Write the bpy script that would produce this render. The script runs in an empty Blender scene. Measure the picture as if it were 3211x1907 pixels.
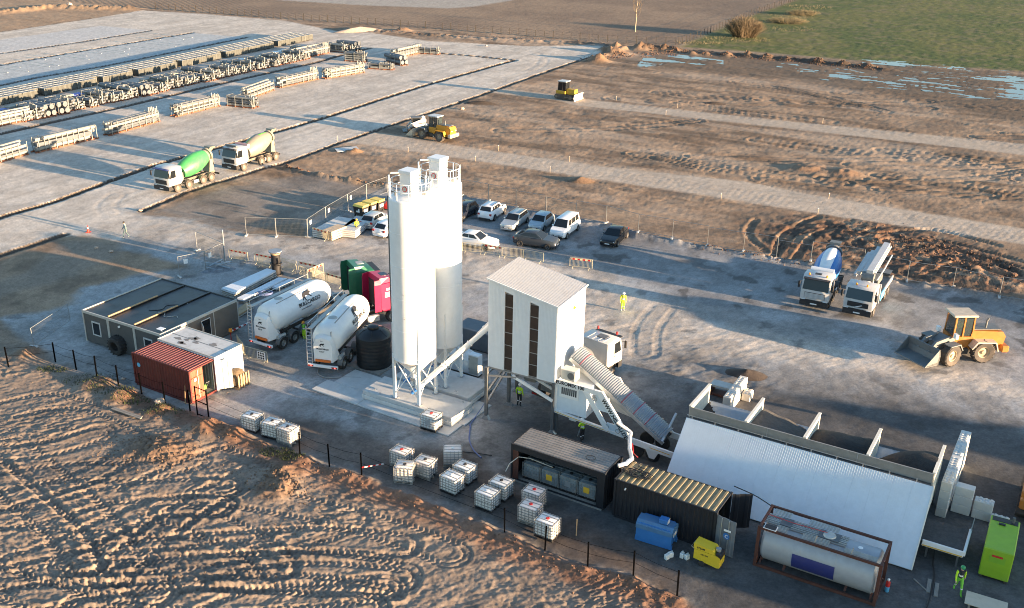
import bpy, bmesh, math, random
import numpy as np
from mathutils import Vector, Matrix
rad = math.radians
scene = bpy.context.scene
# ---------------------------------------------------------------- camera
cam_data = bpy.data.cameras.new('camera')
cam = bpy.data.objects.new('camera', cam_data)
scene.collection.objects.link(cam)
cam_data.sensor_width = 36.0
cam_data.lens = 35.49
cam_data.clip_end = 8000
cam.matrix_world = (Matrix.Translation((0, 0, 34.667)) @ Matrix.Rotation(rad(90 - 22.996), 4, 'X')
                    @ Matrix.Rotation(rad(1.162), 4, 'Z'))
scene.camera = cam
# ---------------------------------------------------------------- sky, sun, exposure
SUN_AZ, SUN_EL = -26.0, 6.0            # degrees; azimuth counted from +X
world = bpy.data.worlds.new('World')
scene.world = world
world.use_nodes = True
wn = world.node_tree.nodes
bg = wn['Background']
sky = wn.new('ShaderNodeTexSky')
sky.sky_type = 'NISHITA'
sky.sun_disc = False
sky.sun_elevation = rad(SUN_EL)
sky.sun_rotation = rad(90 - SUN_AZ)
sky.altitude = 50
sky.air_density = 1.0
sky.dust_density = 0.4
sky.ozone_density = 2.0
world.node_tree.links.new(sky.outputs[0], bg.inputs[0])
bg.inputs[1].default_value = 0.1
sun_data = bpy.data.lights.new('sun', 'SUN')
sun_data.energy = 4.8
sun_data.angle = rad(0.53)
sun_data.color = (1.0, 0.7, 0.43)
sun = bpy.data.objects.new('sun', sun_data)
sun_dir = Vector((math.cos(rad(SUN_EL)) * math.cos(rad(SUN_AZ)), math.cos(rad(SUN_EL)) * math.sin(rad(SUN_AZ)), math.sin(rad(SUN_EL))))
sun.rotation_euler = sun_dir.to_track_quat('Z', 'Y').to_euler()
sun.location = sun_dir * 300
scene.collection.objects.link(sun)
scene.view_settings.view_transform = 'Standard'
scene.view_settings.look = 'None'
scene.view_settings.exposure = 2.4
scene.view_settings.gamma = 1.0
scene.cycles.filter_width = 1.0
scene.cycles.max_bounces = 6
scene.cycles.diffuse_bounces = 3

# ---------------------------------------------------------------- helpers
C = scene.collection
rng = random.Random(7)


class MB:
    """collects shapes of one part"""
    def __init__(s):
        s.v, s.f, s.m, s.cur = [], [], [], 0

    def add(s, vs, fs, M=None):
        o = len(s.v)
        if M is not None:
            vs = [M @ Vector(p) for p in vs]
        s.v += [tuple(p) for p in vs]
        s.f += [tuple(i + o for i in f) for f in fs]
        s.m += [s.cur] * len(fs)
        return s

    def box(s, x0, x1, y0, y1, z0, z1, M=None):
        vs = [(x0, y0, z0), (x1, y0, z0), (x1, y1, z0), (x0, y1, z0), (x0, y0, z1), (x1, y0, z1), (x1, y1, z1), (x0, y1, z1)]
        return s.add(vs, [(0, 3, 2, 1), (4, 5, 6, 7), (0, 1, 5, 4), (1, 2, 6, 5), (2, 3, 7, 6), (3, 0, 4, 7)], M)

    def cbox(s, x0, x1, y0, y1, z0, z1, c=.03, M=None):
        """box with chamfered edges"""
        X, Y, Z = (x0, x1), (y0, y1), (z0, z1)
        vs, idx = [], {}
        for i in (0, 1):
            for j in (0, 1):
                for k in (0, 1):
                    sx, sy, sz = (1, -1)[i], (1, -1)[j], (1, -1)[k]
                    for a in range(3):
                        p = [X[i] + sx * c, Y[j] + sy * c, Z[k] + sz * c]
                        p[a] = (X[i], Y[j], Z[k])[a]
                        idx[i, j, k, a] = len(vs)
                        vs.append(tuple(p))
        fs = []
        for a in range(3):
            b, d = (a + 1) % 3, (a + 2) % 3
            for e in (0, 1):
                q = []
                for (u, w) in ((0, 0), (1, 0), (1, 1), (0, 1)):
                    key = [0, 0, 0]
                    key[a], key[b], key[d] = e, u, w
                    q.append(idx[key[0], key[1], key[2], a])
                fs.append(tuple(q if e else q[::-1]))
            for u in (0, 1):
                for w in (0, 1):
                    k0, k1 = [0, 0, 0], [0, 0, 0]
                    k0[b] = k1[b] = u
                    k0[d] = k1[d] = w
                    k1[a] = 1
                    fs.append((idx[tuple(k0) + (b,)], idx[tuple(k1) + (b,)], idx[tuple(k1) + (d,)], idx[tuple(k0) + (d,)]))
        for i in (0, 1):
            for j in (0, 1):
                for k in (0, 1):
                    fs.append((idx[i, j, k, 0], idx[i, j, k, 1], idx[i, j, k, 2]))
        return s.add(vs, fs, M)

    def frame(s, p0, p1):
        d = Vector(p1) - Vector(p0)
        L = d.length
        z = d / max(L, 1e-9)
        up = Vector((0, 0, 1)) if abs(z.z) < .95 else Vector((1, 0, 0))
        x = up.cross(z).normalized()
        y = z.cross(x)
        return Matrix(((x.x, y.x, z.x, p0[0]), (x.y, y.y, z.y, p0[1]), (x.z, y.z, z.z, p0[2]), (0, 0, 0, 1))), L

    def bar(s, p0, p1, w, h=None):
        M, L = s.frame(p0, p1)
        h = h or w
        return s.box(-w / 2, w / 2, -h / 2, h / 2, 0, L, M)

    def cyl(s, p0, p1, r0, r1=None, n=16, cap=True):
        M, L = s.frame(p0, p1)
        r1 = r0 if r1 is None else r1
        vs = []
        for z, r in ((0, r0), (L, r1)):
            vs += [(r * math.cos(2 * math.pi * i / n), r * math.sin(2 * math.pi * i / n), z) for i in range(n)]
        fs = [(i, (i + 1) % n, n + (i + 1) % n, n + i) for i in range(n)]
        if cap:
            fs += [tuple(range(n - 1, -1, -1)), tuple(range(n, 2 * n))]
        return s.add(vs, fs, M)

    def lathe(s, prof, p0=(0, 0, 0), p1=(0, 0, 1), n=24, cap=True, a0=0, a1=360):
        """profile of (r, t) turned round the axis p0 -> p1, t in metres along it"""
        M, L = s.frame(p0, p1)
        full = a1 - a0 >= 360
        k = n if full else n + 1
        vs, fs = [], []
        for r, t in prof:
            for i in range(k):
                a = rad(a0 + (a1 - a0) * i / n)
                vs.append((r * math.cos(a), r * math.sin(a), t))
        for j in range(len(prof) - 1):
            for i in range(n):
                b = (i + 1) % k
                fs.append((j * k + i, j * k + b, (j + 1) * k + b, (j + 1) * k + i))
        if cap and full:
            fs.append(tuple(range(k - 1, -1, -1)))
            fs.append(tuple(range((len(prof) - 1) * k, len(prof) * k)))
        return s.add(vs, fs, M)

    def tube(s, pts, r, n=6):
        pts = [Vector(p) for p in pts]
        vs, fs = [], []
        for i, p in enumerate(pts):
            t = (pts[min(i + 1, len(pts) - 1)] - pts[max(i - 1, 0)]).normalized()
            up = Vector((0, 0, 1)) if abs(t.z) < .95 else Vector((1, 0, 0))
            x = up.cross(t).normalized()
            y = t.cross(x)
            for k in range(n):
                a = 2 * math.pi * k / n
                vs.append(p + x * (r * math.cos(a)) + y * (r * math.sin(a)))
        for i in range(len(pts) - 1):
            for k in range(n):
                fs.append((i * n + k, i * n + (k + 1) % n, (i + 1) * n + (k + 1) % n, (i + 1) * n + k))
        fs += [tuple(range(n - 1, -1, -1)), tuple(range((len(pts) - 1) * n, len(pts) * n))]
        return s.add(vs, fs)

    def prism(s, poly, a0, a1, axis='y', M=None):
        """polygon extruded along an axis; poly is (x,z) for y, (y,z) for x, (x,y) for z"""
        n = len(poly)
        mk = {'y': lambda p, a: (p[0], a, p[1]), 'x': lambda p, a: (a, p[0], p[1]), 'z': lambda p, a: (p[0], p[1], a)}[axis]
        vs = [mk(p, a0) for p in poly] + [mk(p, a1) for p in poly]
        fs = [(i, (i + 1) % n, n + (i + 1) % n, n + i) for i in range(n)] + [tuple(range(n - 1, -1, -1)), tuple(range(n, 2 * n))]
        return s.add(vs, fs, M)

    def loft(s, secs, closed=True, cap=True):
        n = len(secs[0])
        vs = [p for q in secs for p in q]
        fs = []
        for j in range(len(secs) - 1):
            for i in range(n if closed else n - 1):
                fs.append((j * n + i, j * n + (i + 1) % n, (j + 1) * n + (i + 1) % n, (j + 1) * n + i))
        if cap:
            fs += [tuple(range(n - 1, -1, -1)), tuple(range((len(secs) - 1) * n, len(secs) * n))]
        return s.add(vs, fs)

    def plate(s, quad, t=.01):
        """thin plate on a quad, thickened along its normal"""
        q = [Vector(p) for p in quad]
        nrm = (q[1] - q[0]).cross(q[-1] - q[0]).normalized() * t
        n = len(q)
        vs = q + [p + nrm for p in q]
        fs = [tuple(range(n - 1, -1, -1)), tuple(range(n, 2 * n))] + [(i, (i + 1) % n, n + (i + 1) % n, n + i) for i in range(n)]
        return s.add(vs, fs)

    def wave(s, L, H, pitch, depth, t=.02, M=None, duty=.5):
        """corrugated sheet in the x-z plane, ribs along z, rising towards -y"""
        n = max(1, round(L / pitch))
        p = L / n
        prof = []
        for i in range(n):
            x = i * p
            prof += [(x, 0), (x + p * (.5 - duty * .5), 0), (x + p * (.6 - duty * .5), -depth), (x + p * (.4 + duty * .5), -depth), (x + p * (.5 + duty * .5), 0)]
        prof.append((L, 0))
        k = len(prof)
        vs = [(x, y, 0) for x, y in prof] + [(x, y, H) for x, y in prof]
        vs += [(x, y + t, 0) for x, y in prof] + [(x, y + t, H) for x, y in prof]
        fs = []
        for i in range(k - 1):
            fs += [(i, i + 1, k + i + 1, k + i), (2 * k + i, 3 * k + i, 3 * k + i + 1, 2 * k + i + 1)]
            fs += [(i, 2 * k + i, 2 * k + i + 1, i + 1), (k + i, k + i + 1, 3 * k + i + 1, 3 * k + i)]
        fs += [(0, k, 3 * k, 2 * k), (k - 1, 3 * k - 1, 4 * k - 1, 2 * k - 1)]
        return s.add(vs, fs, M)

    def mesh(s, name, mats, smooth=None):
        me = bpy.data.meshes.new(name)
        me.from_pydata(s.v, [], s.f)
        for m in (mats if isinstance(mats, (list, tuple)) else [mats]):
            me.materials.append(MAT[m] if isinstance(m, str) else m)
        if any(s.m):
            me.polygons.foreach_set('material_index', s.m)
        if smooth:
            me.polygons.foreach_set('use_smooth', [True] * len(me.polygons))
            me.set_sharp_from_angle(angle=rad(smooth if smooth is not True else 40))
        me.update()
        return me

    def obj(s, name, mats, parent=None, smooth=None, label=None, loc=None, rz=0):
        return link(name, s.mesh(name, mats, smooth), parent, label, loc, rz)


def link(name, me, parent=None, label=None, loc=None, rz=0):
    o = bpy.data.objects.new(name, me)
    C.objects.link(o)
    if parent is not None:
        o.parent = parent
    if loc is not None:
        o.location = tuple(loc) if len(loc) == 3 else (loc[0], loc[1], 0)
    if rz:
        o.rotation_euler = (0, 0, rad(rz))
    if label:
        o['label'] = label
    return o


def tag(o, label, cat, group=None):
    o['label'] = label
    o['category'] = cat
    if group:
        o['group'] = group
    return o


def struct(o, kind='structure', label=None):
    o['kind'] = kind
    if label:
        o['label'] = label
    return o


def thing(name, label, cat, loc=(0, 0), rz=0, group=None, z=0):
    o = bpy.data.objects.new(name, None)
    o.empty_display_size = .3
    C.objects.link(o)
    o.location = (loc[0], loc[1], z if len(loc) < 3 else loc[2])
    o.rotation_euler = (0, 0, rad(rz))
    return tag(o, label, cat, group)


def copy_tree(o, parent=None):
    c = o.copy()
    C.objects.link(c)
    c.parent = parent
    for ch in list(o.children):
        copy_tree(ch, c)
    return c


def offs(p, ang, a, b=0):
    """point p moved a metres along ang and b metres to its left"""
    c, s = math.cos(rad(ang)), math.sin(rad(ang))
    return (p[0] + a * c - b * s, p[1] + a * s + b * c)


def mid(p, q, t=.5):
    return (p[0] + (q[0] - p[0]) * t, p[1] + (q[1] - p[1]) * t)


# ---------------------------------------------------------------- materials
MAT = {}


def mk(name, col, rough=.55, metal=0., var=.18, scale=2.5, dirt=0., dirtcol=(.2, .155, .115), bump=0., bscale=40, streak=0., alpha=1., trans=0., spec=.5):
    m = bpy.data.materials.new(name)
    m.use_nodes = True
    nt = m.node_tree
    N, L = nt.nodes, nt.links
    b = N['Principled BSDF']
    b.inputs['Roughness'].default_value = rough
    b.inputs['Metallic'].default_value = metal
    b.inputs['Specular IOR Level'].default_value = spec
    tc = N.new('ShaderNodeTexCoord')
    nz = N.new('ShaderNodeTexNoise')
    nz.inputs['Scale'].default_value = scale
    nz.inputs['Detail'].default_value = 6
    nz.inputs['Roughness'].default_value = .65
    L.new(tc.outputs['Object'], nz.inputs['Vector'])
    mp = N.new('ShaderNodeMapRange')
    mp.inputs[1].default_value, mp.inputs[2].default_value = .3, .7
    mp.inputs[3].default_value, mp.inputs[4].default_value = 1 - var, 1 + var * .6
    L.new(nz.outputs[0], mp.inputs[0])
    mx = N.new('ShaderNodeMix')
    mx.data_type, mx.blend_type = 'RGBA', 'MULTIPLY'
    mx.inputs[0].default_value = 1
    mx.inputs[6].default_value = (*col, 1)
    L.new(mp.outputs[0], mx.inputs[7])
    out = mx.outputs[2]
    if dirt:
        n2 = N.new('ShaderNodeTexNoise')
        n2.inputs['Scale'].default_value = 1.3
        n2.inputs['Detail'].default_value = 8
        n2.inputs['Roughness'].default_value = .7
        mapn = N.new('ShaderNodeMapping')
        mapn.inputs['Scale'].default_value = (1, 1, .25 if streak else 1)
        L.new(tc.outputs['Object'], mapn.inputs[0])
        L.new(mapn.outputs[0], n2.inputs['Vector'])
        r2 = N.new('ShaderNodeMapRange')
        r2.inputs[1].default_value, r2.inputs[2].default_value = .5, .75
        r2.inputs[3].default_value, r2.inputs[4].default_value = .1 * dirt, dirt
        L.new(n2.outputs[0], r2.inputs[0])
        m2 = N.new('ShaderNodeMix')
        m2.data_type = 'RGBA'
        L.new(r2.outputs[0], m2.inputs[0])
        L.new(out, m2.inputs[6])
        m2.inputs[7].default_value = (*dirtcol, 1)
        out = m2.outputs[2]
        ra = N.new('ShaderNodeMapRange')
        ra.inputs[3].default_value, ra.inputs[4].default_value = rough, .85
        L.new(r2.outputs[0], ra.inputs[0])
        L.new(ra.outputs[0], b.inputs['Roughness'])
    L.new(out, b.inputs['Base Color'])
    if bump:
        n3 = N.new('ShaderNodeTexNoise')
        n3.inputs['Scale'].default_value = bscale
        n3.inputs['Detail'].default_value = 4
        L.new(tc.outputs['Object'], n3.inputs['Vector'])
        bp = N.new('ShaderNodeBump')
        bp.inputs['Strength'].default_value = bump
        bp.inputs['Distance'].default_value = .02
        L.new(n3.outputs[0], bp.inputs['Height'])
        L.new(bp.outputs[0], b.inputs['Normal'])
    if trans:
        b.inputs['Transmission Weight'].default_value = trans
    if alpha < 1:
        b.inputs['Alpha'].default_value = alpha
    MAT[name] = m
    return m


def emit(name, col, s):
    m = bpy.data.materials.new(name)
    m.use_nodes = True
    b = m.node_tree.nodes['Principled BSDF']
    b.inputs['Base Color'].default_value = (*col, 1)
    b.inputs['Emission Color'].default_value = (*col, 1)
    b.inputs['Emission Strength'].default_value = s
    MAT[name] = m


mk('white_paint', (.78, .78, .76), .4, var=.06, dirt=.12)
mk('silo_white', (.72, .745, .755), .38, var=.05, dirt=.1, streak=1)
mk('panel_white', (.66, .71, .75), .5, var=.05, dirt=.1, streak=1)
mk('roof_white', (.36, .385, .42), .5, var=.06, dirt=.15)
mk('truck_white', (.5, .505, .5), .35, var=.06, dirt=.25)
mk('car_white', (.8, .8, .8), .25, var=.03, dirt=.06)
mk('car_silver', (.42, .46, .48), .3, .35, var=.04, dirt=.1)
mk('car_bluegrey', (.38, .45, .5), .3, .35, var=.04, dirt=.1)
mk('car_grey', (.04, .05, .064), .22, .1, var=.05)
mk('car_black', (.012, .014, .018), .2, 0, var=.05, dirt=.05)
mk('car_navy', (.012, .016, .028), .2, 0, var=.05, dirt=.05)
mk('glass_dark', (.012, .015, .018), .08, var=.02)
mk('glass_blue', (.03, .045, .055), .08, var=.02)
mk('rubber', (.022, .022, .023), .85, var=.3, dirt=.35)
mk('rubber_dusty', (.07, .062, .055), .9, var=.3, dirt=.5)
mk('rim', (.33, .33, .32), .45, .5, dirt=.3)
mk('rim_dusty', (.3, .25, .19), .7, .1, dirt=.5)
mk('chassis', (.035, .034, .034), .7, var=.3, dirt=.4)
mk('black_plastic', (.018, .018, .02), .55, var=.2, dirt=.12)
mk('grey_plastic', (.13, .135, .14), .6, var=.2, dirt=.2)
mk('steel', (.36, .37, .38), .42, .6, var=.2, dirt=.2)
mk('galv', (.52, .55, .57), .38, .7, var=.15, dirt=.12)
mk('galv_dull', (.44, .45, .43), .6, .25, var=.2, dirt=.2)
mk('zinc_pale', (.235, .245, .235), .6, .15, var=.15, dirt=.2)
mk('zinc_dark', (.12, .135, .15), .55, .3, var=.25, dirt=.2)
mk('concrete', (.52, .53, .52), .85, var=.16, scale=1.4, dirt=.3, dirtcol=(.25, .24, .22), bump=.3)
mk('concrete_pale', (.58, .585, .56), .85, var=.14, scale=1.4, dirt=.25, dirtcol=(.3, .28, .25), bump=.3)
mk('red_box', (.105, .017, .015), .55, var=.3, dirt=.35, dirtcol=(.1, .035, .025), streak=1)
mk('red_roof', (.24, .065, .055), .6, var=.3, dirt=.4, dirtcol=(.16, .09, .075))
mk('office_grey', (.085, .088, .09), .55, var=.1, dirt=.15)
mk('office_trim', (.42, .42, .39), .5, var=.1, dirt=.2)
mk('bitumen', (.014, .016, .02), .42, var=.5, scale=.8, dirt=.5, dirtcol=(.075, .06, .05))
mk('reefer', (.56, .56, .54), .5, var=.12, dirt=.5, dirtcol=(.2, .19, .18))
mk('dark_box', (.012, .015, .021), .55, var=.25, dirt=.12, dirtcol=(.05, .05, .05), streak=1)
mk('sun_gold_roof', (.31, .25, .14), .55, .25, var=.35, dirt=.35, dirtcol=(.09, .07, .045))  # golden tone stands for low sun grazing the roof
mk('brown_roof', (.25, .235, .22), .6, .2, var=.25, dirt=.35, dirtcol=(.16, .13, .11))
mk('cream_inside', (.5, .49, .45), .6, var=.12, dirt=.3)
mk('rust', (.085, .03, .02), .75, var=.35, dirt=.35, dirtcol=(.07, .03, .02))
mk('tank_cladding', (.34, .37, .4), .42, .2, var=.1, dirt=.3, dirtcol=(.3, .29, .27))
mk('ibc_plastic', (.7, .72, .72), .45, var=.1, dirt=.12, dirtcol=(.5, .42, .36))
mk('ibc_pink', (.72, .66, .62), .45, var=.1, dirt=.25, dirtcol=(.55, .42, .36))
mk('ibc_full', (.2, .24, .26), .4, var=.35, dirt=.2, dirtcol=(.4, .42, .42))
mk('black_tank', (.009, .01, .012), .42, var=.2, dirt=.1)
mk('timber', (.42, .29, .16), .75, var=.25, dirt=.3, dirtcol=(.25, .17, .1))
mk('timber_grey', (.26, .24, .21), .85, var=.3, dirt=.3)
mk('plywood', (.55, .47, .36), .75, var=.12, dirt=.25)
mk('yellow', (.72, .42, .03), .5, var=.12, dirt=.3)
mk('yellow_lid', (.75, .55, .1), .5, var=.12, dirt=.2)
mk('loader_orange', (.42, .15, .018), .5, var=.15, dirt=.4, dirtcol=(.3, .2, .12))
mk('loader_yellow', (.5, .24, .015), .5, var=.12, dirt=.35)
mk('dozer_yellow', (.5, .3, .025), .5, var=.12, dirt=.35)
mk('blade_sand', (.55, .47, .36), .6, var=.2, dirt=.5)
mk('machine_grey', (.15, .165, .17), .55, .2, var=.2, dirt=.35)
mk('drum_green', (.05, .3, .09), .4, var=.1, dirt=.35, dirtcol=(.24, .3, .16))
mk('drum_cream', (.22, .21, .17), .5, var=.1, dirt=.4, dirtcol=(.42, .36, .27))
mk('drum_white', (.72, .73, .74), .4, var=.06, dirt=.15)
mk('blue_paint', (.03, .16, .44), .4, var=.1, dirt=.12)
mk('sky_blue', (.1, .38, .62), .45, var=.08, dirt=.15)
mk('cab_green', (.02, .14, .075), .35, var=.08, dirt=.08)
mk('cab_red', (.4, .012, .065), .35, var=.08, dirt=.08)
mk('lime', (.24, .42, .018), .5, var=.1, dirt=.2)
mk('bright_red', (.5, .02, .02), .45, var=.1, dirt=.1)
mk('tail_red', (.4, .012, .012), .3, var=.05)
mk('orange_board', (.7, .16, .02), .5, var=.1, dirt=.2)
mk('amber', (.8, .3, .03), .35, var=.05)
mk('pink_tank', (.5, .3, .28), .6, var=.12, dirt=.4)
mk('sign_blue', (.02, .03, .15), .5, var=.06, dirt=.12)
mk('tarp_blue', (.03, .06, .42), .5, var=.2)
mk('tarp_white', (.6, .64, .66), .5, var=.15, bump=.5, bscale=5)
mk('ink', (.015, .016, .02), .6, var=.1)
mk('lens', (.75, .76, .75), .2, var=.04)
mk('hose_blue', (.1, .14, .3), .5, var=.1, dirt=.2)
mk('hose_black', (.015, .015, .017), .6, var=.1)
mk('foil', (.78, .79, .8), .35, .5, var=.25, scale=9, bump=.6, bscale=22)
mk('hivis', (.5, .78, .02), .7, var=.1)
mk('hivis_yellow', (.72, .75, .03), .7, var=.1)
mk('hivis_green', (.16, .5, .05), .7, var=.1)
mk('cloth_dark', (.02, .022, .026), .85, var=.2)
mk('cloth_teal', (.11, .17, .18), .85, var=.2)
mk('cloth_pale', (.4, .42, .4), .85, var=.2)
mk('skin', (.5, .32, .24), .6, var=.08)
mk('hair', (.03, .022, .016), .7, var=.2)
mk('helmet_orange', (.75, .3, .02), .35, var=.05)
mk('helmet_white', (.8, .8, .78), .35, var=.05)
mk('helmet_green', (.03, .28, .1), .35, var=.05)
mk('boot', (.4, .42, .4), .8, var=.2)
mk('aggregate_dark', (.03, .028, .027), .95, var=.4, scale=5, bump=1., bscale=14)
mk('aggregate_grey', (.08, .076, .073), .95, var=.35, scale=5, bump=1., bscale=14)
mk('soil', (.16, .1, .062), .95, var=.4, scale=2.5, bump=1., bscale=9)
mk('soil_dark', (.055, .042, .034), .95, var=.4, scale=2.5, bump=1., bscale=9)
mk('stone', (.42, .33, .26), .9, var=.25, bump=.5, bscale=9)
mk('bark', (.3, .25, .19), .9, var=.25, bump=.5, bscale=20)
mk('twig', (.17, .125, .075), .9, var=.3)
mk('leaf', (.06, .1, .03), .8, var=.4)
mk('grass_blade', (.05, .065, .02), .85, var=.4)
mk('straw', (.2, .165, .095), .9, var=.3)
mk('chain', (.14, .145, .14), .5, .5, var=.2)
mk('window_brown', (.05, .038, .032), .18, var=.25, scale=1.5)
mk('steel_dark', (.13, .14, .15), .5, .4, var=.2, dirt=.25)
mk('steel_dull', (.27, .27, .26), .6, .25, var=.15, dirt=.3)
mk('galv_blue', (.36, .42, .47), .5, .35, var=.15, dirt=.25)
mk('bin_white', (.55, .56, .5), .6, var=.15, dirt=.35)
mk('bin_cap', (.72, .68, .58), .6, var=.1, dirt=.2)
mk('panel_blue', (.6, .645, .68), .42, var=.06, dirt=.08)
mk('block_white', (.6, .58, .53), .8, var=.1, dirt=.15)
mk('strap_red', (.32, .03, .06), .6, var=.1)
mk('red_door', (.42, .09, .05), .55, var=.2, dirt=.3)
mk('stain', (.2, .19, .18), .7, var=.3)
mk('office_side', (.13, .12, .105), .55, var=.1, dirt=.15)
mk('door_grey', (.16, .18, .2), .55, var=.15, dirt=.2)
mk('sky_pale', (.5, .57, .6), .5, var=.1)
mk('steel_box', (.07, .095, .12), .55, var=.15, dirt=.2)
mk('blue_hood', (.06, .17, .33), .5, var=.15, dirt=.3)
mk('steam_yellow', (.7, .5, .03), .45, var=.08, dirt=.12)
mk('jerry', (.62, .66, .66), .45, var=.05)
mk('lime_dark', (.2, .4, .03), .45, var=.1)
mk('drum_top', (.22, .27, .32), .6, var=.2, dirt=.2)
mk('scrap', (.22, .24, .26), .6, .3, var=.4, scale=4)
mk('bale', (.17, .12, .07), .9, var=.4, scale=5, bump=1, bscale=12)
mk('timber_pale', (.52, .4, .27), .75, var=.2, dirt=.2)
mk('cone_red', (.75, .06, .03), .5, var=.08)
mk('chassis_dusty', (.16, .135, .105), .8, var=.3, dirt=.4)
mk('rim_sand', (.45, .36, .24), .7, .1, var=.2, dirt=.4)
mk('cab_glass', (.05, .07, .075), .06, var=.02, alpha=.55)
mk('blade_white', (.62, .6, .54), .55, var=.15, dirt=.3)
mk('tank_white', (.74, .75, .74), .35, var=.06, dirt=.12)
emit('brake_glow', (1.0, .08, .06), 1.5)
mk('crate_slat', (.105, .112, .102), .75, var=.2, dirt=.2)
mk('crate_top', (.27, .29, .29), .75, var=.2, dirt=.2)
mk('box_beige', (.45, .39, .29), .75, var=.15, dirt=.2)
mk('box_tan', (.36, .33, .27), .75, var=.15, dirt=.2)
mk('rust_timber', (.22, .085, .045), .85, var=.25)
mk('barrier_zinc', (.5, .46, .33), .5, .3, var=.1)
mk('barrier_board', (.62, .5, .3), .5, var=.1)
mk('post_black', (.003, .003, .0035), .9, var=.1, spec=0.)
mk('post_far', (.035, .028, .022), .8, var=.2)
mk('fence_zinc', (.26, .27, .27), .5, .4, var=.15)
mk('galv_cover', (.3, .33, .36), .4, .5, var=.12)
mk('soil_red', (.15, .08, .05), .95, var=.4, scale=2)
mk('crate_dark', (.045, .047, .043), .85, var=.2)
mk('cage_zinc', (.3, .31, .31), .5, .4, var=.15)
# ---------------------------------------------------------------- the ground
_tab = np.random.RandomState(3).rand(256, 256)


def vnoise(x, y, seed=0):
    xi, yi = np.floor(x).astype(np.int64), np.floor(y).astype(np.int64)
    fx, fy = x - xi, y - yi
    fx, fy = fx * fx * (3 - 2 * fx), fy * fy * (3 - 2 * fy)
    xi, yi = xi + seed * 37, yi + seed * 91
    g = lambda a, b: _tab[a & 255, b & 255]
    return (g(xi, yi) * (1 - fx) + g(xi + 1, yi) * fx) * (1 - fy) + (g(xi, yi + 1) * (1 - fx) + g(xi + 1, yi + 1) * fx) * fy


def fbm(x, y, o=4, seed=0, gain=.5):
    r, a, t = 0, 1, 0
    for i in range(o):
        r = r + a * vnoise(x * 2 ** i, y * 2 ** i, seed + i)
        t += a
        a *= gain
    return r / t


def sstep(a, b, x):
    t = np.clip((x - a) / (b - a), 0, 1)
    return t * t * (3 - 2 * t)


def seg_dist(X, Y, pts):
    """distance to a polyline, signed side and length along it"""
    if X.size > 400000:                              # look only near the line
        k = (X > min(p[0] for p in pts) - 14) & (X < max(p[0] for p in pts) + 14) & (Y > min(p[1] for p in pts) - 14) & (Y < max(p[1] for p in pts) + 14)
        r = [np.full(X.shape, 1e9), np.zeros(X.shape), np.zeros(X.shape)]
        if k.sum() < 400000:
            for o_, v_ in zip(r, seg_dist(X[k], Y[k], pts)):
                o_[k] = v_
            return r
    best = np.full(X.shape, 1e9)
    side = np.zeros(X.shape)
    along = np.zeros(X.shape)
    acc = 0
    for (x0, y0), (x1, y1) in zip(pts[:-1], pts[1:]):
        dx, dy = x1 - x0, y1 - y0
        L = math.hypot(dx, dy)
        t = np.clip(((X - x0) * dx + (Y - y0) * dy) / (L * L), 0, 1)
        ex, ey = X - x0 - t * dx, Y - y0 - t * dy
        d = np.hypot(ex, ey)
        k = d < best
        best = np.where(k, d, best)
        side = np.where(k, np.sign(dx * ey - dy * ex), side)
        along = np.where(k, acc + t * L, along)
        acc += L
    return best, side, along


def poly_sd(X, Y, pts):
    """signed distance to a polygon, positive inside"""
    d, _, _ = seg_dist(X, Y, list(pts) + [pts[0]])
    ins = np.zeros(X.shape, bool)
    n = len(pts)
    for i in range(n):
        (x0, y0), (x1, y1) = pts[i], pts[(i + 1) % n]
        if y0 == y1:
            continue
        c = (y0 > Y) != (y1 > Y)
        ins ^= c & (X < (x1 - x0) * (Y - y0) / (y1 - y0) + x0)
    return np.where(ins, d, -d)


def smooth_line(pts, n=8):
    """Catmull-Rom through the points"""
    out = []
    P = [pts[0]] + list(pts) + [pts[-1]]
    for i in range(1, len(P) - 2):
        p0, p1, p2, p3 = (np.array(P[i + k], float) for k in (-1, 0, 1, 2))
        for t in np.linspace(0, 1, n, endpoint=False):
            out.append(tuple(.5 * ((2 * p1) + (p2 - p0) * t + (2 * p0 - 5 * p1 + 4 * p2 - p3) * t * t + (3 * p1 - p0 - 3 * p2 + p3) * t ** 3)))
    out.append(tuple(pts[-1]))
    return out


ys = [30.0]
while ys[-1] < 78:
    ys.append(ys[-1] * 1.0017)
while ys[-1] < 430:
    ys.append(ys[-1] * 1.0033)
while ys[-1] < 6000:
    ys.append(ys[-1] * 1.09)
ys = np.array(ys)
ss = np.linspace(-.62, .62, 780)
ss = np.concatenate([-.62 - np.geomspace(.004, 3.0, 24)[::-1], ss, .62 + np.geomspace(.004, 3.0, 24)])
SS, YY = np.meshgrid(ss, ys)
XX = SS * YY
NR, NC = XX.shape
X, Y = XX.ravel(), YY.ravel()
wob = (fbm(X * .9, Y * .9, 3, 5) - .5) * 1.1          # makes outlines uneven
wob_s = (fbm(X * 2.2, Y * 2.2, 2, 8) - .5) * .5

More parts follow.
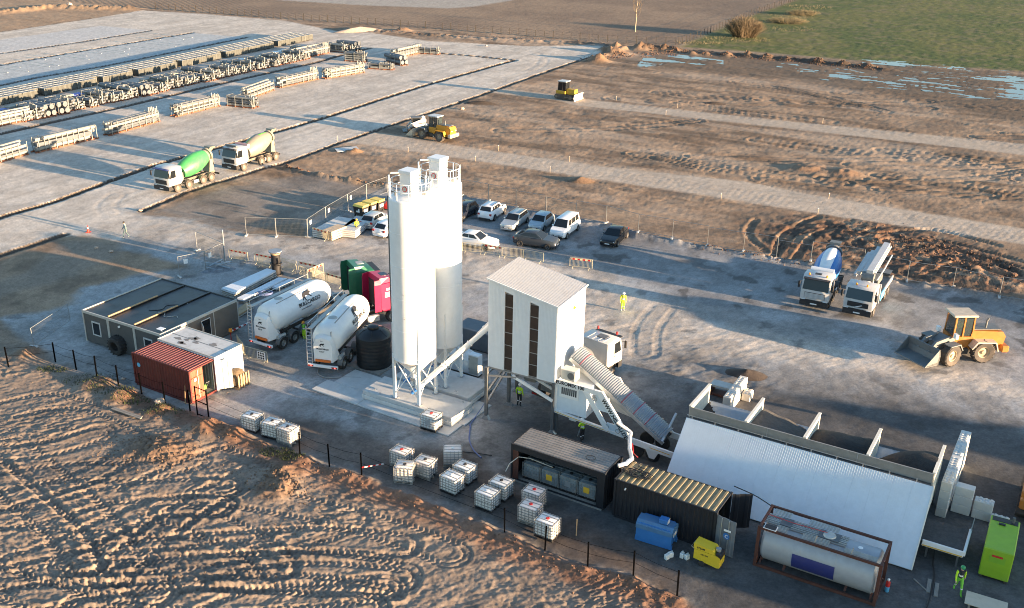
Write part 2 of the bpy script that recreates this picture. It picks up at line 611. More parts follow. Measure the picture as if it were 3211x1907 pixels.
# outlines
FENCE_FAR = [(-150, 303), (-97, 279), (-58.55,263.57), (-17.46,251.06), (20.16,235.74), (36.56,234.04)]
FENCE_RIGHT = [(36.56,234.04), (46.21,252.36), (64.52,289.50), (88.61,333.49), (165, 470)]
Z_PLOUGH = FENCE_FAR + FENCE_RIGHT[1:] + [(165, 900), (-400, 900), (-400, 420)]
Z_FARYARD = [(-69.53,304.52), (-43.57,296.27), (-19.58,293.04), (-12.57,298.47), (-1.66,316.64), (30, 420), (-90, 420)]
Z_GRASS = [(36.51,230.90), (52.08,226.34), (72.96,217.12), (89.85,211.67), (103.18,208.38), (420, 205), (900, 300), (900, 900), (165, 900)] + FENCE_RIGHT[::-1][:-1]
Z_WET = [(27.64,220.37), (51.44,223.34), (72.45,215.50), (101.71,205.18), (105.46,201.66), (82.97,155.19), (69.41,175.60), (48.95,195.43), (27.42,202.77)]
ROAD_R = [(-40.85,105.73), (-37.69,114.12), (-31.31,124.58), (-29.41,126.89), (-24.25,138.06), (-12.11,161.19), (-3.15,178.61), (10.87,206.88), (17.35,217.22)]
DITCH = [(-55.82,99.89), (-54.92,102.54), (-51.59,108.33), (-48.81,116.29), (-45.67,124.41), (-33.37,145.43), (-28.84,153.99), (-22.96,166.67), (-16.47,180.17), (-2.65,205.27), (-0.47,208.91)]
DITCH_BACK = [(-0.47,208.91), (-7.58,212.50), (-16.66,215.99)]
Z_PALE = ROAD_R + [(19.83,231.67), (3.27,227.65), (-19.91,232.09), (-34.49,243.19), (-41.47,243.26), (-57.83,260.19), (-58.89,261.25), (-81.03,270.55), (-99.40,275.16), (-105.09,259.03), (-109.92,247.58), (-116.67,232.57), (-190, 190), (-120, 100), (-51.65,88.02), (-49.49,91.11), (-47.75,94.17), (-46.07,97.21), (-43.37,97.37), (-39.32,95.65), (-40.94,104.35)]
Z_STRIP1 = [(-24.25,138.06), (-21.61,144.84), (-17.07,142.85), (-8.41,137.54), (11.80,127.96), (29.03,122.29), (35.99,117.05), (56.08,105.79), (62.29,101.69), (60.16,97.66), (53.69,100.58), (35.74,109.03), (24.49,115.20), (11.31,121.59), (-8.91,131.56), (-20.90,137.24)]
Z_STRIP2 = [(-4.93,177.26), (-1.79,178.75), (6.73,174.49), (11.94,171.11), (37.80,159.25), (74.24,145.34), (86.38,142.92), (83.36,137.37), (71.19,138.71), (36.79,154.50), (9.56,166.07), (6.59,170.12), (-3.97,175.08)]
YARD_UP = [(-22.35,103.55), (-21.03,107.05), (-18.97,110.31), (-17.39,113.71), (-14.96,117.35), (-6.09,112.76), (-3.63,111.28), (-0.70,109.31), (1.88,107.51), (4.41,106.58), (7.28,104.89), (10.35,103.52), (13.06,100.42), (22.87,95.63), (29.15,92.89), (36.24,89.16), (38.49,87.98), (46.24,84.35), (54.10,78.50)]
FENCE_NEAR = [(-42.11,73.79), (-37.67,67.59), (-34.59,68.61), (-32.51,67.39), (-30.50,66.20), (-28.43,64.92), (-26.37,63.81), (-24.26,62.48), (-22.10,61.20), (-20.56,60.29), (-17.78,58.43), (-15.64,57.17), (-13.44,55.86), (-11.32,54.61), (-9.11,53.47), (-0.16,47.97), (2.11,46.50), (4.40,44.96), (6.79,44.13), (8.96,42.79)]
Z_YARD = YARD_UP + [(75, 62), (60, 20), (26, 20)] + FENCE_NEAR[::-1][:-2] + [(-42.43,76.24), (-37.77,79.49), (-38.40,83.28), (-33.30,87.72), (-30.16,88.90), (-34.79,91.80), (-38.75,93.40), (-39.57,95.63), (-40.94,104.35), (-37.50,104.12), (-27.81,98.95), (-21.24,98.13)]
Z_LIME = [(-40.94,104.35), (-34.24,102.56), (-27.66,98.34), (-19.69,96.45), (-16.48,97.03), (-11.05,95.42), (-4.54,94.68), (3.13,92.20), (7.41,90.35), (16.18,78.70), (25.00,74.74), (38.77,68.08), (42.60,62.31), (40.47,58.40), (36.25,66.74), (20.09,71.65), (13.99,71.59), (7.46,71.40), (-1.77,86.84), (-4.08,85.13), (-4.79,89.66), (-12.03,92.76), (-19.07,93.08), (-29.53,95.46), (-39.23,97.23)]
Z_ASPH = [(-14.89,116.81), (-6.09,112.76), (-0.70,109.31), (4.41,106.58), (10.35,103.52), (19.32,97.72), (29.01,92.35), (36.07,88.66), (46.03,83.89), (53.34,77.17), (49.22,69.96), (41.40,73.81), (32.85,79.26), (16.78,82.38), (8.15,92.13), (1.91,95.81), (-5.17,96.93), (-13.02,98.84), (-16.71,100.26)]
Z_DARK = [(11.18,73.59), (15.25,73.06), (18.04,71.55), (19.59,69.38), (18.84,65.19), (14.52,63.08), (12.29,62.95), (9.84,62.84), (8.38,66.71), (8.98,69.58)]
Z_DARKSHADE = [(21.05,67.31), (28.19,65.59), (36.04,62.12), (36.68,55.16), (28.46,39.17), (9.79,39.99), (6.81,44.31), (4.43,45.33), (2.94,47.92), (0.79,51.40), (-0.90,54.61), (-1.15,64.95), (-0.12,62.47)]
Z_FIELDFLAT = [(-39.05,105.85), (-34.79,114.59), (-24.52,122.67), (-28.58,122.96), (-19.69,117.84), (-15.20,116.79), (-18.97,110.31), (-22.40,103.77), (-27.97,99.55), (-34.37,102.99)]
Z_TRACK = [(-45.26,95.28), (-42.48,95.45), (-39.05,95.27), (-38.23,91.96), (-40.10,86.35), (-43.21,82.72), (-46.11,79.34), (-47.83,82.77), (-45.02,86.73)]
Z_SANDTOP = [(-117.13,233.53), (-110.37,248.66), (-105.55,260.21), (-99.32,272.97), (-119.73,286.80), (-140.16,305.84), (-300, 420), (-400, 250)]
Z_PADFAR = [(-111.48,221.62), (-99.06,245.81), (-85.01,239.59), (-94.25,220.27), (-103.41,204.63), (-150, 160)]
Z_PADCOVER = [(-97.36,191.90), (-74.81,237.48), (-60.97,231.95), (-78.23,192.73), (-84.36,178.92), (-87.82,171.81), (-120, 135)]


Z_MUDIN = [(-19.37,59.49), (-14.62,61.17), (-11.52,60.40), (-8.28,58.10), (-6.72,56.80), (-4.68,57.55), (-1.99,56.71), (0.46,53.26), (3.65,50.17), (6.57,47.34), (8.63,44.55), (8.96,42.79)] + FENCE_NEAR[8:-1][::-1]


def zone(pts, soft=.5, w=wob):
    x0, x1 = min(p[0] for p in pts) - 4, max(p[0] for p in pts) + 4
    y0, y1 = min(p[1] for p in pts) - 4, max(p[1] for p in pts) + 4
    k = (X > x0) & (X < x1) & (Y > y0) & (Y < y1)
    r = np.zeros(X.shape)
    r[k] = sstep(-soft, soft, poly_sd(X[k], Y[k], pts) + w[k])
    return r


n_big = fbm(X * .06, Y * .06, 4, 11)
n_mid = fbm(X * .35, Y * .35, 4, 21)
n_fine = fbm(X * 2.1, Y * 2.1, 4, 31)
col = np.empty((X.size, 3))
d3 = lambda c: np.array(c)[None, :]
t = sstep(.3, .7, n_mid)[:, None]
col[:] = d3((.32, .225, .15)) * (1 - t) + d3((.235, .165, .11)) * t
zid = np.zeros(X.size, np.int8)                      # 0 open ground
Zh = np.zeros(X.size)


def blend(w, c, c2=None, noise=None):
    c = d3(c) if c2 is None else d3(c) * (1 - noise[:, None]) + d3(c2) * noise[:, None]
    col[:] = col * (1 - w[:, None]) + c * w[:, None]


w_pl, w_fy, w_gr = zone(Z_PLOUGH, .8), zone(Z_FARYARD, 1.2), zone(Z_GRASS, 1.5)
w_wet = zone(Z_WET, 4)
w_pale, w_s1, w_s2 = zone(Z_PALE, .5, wob_s), zone(Z_STRIP1, .5, wob_s), zone(Z_STRIP2, .5, wob_s)
w_yard, w_lime, w_asph = zone(Z_YARD, .6), zone(Z_LIME, 1.3, wob * 2), zone(Z_ASPH, .8)
w_dark, w_darkshade, w_flat, w_trk = zone(Z_DARK, 2.5, wob * 3), zone(Z_DARKSHADE, 2.5, wob * 2), zone(Z_FIELDFLAT, .7), zone(Z_TRACK, .8)
w_sand, w_pf, w_pc = zone(Z_SANDTOP, 1), zone(Z_PADFAR, .5, wob_s), zone(Z_PADCOVER, .5, wob_s)
cl2, sl2 = math.cos(rad(-28)), math.sin(rad(-28))
U2, V2 = X * cl2 + Y * sl2, -X * sl2 + Y * cl2
ca, sa = math.cos(rad(28)), math.sin(rad(28))
U, V = X * ca + Y * sa, -X * sa + Y * ca
# colours
right_mud = sstep(20, 70, X) * sstep(100, 150, Y)
blend(right_mud * .4, (.21, .15, .1))
blend(sstep(.55, .68, n_mid) * .4, (.14, .1, .072))
fs_ = sstep(95, 118, Y)
blend(fs_ * sstep(.5, .66, fbm(U2 * .09, V2 * .45, 5, 131, .6)) * .75, (.125, .085, .055))
blend(fs_ * sstep(.55, .7, fbm(U2 * .05 + 5, V2 * .2, 4, 133)) * .5, (.4, .31, .23))
blend(sstep(80, 62, Y) * .85, (.235, .187, .148))
blend(sstep(80, 62, Y) * sstep(.5, .7, fbm(U * .25, V * .6, 4, 135)) * .6, (.125, .105, .09))
blend(w_sand * .8, (.33, .225, .14))
blend(w_wet * .8, (.11, .08, .055))
blend(w_pl, (.27, .19, .125), (.2, .14, .095), sstep(.3, .7, n_big))
blend(w_fy, (.36, .32, .27))
gg = sstep(.35, .65, n_big)
blend(w_gr, (.065, .088, .02), (.105, .11, .03), gg)
blend(w_gr * sstep(.55, .63, fbm(X * .5, Y * .5, 4, 71)) * .5, (.16, .13, .07))
blend(w_pale, (.55, .495, .425), (.45, .4, .34), sstep(.35, .7, n_mid))
ca3, sa3 = math.cos(rad(62.8)), math.sin(rad(62.8))
streak = fbm((X * ca3 + Y * sa3) * .07, (-X * sa3 + Y * ca3) * 1.1, 4, 121)
blend(w_pale * sstep(.45, .7, streak) * .6, (.38, .34, .29))
blend(w_pf, (.46, .455, .44))
blend(w_pc, (.4, .42, .42))
blend(w_s1, (.46, .385, .305), (.38, .315, .25), n_mid)
blend(w_s2, (.42, .35, .275), (.35, .29, .23), n_mid)
blend(w_yard, (.33, .33, .325), (.25, .24, .225), sstep(.35, .65, n_mid))
blend(w_flat * .8, (.24, .21, .18), (.17, .15, .13), sstep(.35, .65, n_mid))
blend(w_asph * .85, (.26, .26, .26), (.2, .2, .2), sstep(.35, .65, n_mid))
blend(w_lime * .9, (.5, .445, .38), (.39, .345, .295), sstep(.35, .65, n_mid))
blend(w_dark * .75, (.085, .078, .072), (.2, .195, .19), sstep(.45, .65, n_mid))
blend(w_darkshade * .9, (.04, .041, .043), (.085, .083, .082), sstep(.35, .65, n_mid))  # dark wet ground, lowered further to paint in the yard's shade
w_mi = zone(Z_MUDIN, 1.2, wob * 1.5)
blend(w_mi * .85, (.105, .077, .058), (.07, .054, .045), sstep(.35, .65, n_mid))
blend(w_trk * .7, (.25, .2, .155))
oil = w_asph * sstep(.68, .74, fbm(X * .45 + 9, Y * .45, 3, 55)) + (w_yard * sstep(.66, .75, fbm(X * .6, Y * .6, 4, 57))) * .7
blend(np.clip(oil, 0, 1) * .7, (.07, .065, .06))
zid[w_pl > .5], zid[w_fy > .5], zid[w_gr > .5] = 1, 2, 3
zid[w_pale > .5], zid[w_s1 > .5], zid[w_s2 > .5] = 4, 5, 6
zid[w_yard > .5] = 7
zid[(w_asph > .5) & (zid == 7)] = 8
zid[w_pf > .5], zid[w_pc > .5] = 9, 9

# relief
hard = np.clip(w_pale + w_s1 + w_s2 + w_yard + w_fy, 0, 1)
open_ = 1 - hard
near = sstep(70, 55, Y) * sstep(8, -2, X - (Y - 45) * .0)
lump = (fbm(U * .7, V * 2.2, 4, 41) - .5)
clod = (fbm(X * 3.6, Y * 3.6, 3, 43, .6) - .5)
rib = 1 - np.abs(2 * fbm(U * 1.7, V * 4.6, 3, 44) - 1)          # short sharp ridges
rib_b = 1 - np.abs(2 * fbm(U2 * 1.2, V2 * 3.4, 3, 49) - 1)
swap = sstep(.45, .55, fbm(X * .13, Y * .13, 3, 50))
rib_m = rib * (1 - swap) + rib_b * swap
mask_r = sstep(.35, .65, fbm(X * .22, Y * .22, 4, 45))
field = sstep(95, 118, Y) * (1 - w_pl) * (1 - w_gr)
nearf = sstep(85, 62, Y)
rough_w = open_ * (1 - .8 * w_flat) * (1 - .75 * w_trk)
Zh += rough_w * nearf * (.06 * lump + .045 * clod + .04 * (fbm(X * 7, Y * 7, 2, 48) - .5) + .1 * mask_r * (rib_m ** 3 - .3))
Zh += rough_w * (field * (.13 * (.35 + .9 * mask_r) * (fbm(U2 * .45, V2 * 1.3, 4, 41) - .5) + .07 * clod) + .05 * lump)
Zh += open_ * field * .28 * (fbm(U2 * .1, V2 * .6, 4, 47) - .5)
Zh += hard * ((fbm(X * 1.2, Y * 1.2, 3, 61) - .5) * .03 + (fbm(X * .2, Y * .2, 2, 62) - .5) * .03)
Zh += w_lime * (fbm(U * .8, V * 1.9, 4, 64) - .5) * .055
Zh += (w_dark) * (fbm(U * .8, V * 1.6, 4, 66) - .5) * .12
Zh += w_pl * .05 * np.sin((X * .86 + Y * .5) * 4.2 + 2.5 * fbm(X * .05, Y * .05, 2, 81)) * sstep(700, 300, Y)
Zh += w_gr * (fbm(X * .8, Y * .8, 3, 83) - .5) * .16


def ridge(pts, h, wd, rough=.5, where=None):
    d, s, a = seg_dist(X, Y, pts)
    k = d < wd * 3.2
    prof = np.exp(-(d[k] / wd) ** 2)
    mod = 1 - rough + rough * 2 * fbm(X[k] * 1.3, Y[k] * 1.3, 3, 91)
    z = h * prof * mod
    Zh[k] += z if where is None else z * where[k]
    return k, prof


def trench(pts, depth, wd, bermh=.12):
    d, s, a = seg_dist(X, Y, pts)
    d = d + wob_s * .6
    k = (d < wd * 4)
    Zh[k] -= depth * sstep(wd, wd * .45, d[k])
    Zh[k] += bermh * np.exp(-((d[k] - wd * 1.7) / (wd * .55)) ** 2)
    dk = sstep(wd * 1.6, wd * 1.1, d[k])[:, None]
    col[k] = col[k] * (1 - dk) + d3((.095, .072, .055)) * dk
    zid[k & (d < wd)] = 0


def rut(pts, gauge=0., wd=.32, depth=.1, tread=.045, pitch=.42, lip=.07):
    """tyre tracks: one or two grooves with a chevron tread and pressed-up lips"""
    pts = smooth_line(pts)
    x0, x1 = min(p[0] for p in pts) - 3, max(p[0] for p in pts) + 3
    y0, y1 = min(p[1] for p in pts) - 3, max(p[1] for p in pts) + 3
    k = np.where((X > x0) & (X < x1) & (Y > y0) & (Y < y1))[0]
    if not len(k):
        return
    d, s, a = seg_dist(X[k], Y[k], pts)
    for c in ((-gauge / 2, gauge / 2) if gauge else (0,)):
        e = d * s - c
        q = np.abs(e)
        z = -depth * sstep(wd * 1.15, wd * .8, q) + lip * np.exp(-((q - wd * 1.5) / (wd * .4)) ** 2) * np.clip(4.5 * n_mid[k] - 1.6 + 1.2 * (n_fine[k] - .5), 0, 1.6)
        z += tread * np.sign(np.sin(2 * np.pi * (a + q * .9) / pitch)) * sstep(wd * 1.05, wd * .85, q)
        Zh[k] += z


trench(DITCH, .4, .42, .015)
trench(DITCH_BACK, .4, .5, .015)
trench(ROAD_R, .26, .35, .03)
trench([(-50.33,88.78), (-49.49,91.11), (-47.75,94.17), (-45.89,97.42)], .2, .45, .02)
trench([(-97.36,191.90), (-88.03,211.48), (-74.81,237.48)], .2, .4, .015)
trench([(-88.18,172.57), (-85.14,180.69), (-78.23,192.73), (-60.97,231.95)], .2, .4, .015)
trench([(-103.41,204.63), (-94.25,220.27), (-85.01,239.59)], .18, .35, .015)
trench([(-72.18,138.89), (-67.44,147.82), (-61.27,158.90), (-53.65,175.06), (-39.20,202.43), (-36.52,209.75), (-31.65,220.43)], .15, .5, .015)
ridge([(-28.79,123.94), (-23.23,120.21), (-15.21,116.87)], .45, .5, .9)
ridge(YARD_UP[5:16], .4, .55, .6)
ridge([(38.49,87.98), (46.24,84.35)], .4, .6, .6)
ridge([(-39.75,247.83), (-8.50,237.55), (19.83,231.67)], .3, 2.2, 1)
ridge([(-132.05,264.96), (-124.14,277.22), (-103.75,277.80)], .7, 2.5, 1)
for p, h, wd in [((18.86,221.66), 1.5, 1.7), ((16.49,209.90), 1.4, 1.8), ((21.65,226.94), 1.2, 1.6), ((26.74,226.34), 1.3, 1.6), ((29.15,226.65), 1.0, 1.5), ((32.21,225.80), 1., 1.3), ((34.45,224.85), .9, 1.2), ((21.79,219.64), .9, 2), ((37.88,221.64), .7, 1.2), ((40.53,221.26), .6, 1.2), ((44.98,220.16), .8, 1.2), ((49.28,219.52), .9, 1.2), ((53.10,217.68), .9, 1.2), ((56.66,215.84), .7, 1.1), ((62.38,213.19), .8, 1.2), ((67.40,211.18), .6, 1.2), ((71.47,209.95), .8, 1.4), ((-27.36,247.43), .9, 1.6), ((8.09,121.35), .35, 1.1), ((-22.02,132.90), .35, .8), ((38.41,128.88), .5, 2.2), ((42.58,127.02), .45, 2.0), ((-37.25,69.85), .5, .9), ((-30.03,64.98), .45, 1.1), ((-27.74,63.23), .4, .9), ((-24.21,61.48), .35, .8), ((-20.40,59.12), .45, 1.0), ((-18.38,58.52), .4, .8), ((-14.15,52.05), .35, 1.2), ((-13.94,54.00), .35, 1.0), ((-23.16,56.55), .22, 1.6), ((-21.62,55.97), .22, 1.5)]:
    r2_ = (X - p[0]) ** 2 + (Y - p[1]) ** 2
    k = r2_ < (wd * 3) ** 2
    g_ = np.exp(-r2_[k] / wd ** 2)
    Zh[k] += h * g_ * (.3 + 1.4 * fbm(X[k] * 1.1, Y[k] * 1.1, 4, 97, .6))
    m_ = sstep(.12, .5, g_)[:, None] * .8
    col[k] = col[k] * (1 - m_) + (d3((.23, .14, .085)) if Y[k].mean() > 100 else d3((.19, .12, .078))) * m_
ridge([(15.52,211.98), (24.46,227.30), (36.05,225.05), (50.82,220.41), (64.19,212.97), (73.46,207.05), (88.71,199.82)], .35, 1.0, 1)
d_, s_, a_ = seg_dist(X, Y, [(12.84,233.57), (36.05,225.05), (50.82,220.41), (64.19,212.97), (73.46,207.05)])
m_ = (sstep(3.2, 1.0, d_ + wob) * .75)[:, None]
col[:] = col * (1 - m_) + d3((.075, .055, .04)) * m_
# red-brown churned strip inside the near fence line and the muddy bank by the pump truck
d_, s_, a_ = seg_dist(X, Y, FENCE_NEAR[6:])
m_ = (sstep(2.6, .6, d_ + wob * 1.5) * (s_ < 0) * .8 * (1 - w_yard))[:, None]
col[:] = col * (1 - m_) + d3((.185, .092, .055)) * m_
ridge(FENCE_NEAR[8:], .28, .55, 1., 1 - w_yard)
for p, r_ in [((31.97,100.48), 7), ((41.02,95.57), 7), ((44.82,92.19), 6), ((38.18,102.94), 5)]:
    g_ = np.exp(-((X - p[0]) ** 2 + (Y - p[1]) ** 2) / r_ ** 2) * (1 - hard)
    Zh += g_ * .42 * (fbm(X * 1.3, Y * 1.3, 5, 99, .65) - .4)
    m_ = (np.clip(g_ * 1.6, 0, 1) * sstep(.3, .5, fbm(X * .7, Y * .7, 4, 101)))[:, None]
    col[:] = col * (1 - m_) + d3((.07, .048, .035)) * m_
    m_ = (g_ * sstep(.5, .6, fbm(X * .9 + 7, Y * .9, 4, 103)) * .8)[:, None]
    col[:] = col * (1 - m_) + d3((.24, .125, .07)) * m_
for pts, gz in [([(-26.26,41.45), (-22.52,41.84), (-18.04,41.84), (-12.62,41.60), (-7.26,41.50)], 2.0), ([(-26.98,42.95), (-24.35,44.04), (-21.11,45.35), (-16.67,46.43), (-10.61,47.11), (-6.07,46.78)], 2.1),
                ([(-22.29,43.53), (-18.83,44.22), (-15.22,44.63), (-10.22,44.94), (-5.77,44.05)], 2.0), ([(-16.93,41.15), (-13.96,43.36), (-10.05,44.06), (-5.72,43.62)], 1.9),
                ([(-31.98,53.32), (-27.80,49.73), (-24.88,47.12), (-22.63,44.39)], 1.8), ([(-32.24,56.20), (-27.88,52.31), (-23.52,48.16), (-20.65,44.61), (-18.18,42.25)], 2.0),
                ([(-29.46,48.29), (-26.58,49.25), (-24.19,50.94), (-21.35,51.79), (-17.29,52.31)], 1.9), ([(-30.28,50.00), (-28.08,51.54), (-25.89,53.16), (-24.27,56.51)], 1.8),
                ([(-19.77,49.49), (-17.22,48.37), (-14.27,46.51), (-12.39,44.57)], 2.), ([(-26.38,44.42), (-24.24,46.02), (-22.68,48.02), (-20.35,50.00), (-17.20,50.11)], 1.9),
                ([(-27.39,58.16), (-29.59,56.30), (-32.83,55.33)], 1.9), ([(-20.21,54.98), (-23.05,53.66), (-27.31,53.50), (-31.01,52.19)], 2.),
                ([(-15.55,53.94), (-17.97,50.98), (-19.85,47.29), (-20.92,43.57)], 2.)]:
    rut(pts, gz, .28, .05, .03, .38, .035)
for pts in [[(-23.04,40.97), (-19.12,42.36), (-13.78,42.66), (-9.77,42.51), (-5.58,42.36)], [(-33.64,60.24), (-30.64,61.58), (-26.29,59.59), (-23.23,57.43)], [(-35.72,62.12), (-32.68,63.54), (-28.03,61.69)], [(-23.43,51.71), (-21.99,53.70), (-19.04,56.71)], [(-18.48,56.74), (-15.84,55.15), (-13.00,52.09)]]:
    rut(pts, 0, .3, .055, .032, .36, .035)
# wheel tracks on the mud bank, by the loader and on the roads
for pts, gz, dp in [([(25.67,96.55), (24.99,102.12), (26.88,107.07)], 0, .08), ([(27.07,94.76), (30.64,101.64), (33.69,105.26)], 2., .14), ([(26.03,94.70), (28.90,102.37), (34.13,108.46)], 0, .14),
                    ([(39.99,100.16), (45.21,99.67), (49.01,96.04), (51.62,93.28)], 2., .16), ([(38.79,91.16), (45.01,95.80), (48.37,91.69)], 2., .16), ([(39.59,103.03), (45.76,104.70), (50.74,100.00)], 0, .14)]:
    rut(pts, gz, .4, dp, .03, .5, .03)
for pts in [[(13.26,81.62), (11.38,77.13), (10.62,72.37)], [(-45.71,111.22), (-45.42,107.30), (-43.84,104.61)], [(5.90,217.47), (4.27,201.63), (-1.93,189.87)], [(3.20,220.53), (5.19,209.28), (2.97,198.60)]]:
    rut(pts, 1.9, .28, .015, .0, .5, .006)
for q in (-.9, 0, .9):
    for Zs in (Z_STRIP1, Z_STRIP2):
        a_, b_ = mid(Zs[2], Zs[-1]), mid(Zs[8] if Zs is Z_STRIP1 else Zs[6], Zs[9] if Zs is Z_STRIP1 else Zs[7])
        ang = math.degrees(math.atan2(b_[1] - a_[1], b_[0] - a_[0]))
        rut([offs(a_, ang, 0, q * 1.4), offs(mid(a_, b_), ang, 0, q * 1.4), offs(b_, ang, 0, q * 1.4)], 0, .35, .02, .004, .8, .02)
# many more passes over both fields
_r = random.Random(21)
for k in range(34):
    x0, y0 = _r.uniform(-30, 6), _r.uniform(41, 62)
    a0, tw = _r.uniform(-25, 55), _r.uniform(-9, 9)
    pts = [(x0, y0)]
    for _ in range(5):
        pts.append(offs(pts[-1], a0, _r.uniform(2.5, 4.5)))
        a0 += tw
    if all(poly_sd(np.array([p[0]]), np.array([p[1]]), Z_YARD)[0] < -1.2 for p in pts):
        rut(pts, 1.95 if k % 3 else 0, .26, .04, .028, .36, .028)
for k in range(40):
    x0, y0 = _r.uniform(-5, 75), _r.uniform(105, 190)
    a0, tw = _r.uniform(-50, 10), _r.uniform(-9, 9)
    pts = [(x0, y0)]
    for _ in range(6):
        pts.append(offs(pts[-1], a0, _r.uniform(3, 7)))
        a0 += tw
    if all(max(poly_sd(np.array([p[0]]), np.array([p[1]]), zz)[0] for zz in (Z_STRIP1, Z_STRIP2, Z_PALE, Z_YARD)) < -1.5 for p in pts):
        rut(pts, 2.1, .34, .06, .0, .5, .06)
# keep a level floor where machines stand on open ground
for p, r_ in [((-11.85,142.52), 4.0), ((8.14,170.81), 3.5), ((-14.99,146.23), 2.2)]:
    Zh *= 1 - .85 * np.exp(-(((X - p[0]) ** 2 + (Y - p[1]) ** 2) / r_ ** 2) ** 2)
Zh[Y > 600] = -.3
far_k = (np.abs(X / Y) > .63) | (Y > 430)
Zh[far_k] *= .3

PUD = [[(27.51,219.17), (33.93,221.15), (43.10,214.20), (41.99,208.20), (33.55,208.05), (24.05,201.37), (23.55,203.34)], [(53.80,211.74), (60.33,212.51), (67.05,206.31), (73.82,193.53), (71.29,185.39), (63.90,188.03), (55.60,197.11), (51.76,204.55)],
       [(73.15,218.97), (84.31,216.91), (100.13,208.04), (98.52,204.42), (84.89,208.36), (72.10,214.35)], [(76.13,206.32), (87.04,204.53), (101.81,202.23), (90.37,177.67), (80.17,178.99), (74.07,184.01), (73.39,196.24)]]
for pp in PUD:
    w = zone(pp, 2.5)
    Zh[:] = Zh * (1 - w) + w * (.016 + .42 * (fbm(U2 * .16, V2 * .7, 5, 111, .6) - .47))
    dk = (w * sstep(.1, -.1, Zh) * .5)[:, None]
    col[:] = col * (1 - dk) + d3((.07, .055, .04)) * dk
col *= (.8 + .4 * n_fine)[:, None]
col *= (.86 + .28 * vnoise(X * 5, Y * 5, 7))[:, None]

gm = bpy.data.materials.new('earth')
gm.use_nodes = True
N, L = gm.node_tree.nodes, gm.node_tree.links
b = N['Principled BSDF']
b.inputs['Roughness'].default_value = .92
b.inputs['Specular IOR Level'].default_value = .25
at_ = N.new('ShaderNodeAttribute')
at_.attribute_name = 'Col'
tc = N.new('ShaderNodeTexCoord')
n1 = N.new('ShaderNodeTexNoise')
n1.inputs['Scale'].default_value = 6
n1.inputs['Detail'].default_value = 8
n1.inputs['Roughness'].default_value = .7
L.new(tc.outputs['Object'], n1.inputs['Vector'])
mr = N.new('ShaderNodeMapRange')
mr.inputs[1].default_value, mr.inputs[2].default_value, mr.inputs[3].default_value, mr.inputs[4].default_value = .3, .7, .72, 1.25
L.new(n1.outputs[0], mr.inputs[0])
mx = N.new('ShaderNodeMix')
mx.data_type, mx.blend_type = 'RGBA', 'MULTIPLY'
mx.inputs[0].default_value = 1
L.new(at_.outputs['Color'], mx.inputs[6])
L.new(mr.outputs[0], mx.inputs[7])
L.new(mx.outputs[2], b.inputs['Base Color'])
bp = N.new('ShaderNodeBump')
bp.inputs['Strength'].default_value = .5
bp.inputs['Distance'].default_value = .03
L.new(n1.outputs[0], bp.inputs['Height'])
L.new(bp.outputs[0], b.inputs['Normal'])

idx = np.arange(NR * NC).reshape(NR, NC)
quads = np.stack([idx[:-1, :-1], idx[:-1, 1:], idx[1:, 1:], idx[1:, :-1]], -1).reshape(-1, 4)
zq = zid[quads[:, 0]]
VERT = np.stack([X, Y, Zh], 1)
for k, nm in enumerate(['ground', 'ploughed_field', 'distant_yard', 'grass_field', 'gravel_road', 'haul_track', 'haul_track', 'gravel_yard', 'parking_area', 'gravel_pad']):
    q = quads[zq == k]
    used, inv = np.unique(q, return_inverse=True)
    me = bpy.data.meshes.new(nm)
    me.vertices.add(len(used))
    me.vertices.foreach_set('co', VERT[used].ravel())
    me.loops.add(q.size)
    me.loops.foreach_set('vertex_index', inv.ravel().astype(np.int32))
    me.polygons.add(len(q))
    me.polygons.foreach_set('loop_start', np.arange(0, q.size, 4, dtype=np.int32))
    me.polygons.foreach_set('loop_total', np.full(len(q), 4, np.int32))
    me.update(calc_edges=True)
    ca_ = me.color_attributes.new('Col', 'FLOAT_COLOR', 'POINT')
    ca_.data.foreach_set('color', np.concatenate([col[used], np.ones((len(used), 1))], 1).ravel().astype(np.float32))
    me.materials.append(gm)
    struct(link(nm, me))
mk('water', (.09, .1, .105), .12, var=.3, scale=.3, bump=.1, bscale=3)
for pp in PUD:
    m = MB()
    m.add([(p[0], p[1], 0) for p in pp], [tuple(range(len(pp)))])
    struct(m.obj('puddle', 'water'))


def zone_at(x, y):
    i = int(np.clip(np.searchsorted(ys, y), 1, NR - 1))
    j = int(np.clip(np.searchsorted(ss, x / y), 1, NC - 1))
    return int(zid[i * NC + j])


def ground_z(x, y):
    i = int(np.clip(np.searchsorted(ys, y), 1, NR - 1))
    j = int(np.clip(np.searchsorted(ss, x / y), 1, NC - 1))
    return float(Zh[i * NC + j])
# ---------------------------------------------------------------- the concrete plant
SITE = -30.0


def text_mesh(name, body, size, mat, parent, M, ex=.004, align='LEFT', bold=0.0, label=None):
    cu = bpy.data.curves.new(name, 'FONT')
    cu.body = body
    cu.size = size
    cu.extrude = ex
    cu.align_x = align
    cu.offset = bold
    cu.resolution_u = 2
    o = bpy.data.objects.new(name, cu)
    C.objects.link(o)
    dg = bpy.context.evaluated_depsgraph_get()
    me = bpy.data.meshes.new_from_object(o.evaluated_get(dg))
    bpy.data.objects.remove(o)
    me.transform(M)
    me.materials.clear()
    me.materials.append(MAT[mat])
    return link(name, me, parent, label)


def MX(origin, xdir, ydir):
    """matrix that lays flat lettering: its x along xdir, its y along ydir"""
    x, y = Vector(xdir).normalized(), Vector(ydir).normalized()
    z = x.cross(y)
    return Matrix(((x.x, y.x, z.x, origin[0]), (x.y, y.y, z.y, origin[1]), (x.z, y.z, z.z, origin[2]), (0, 0, 0, 1)))


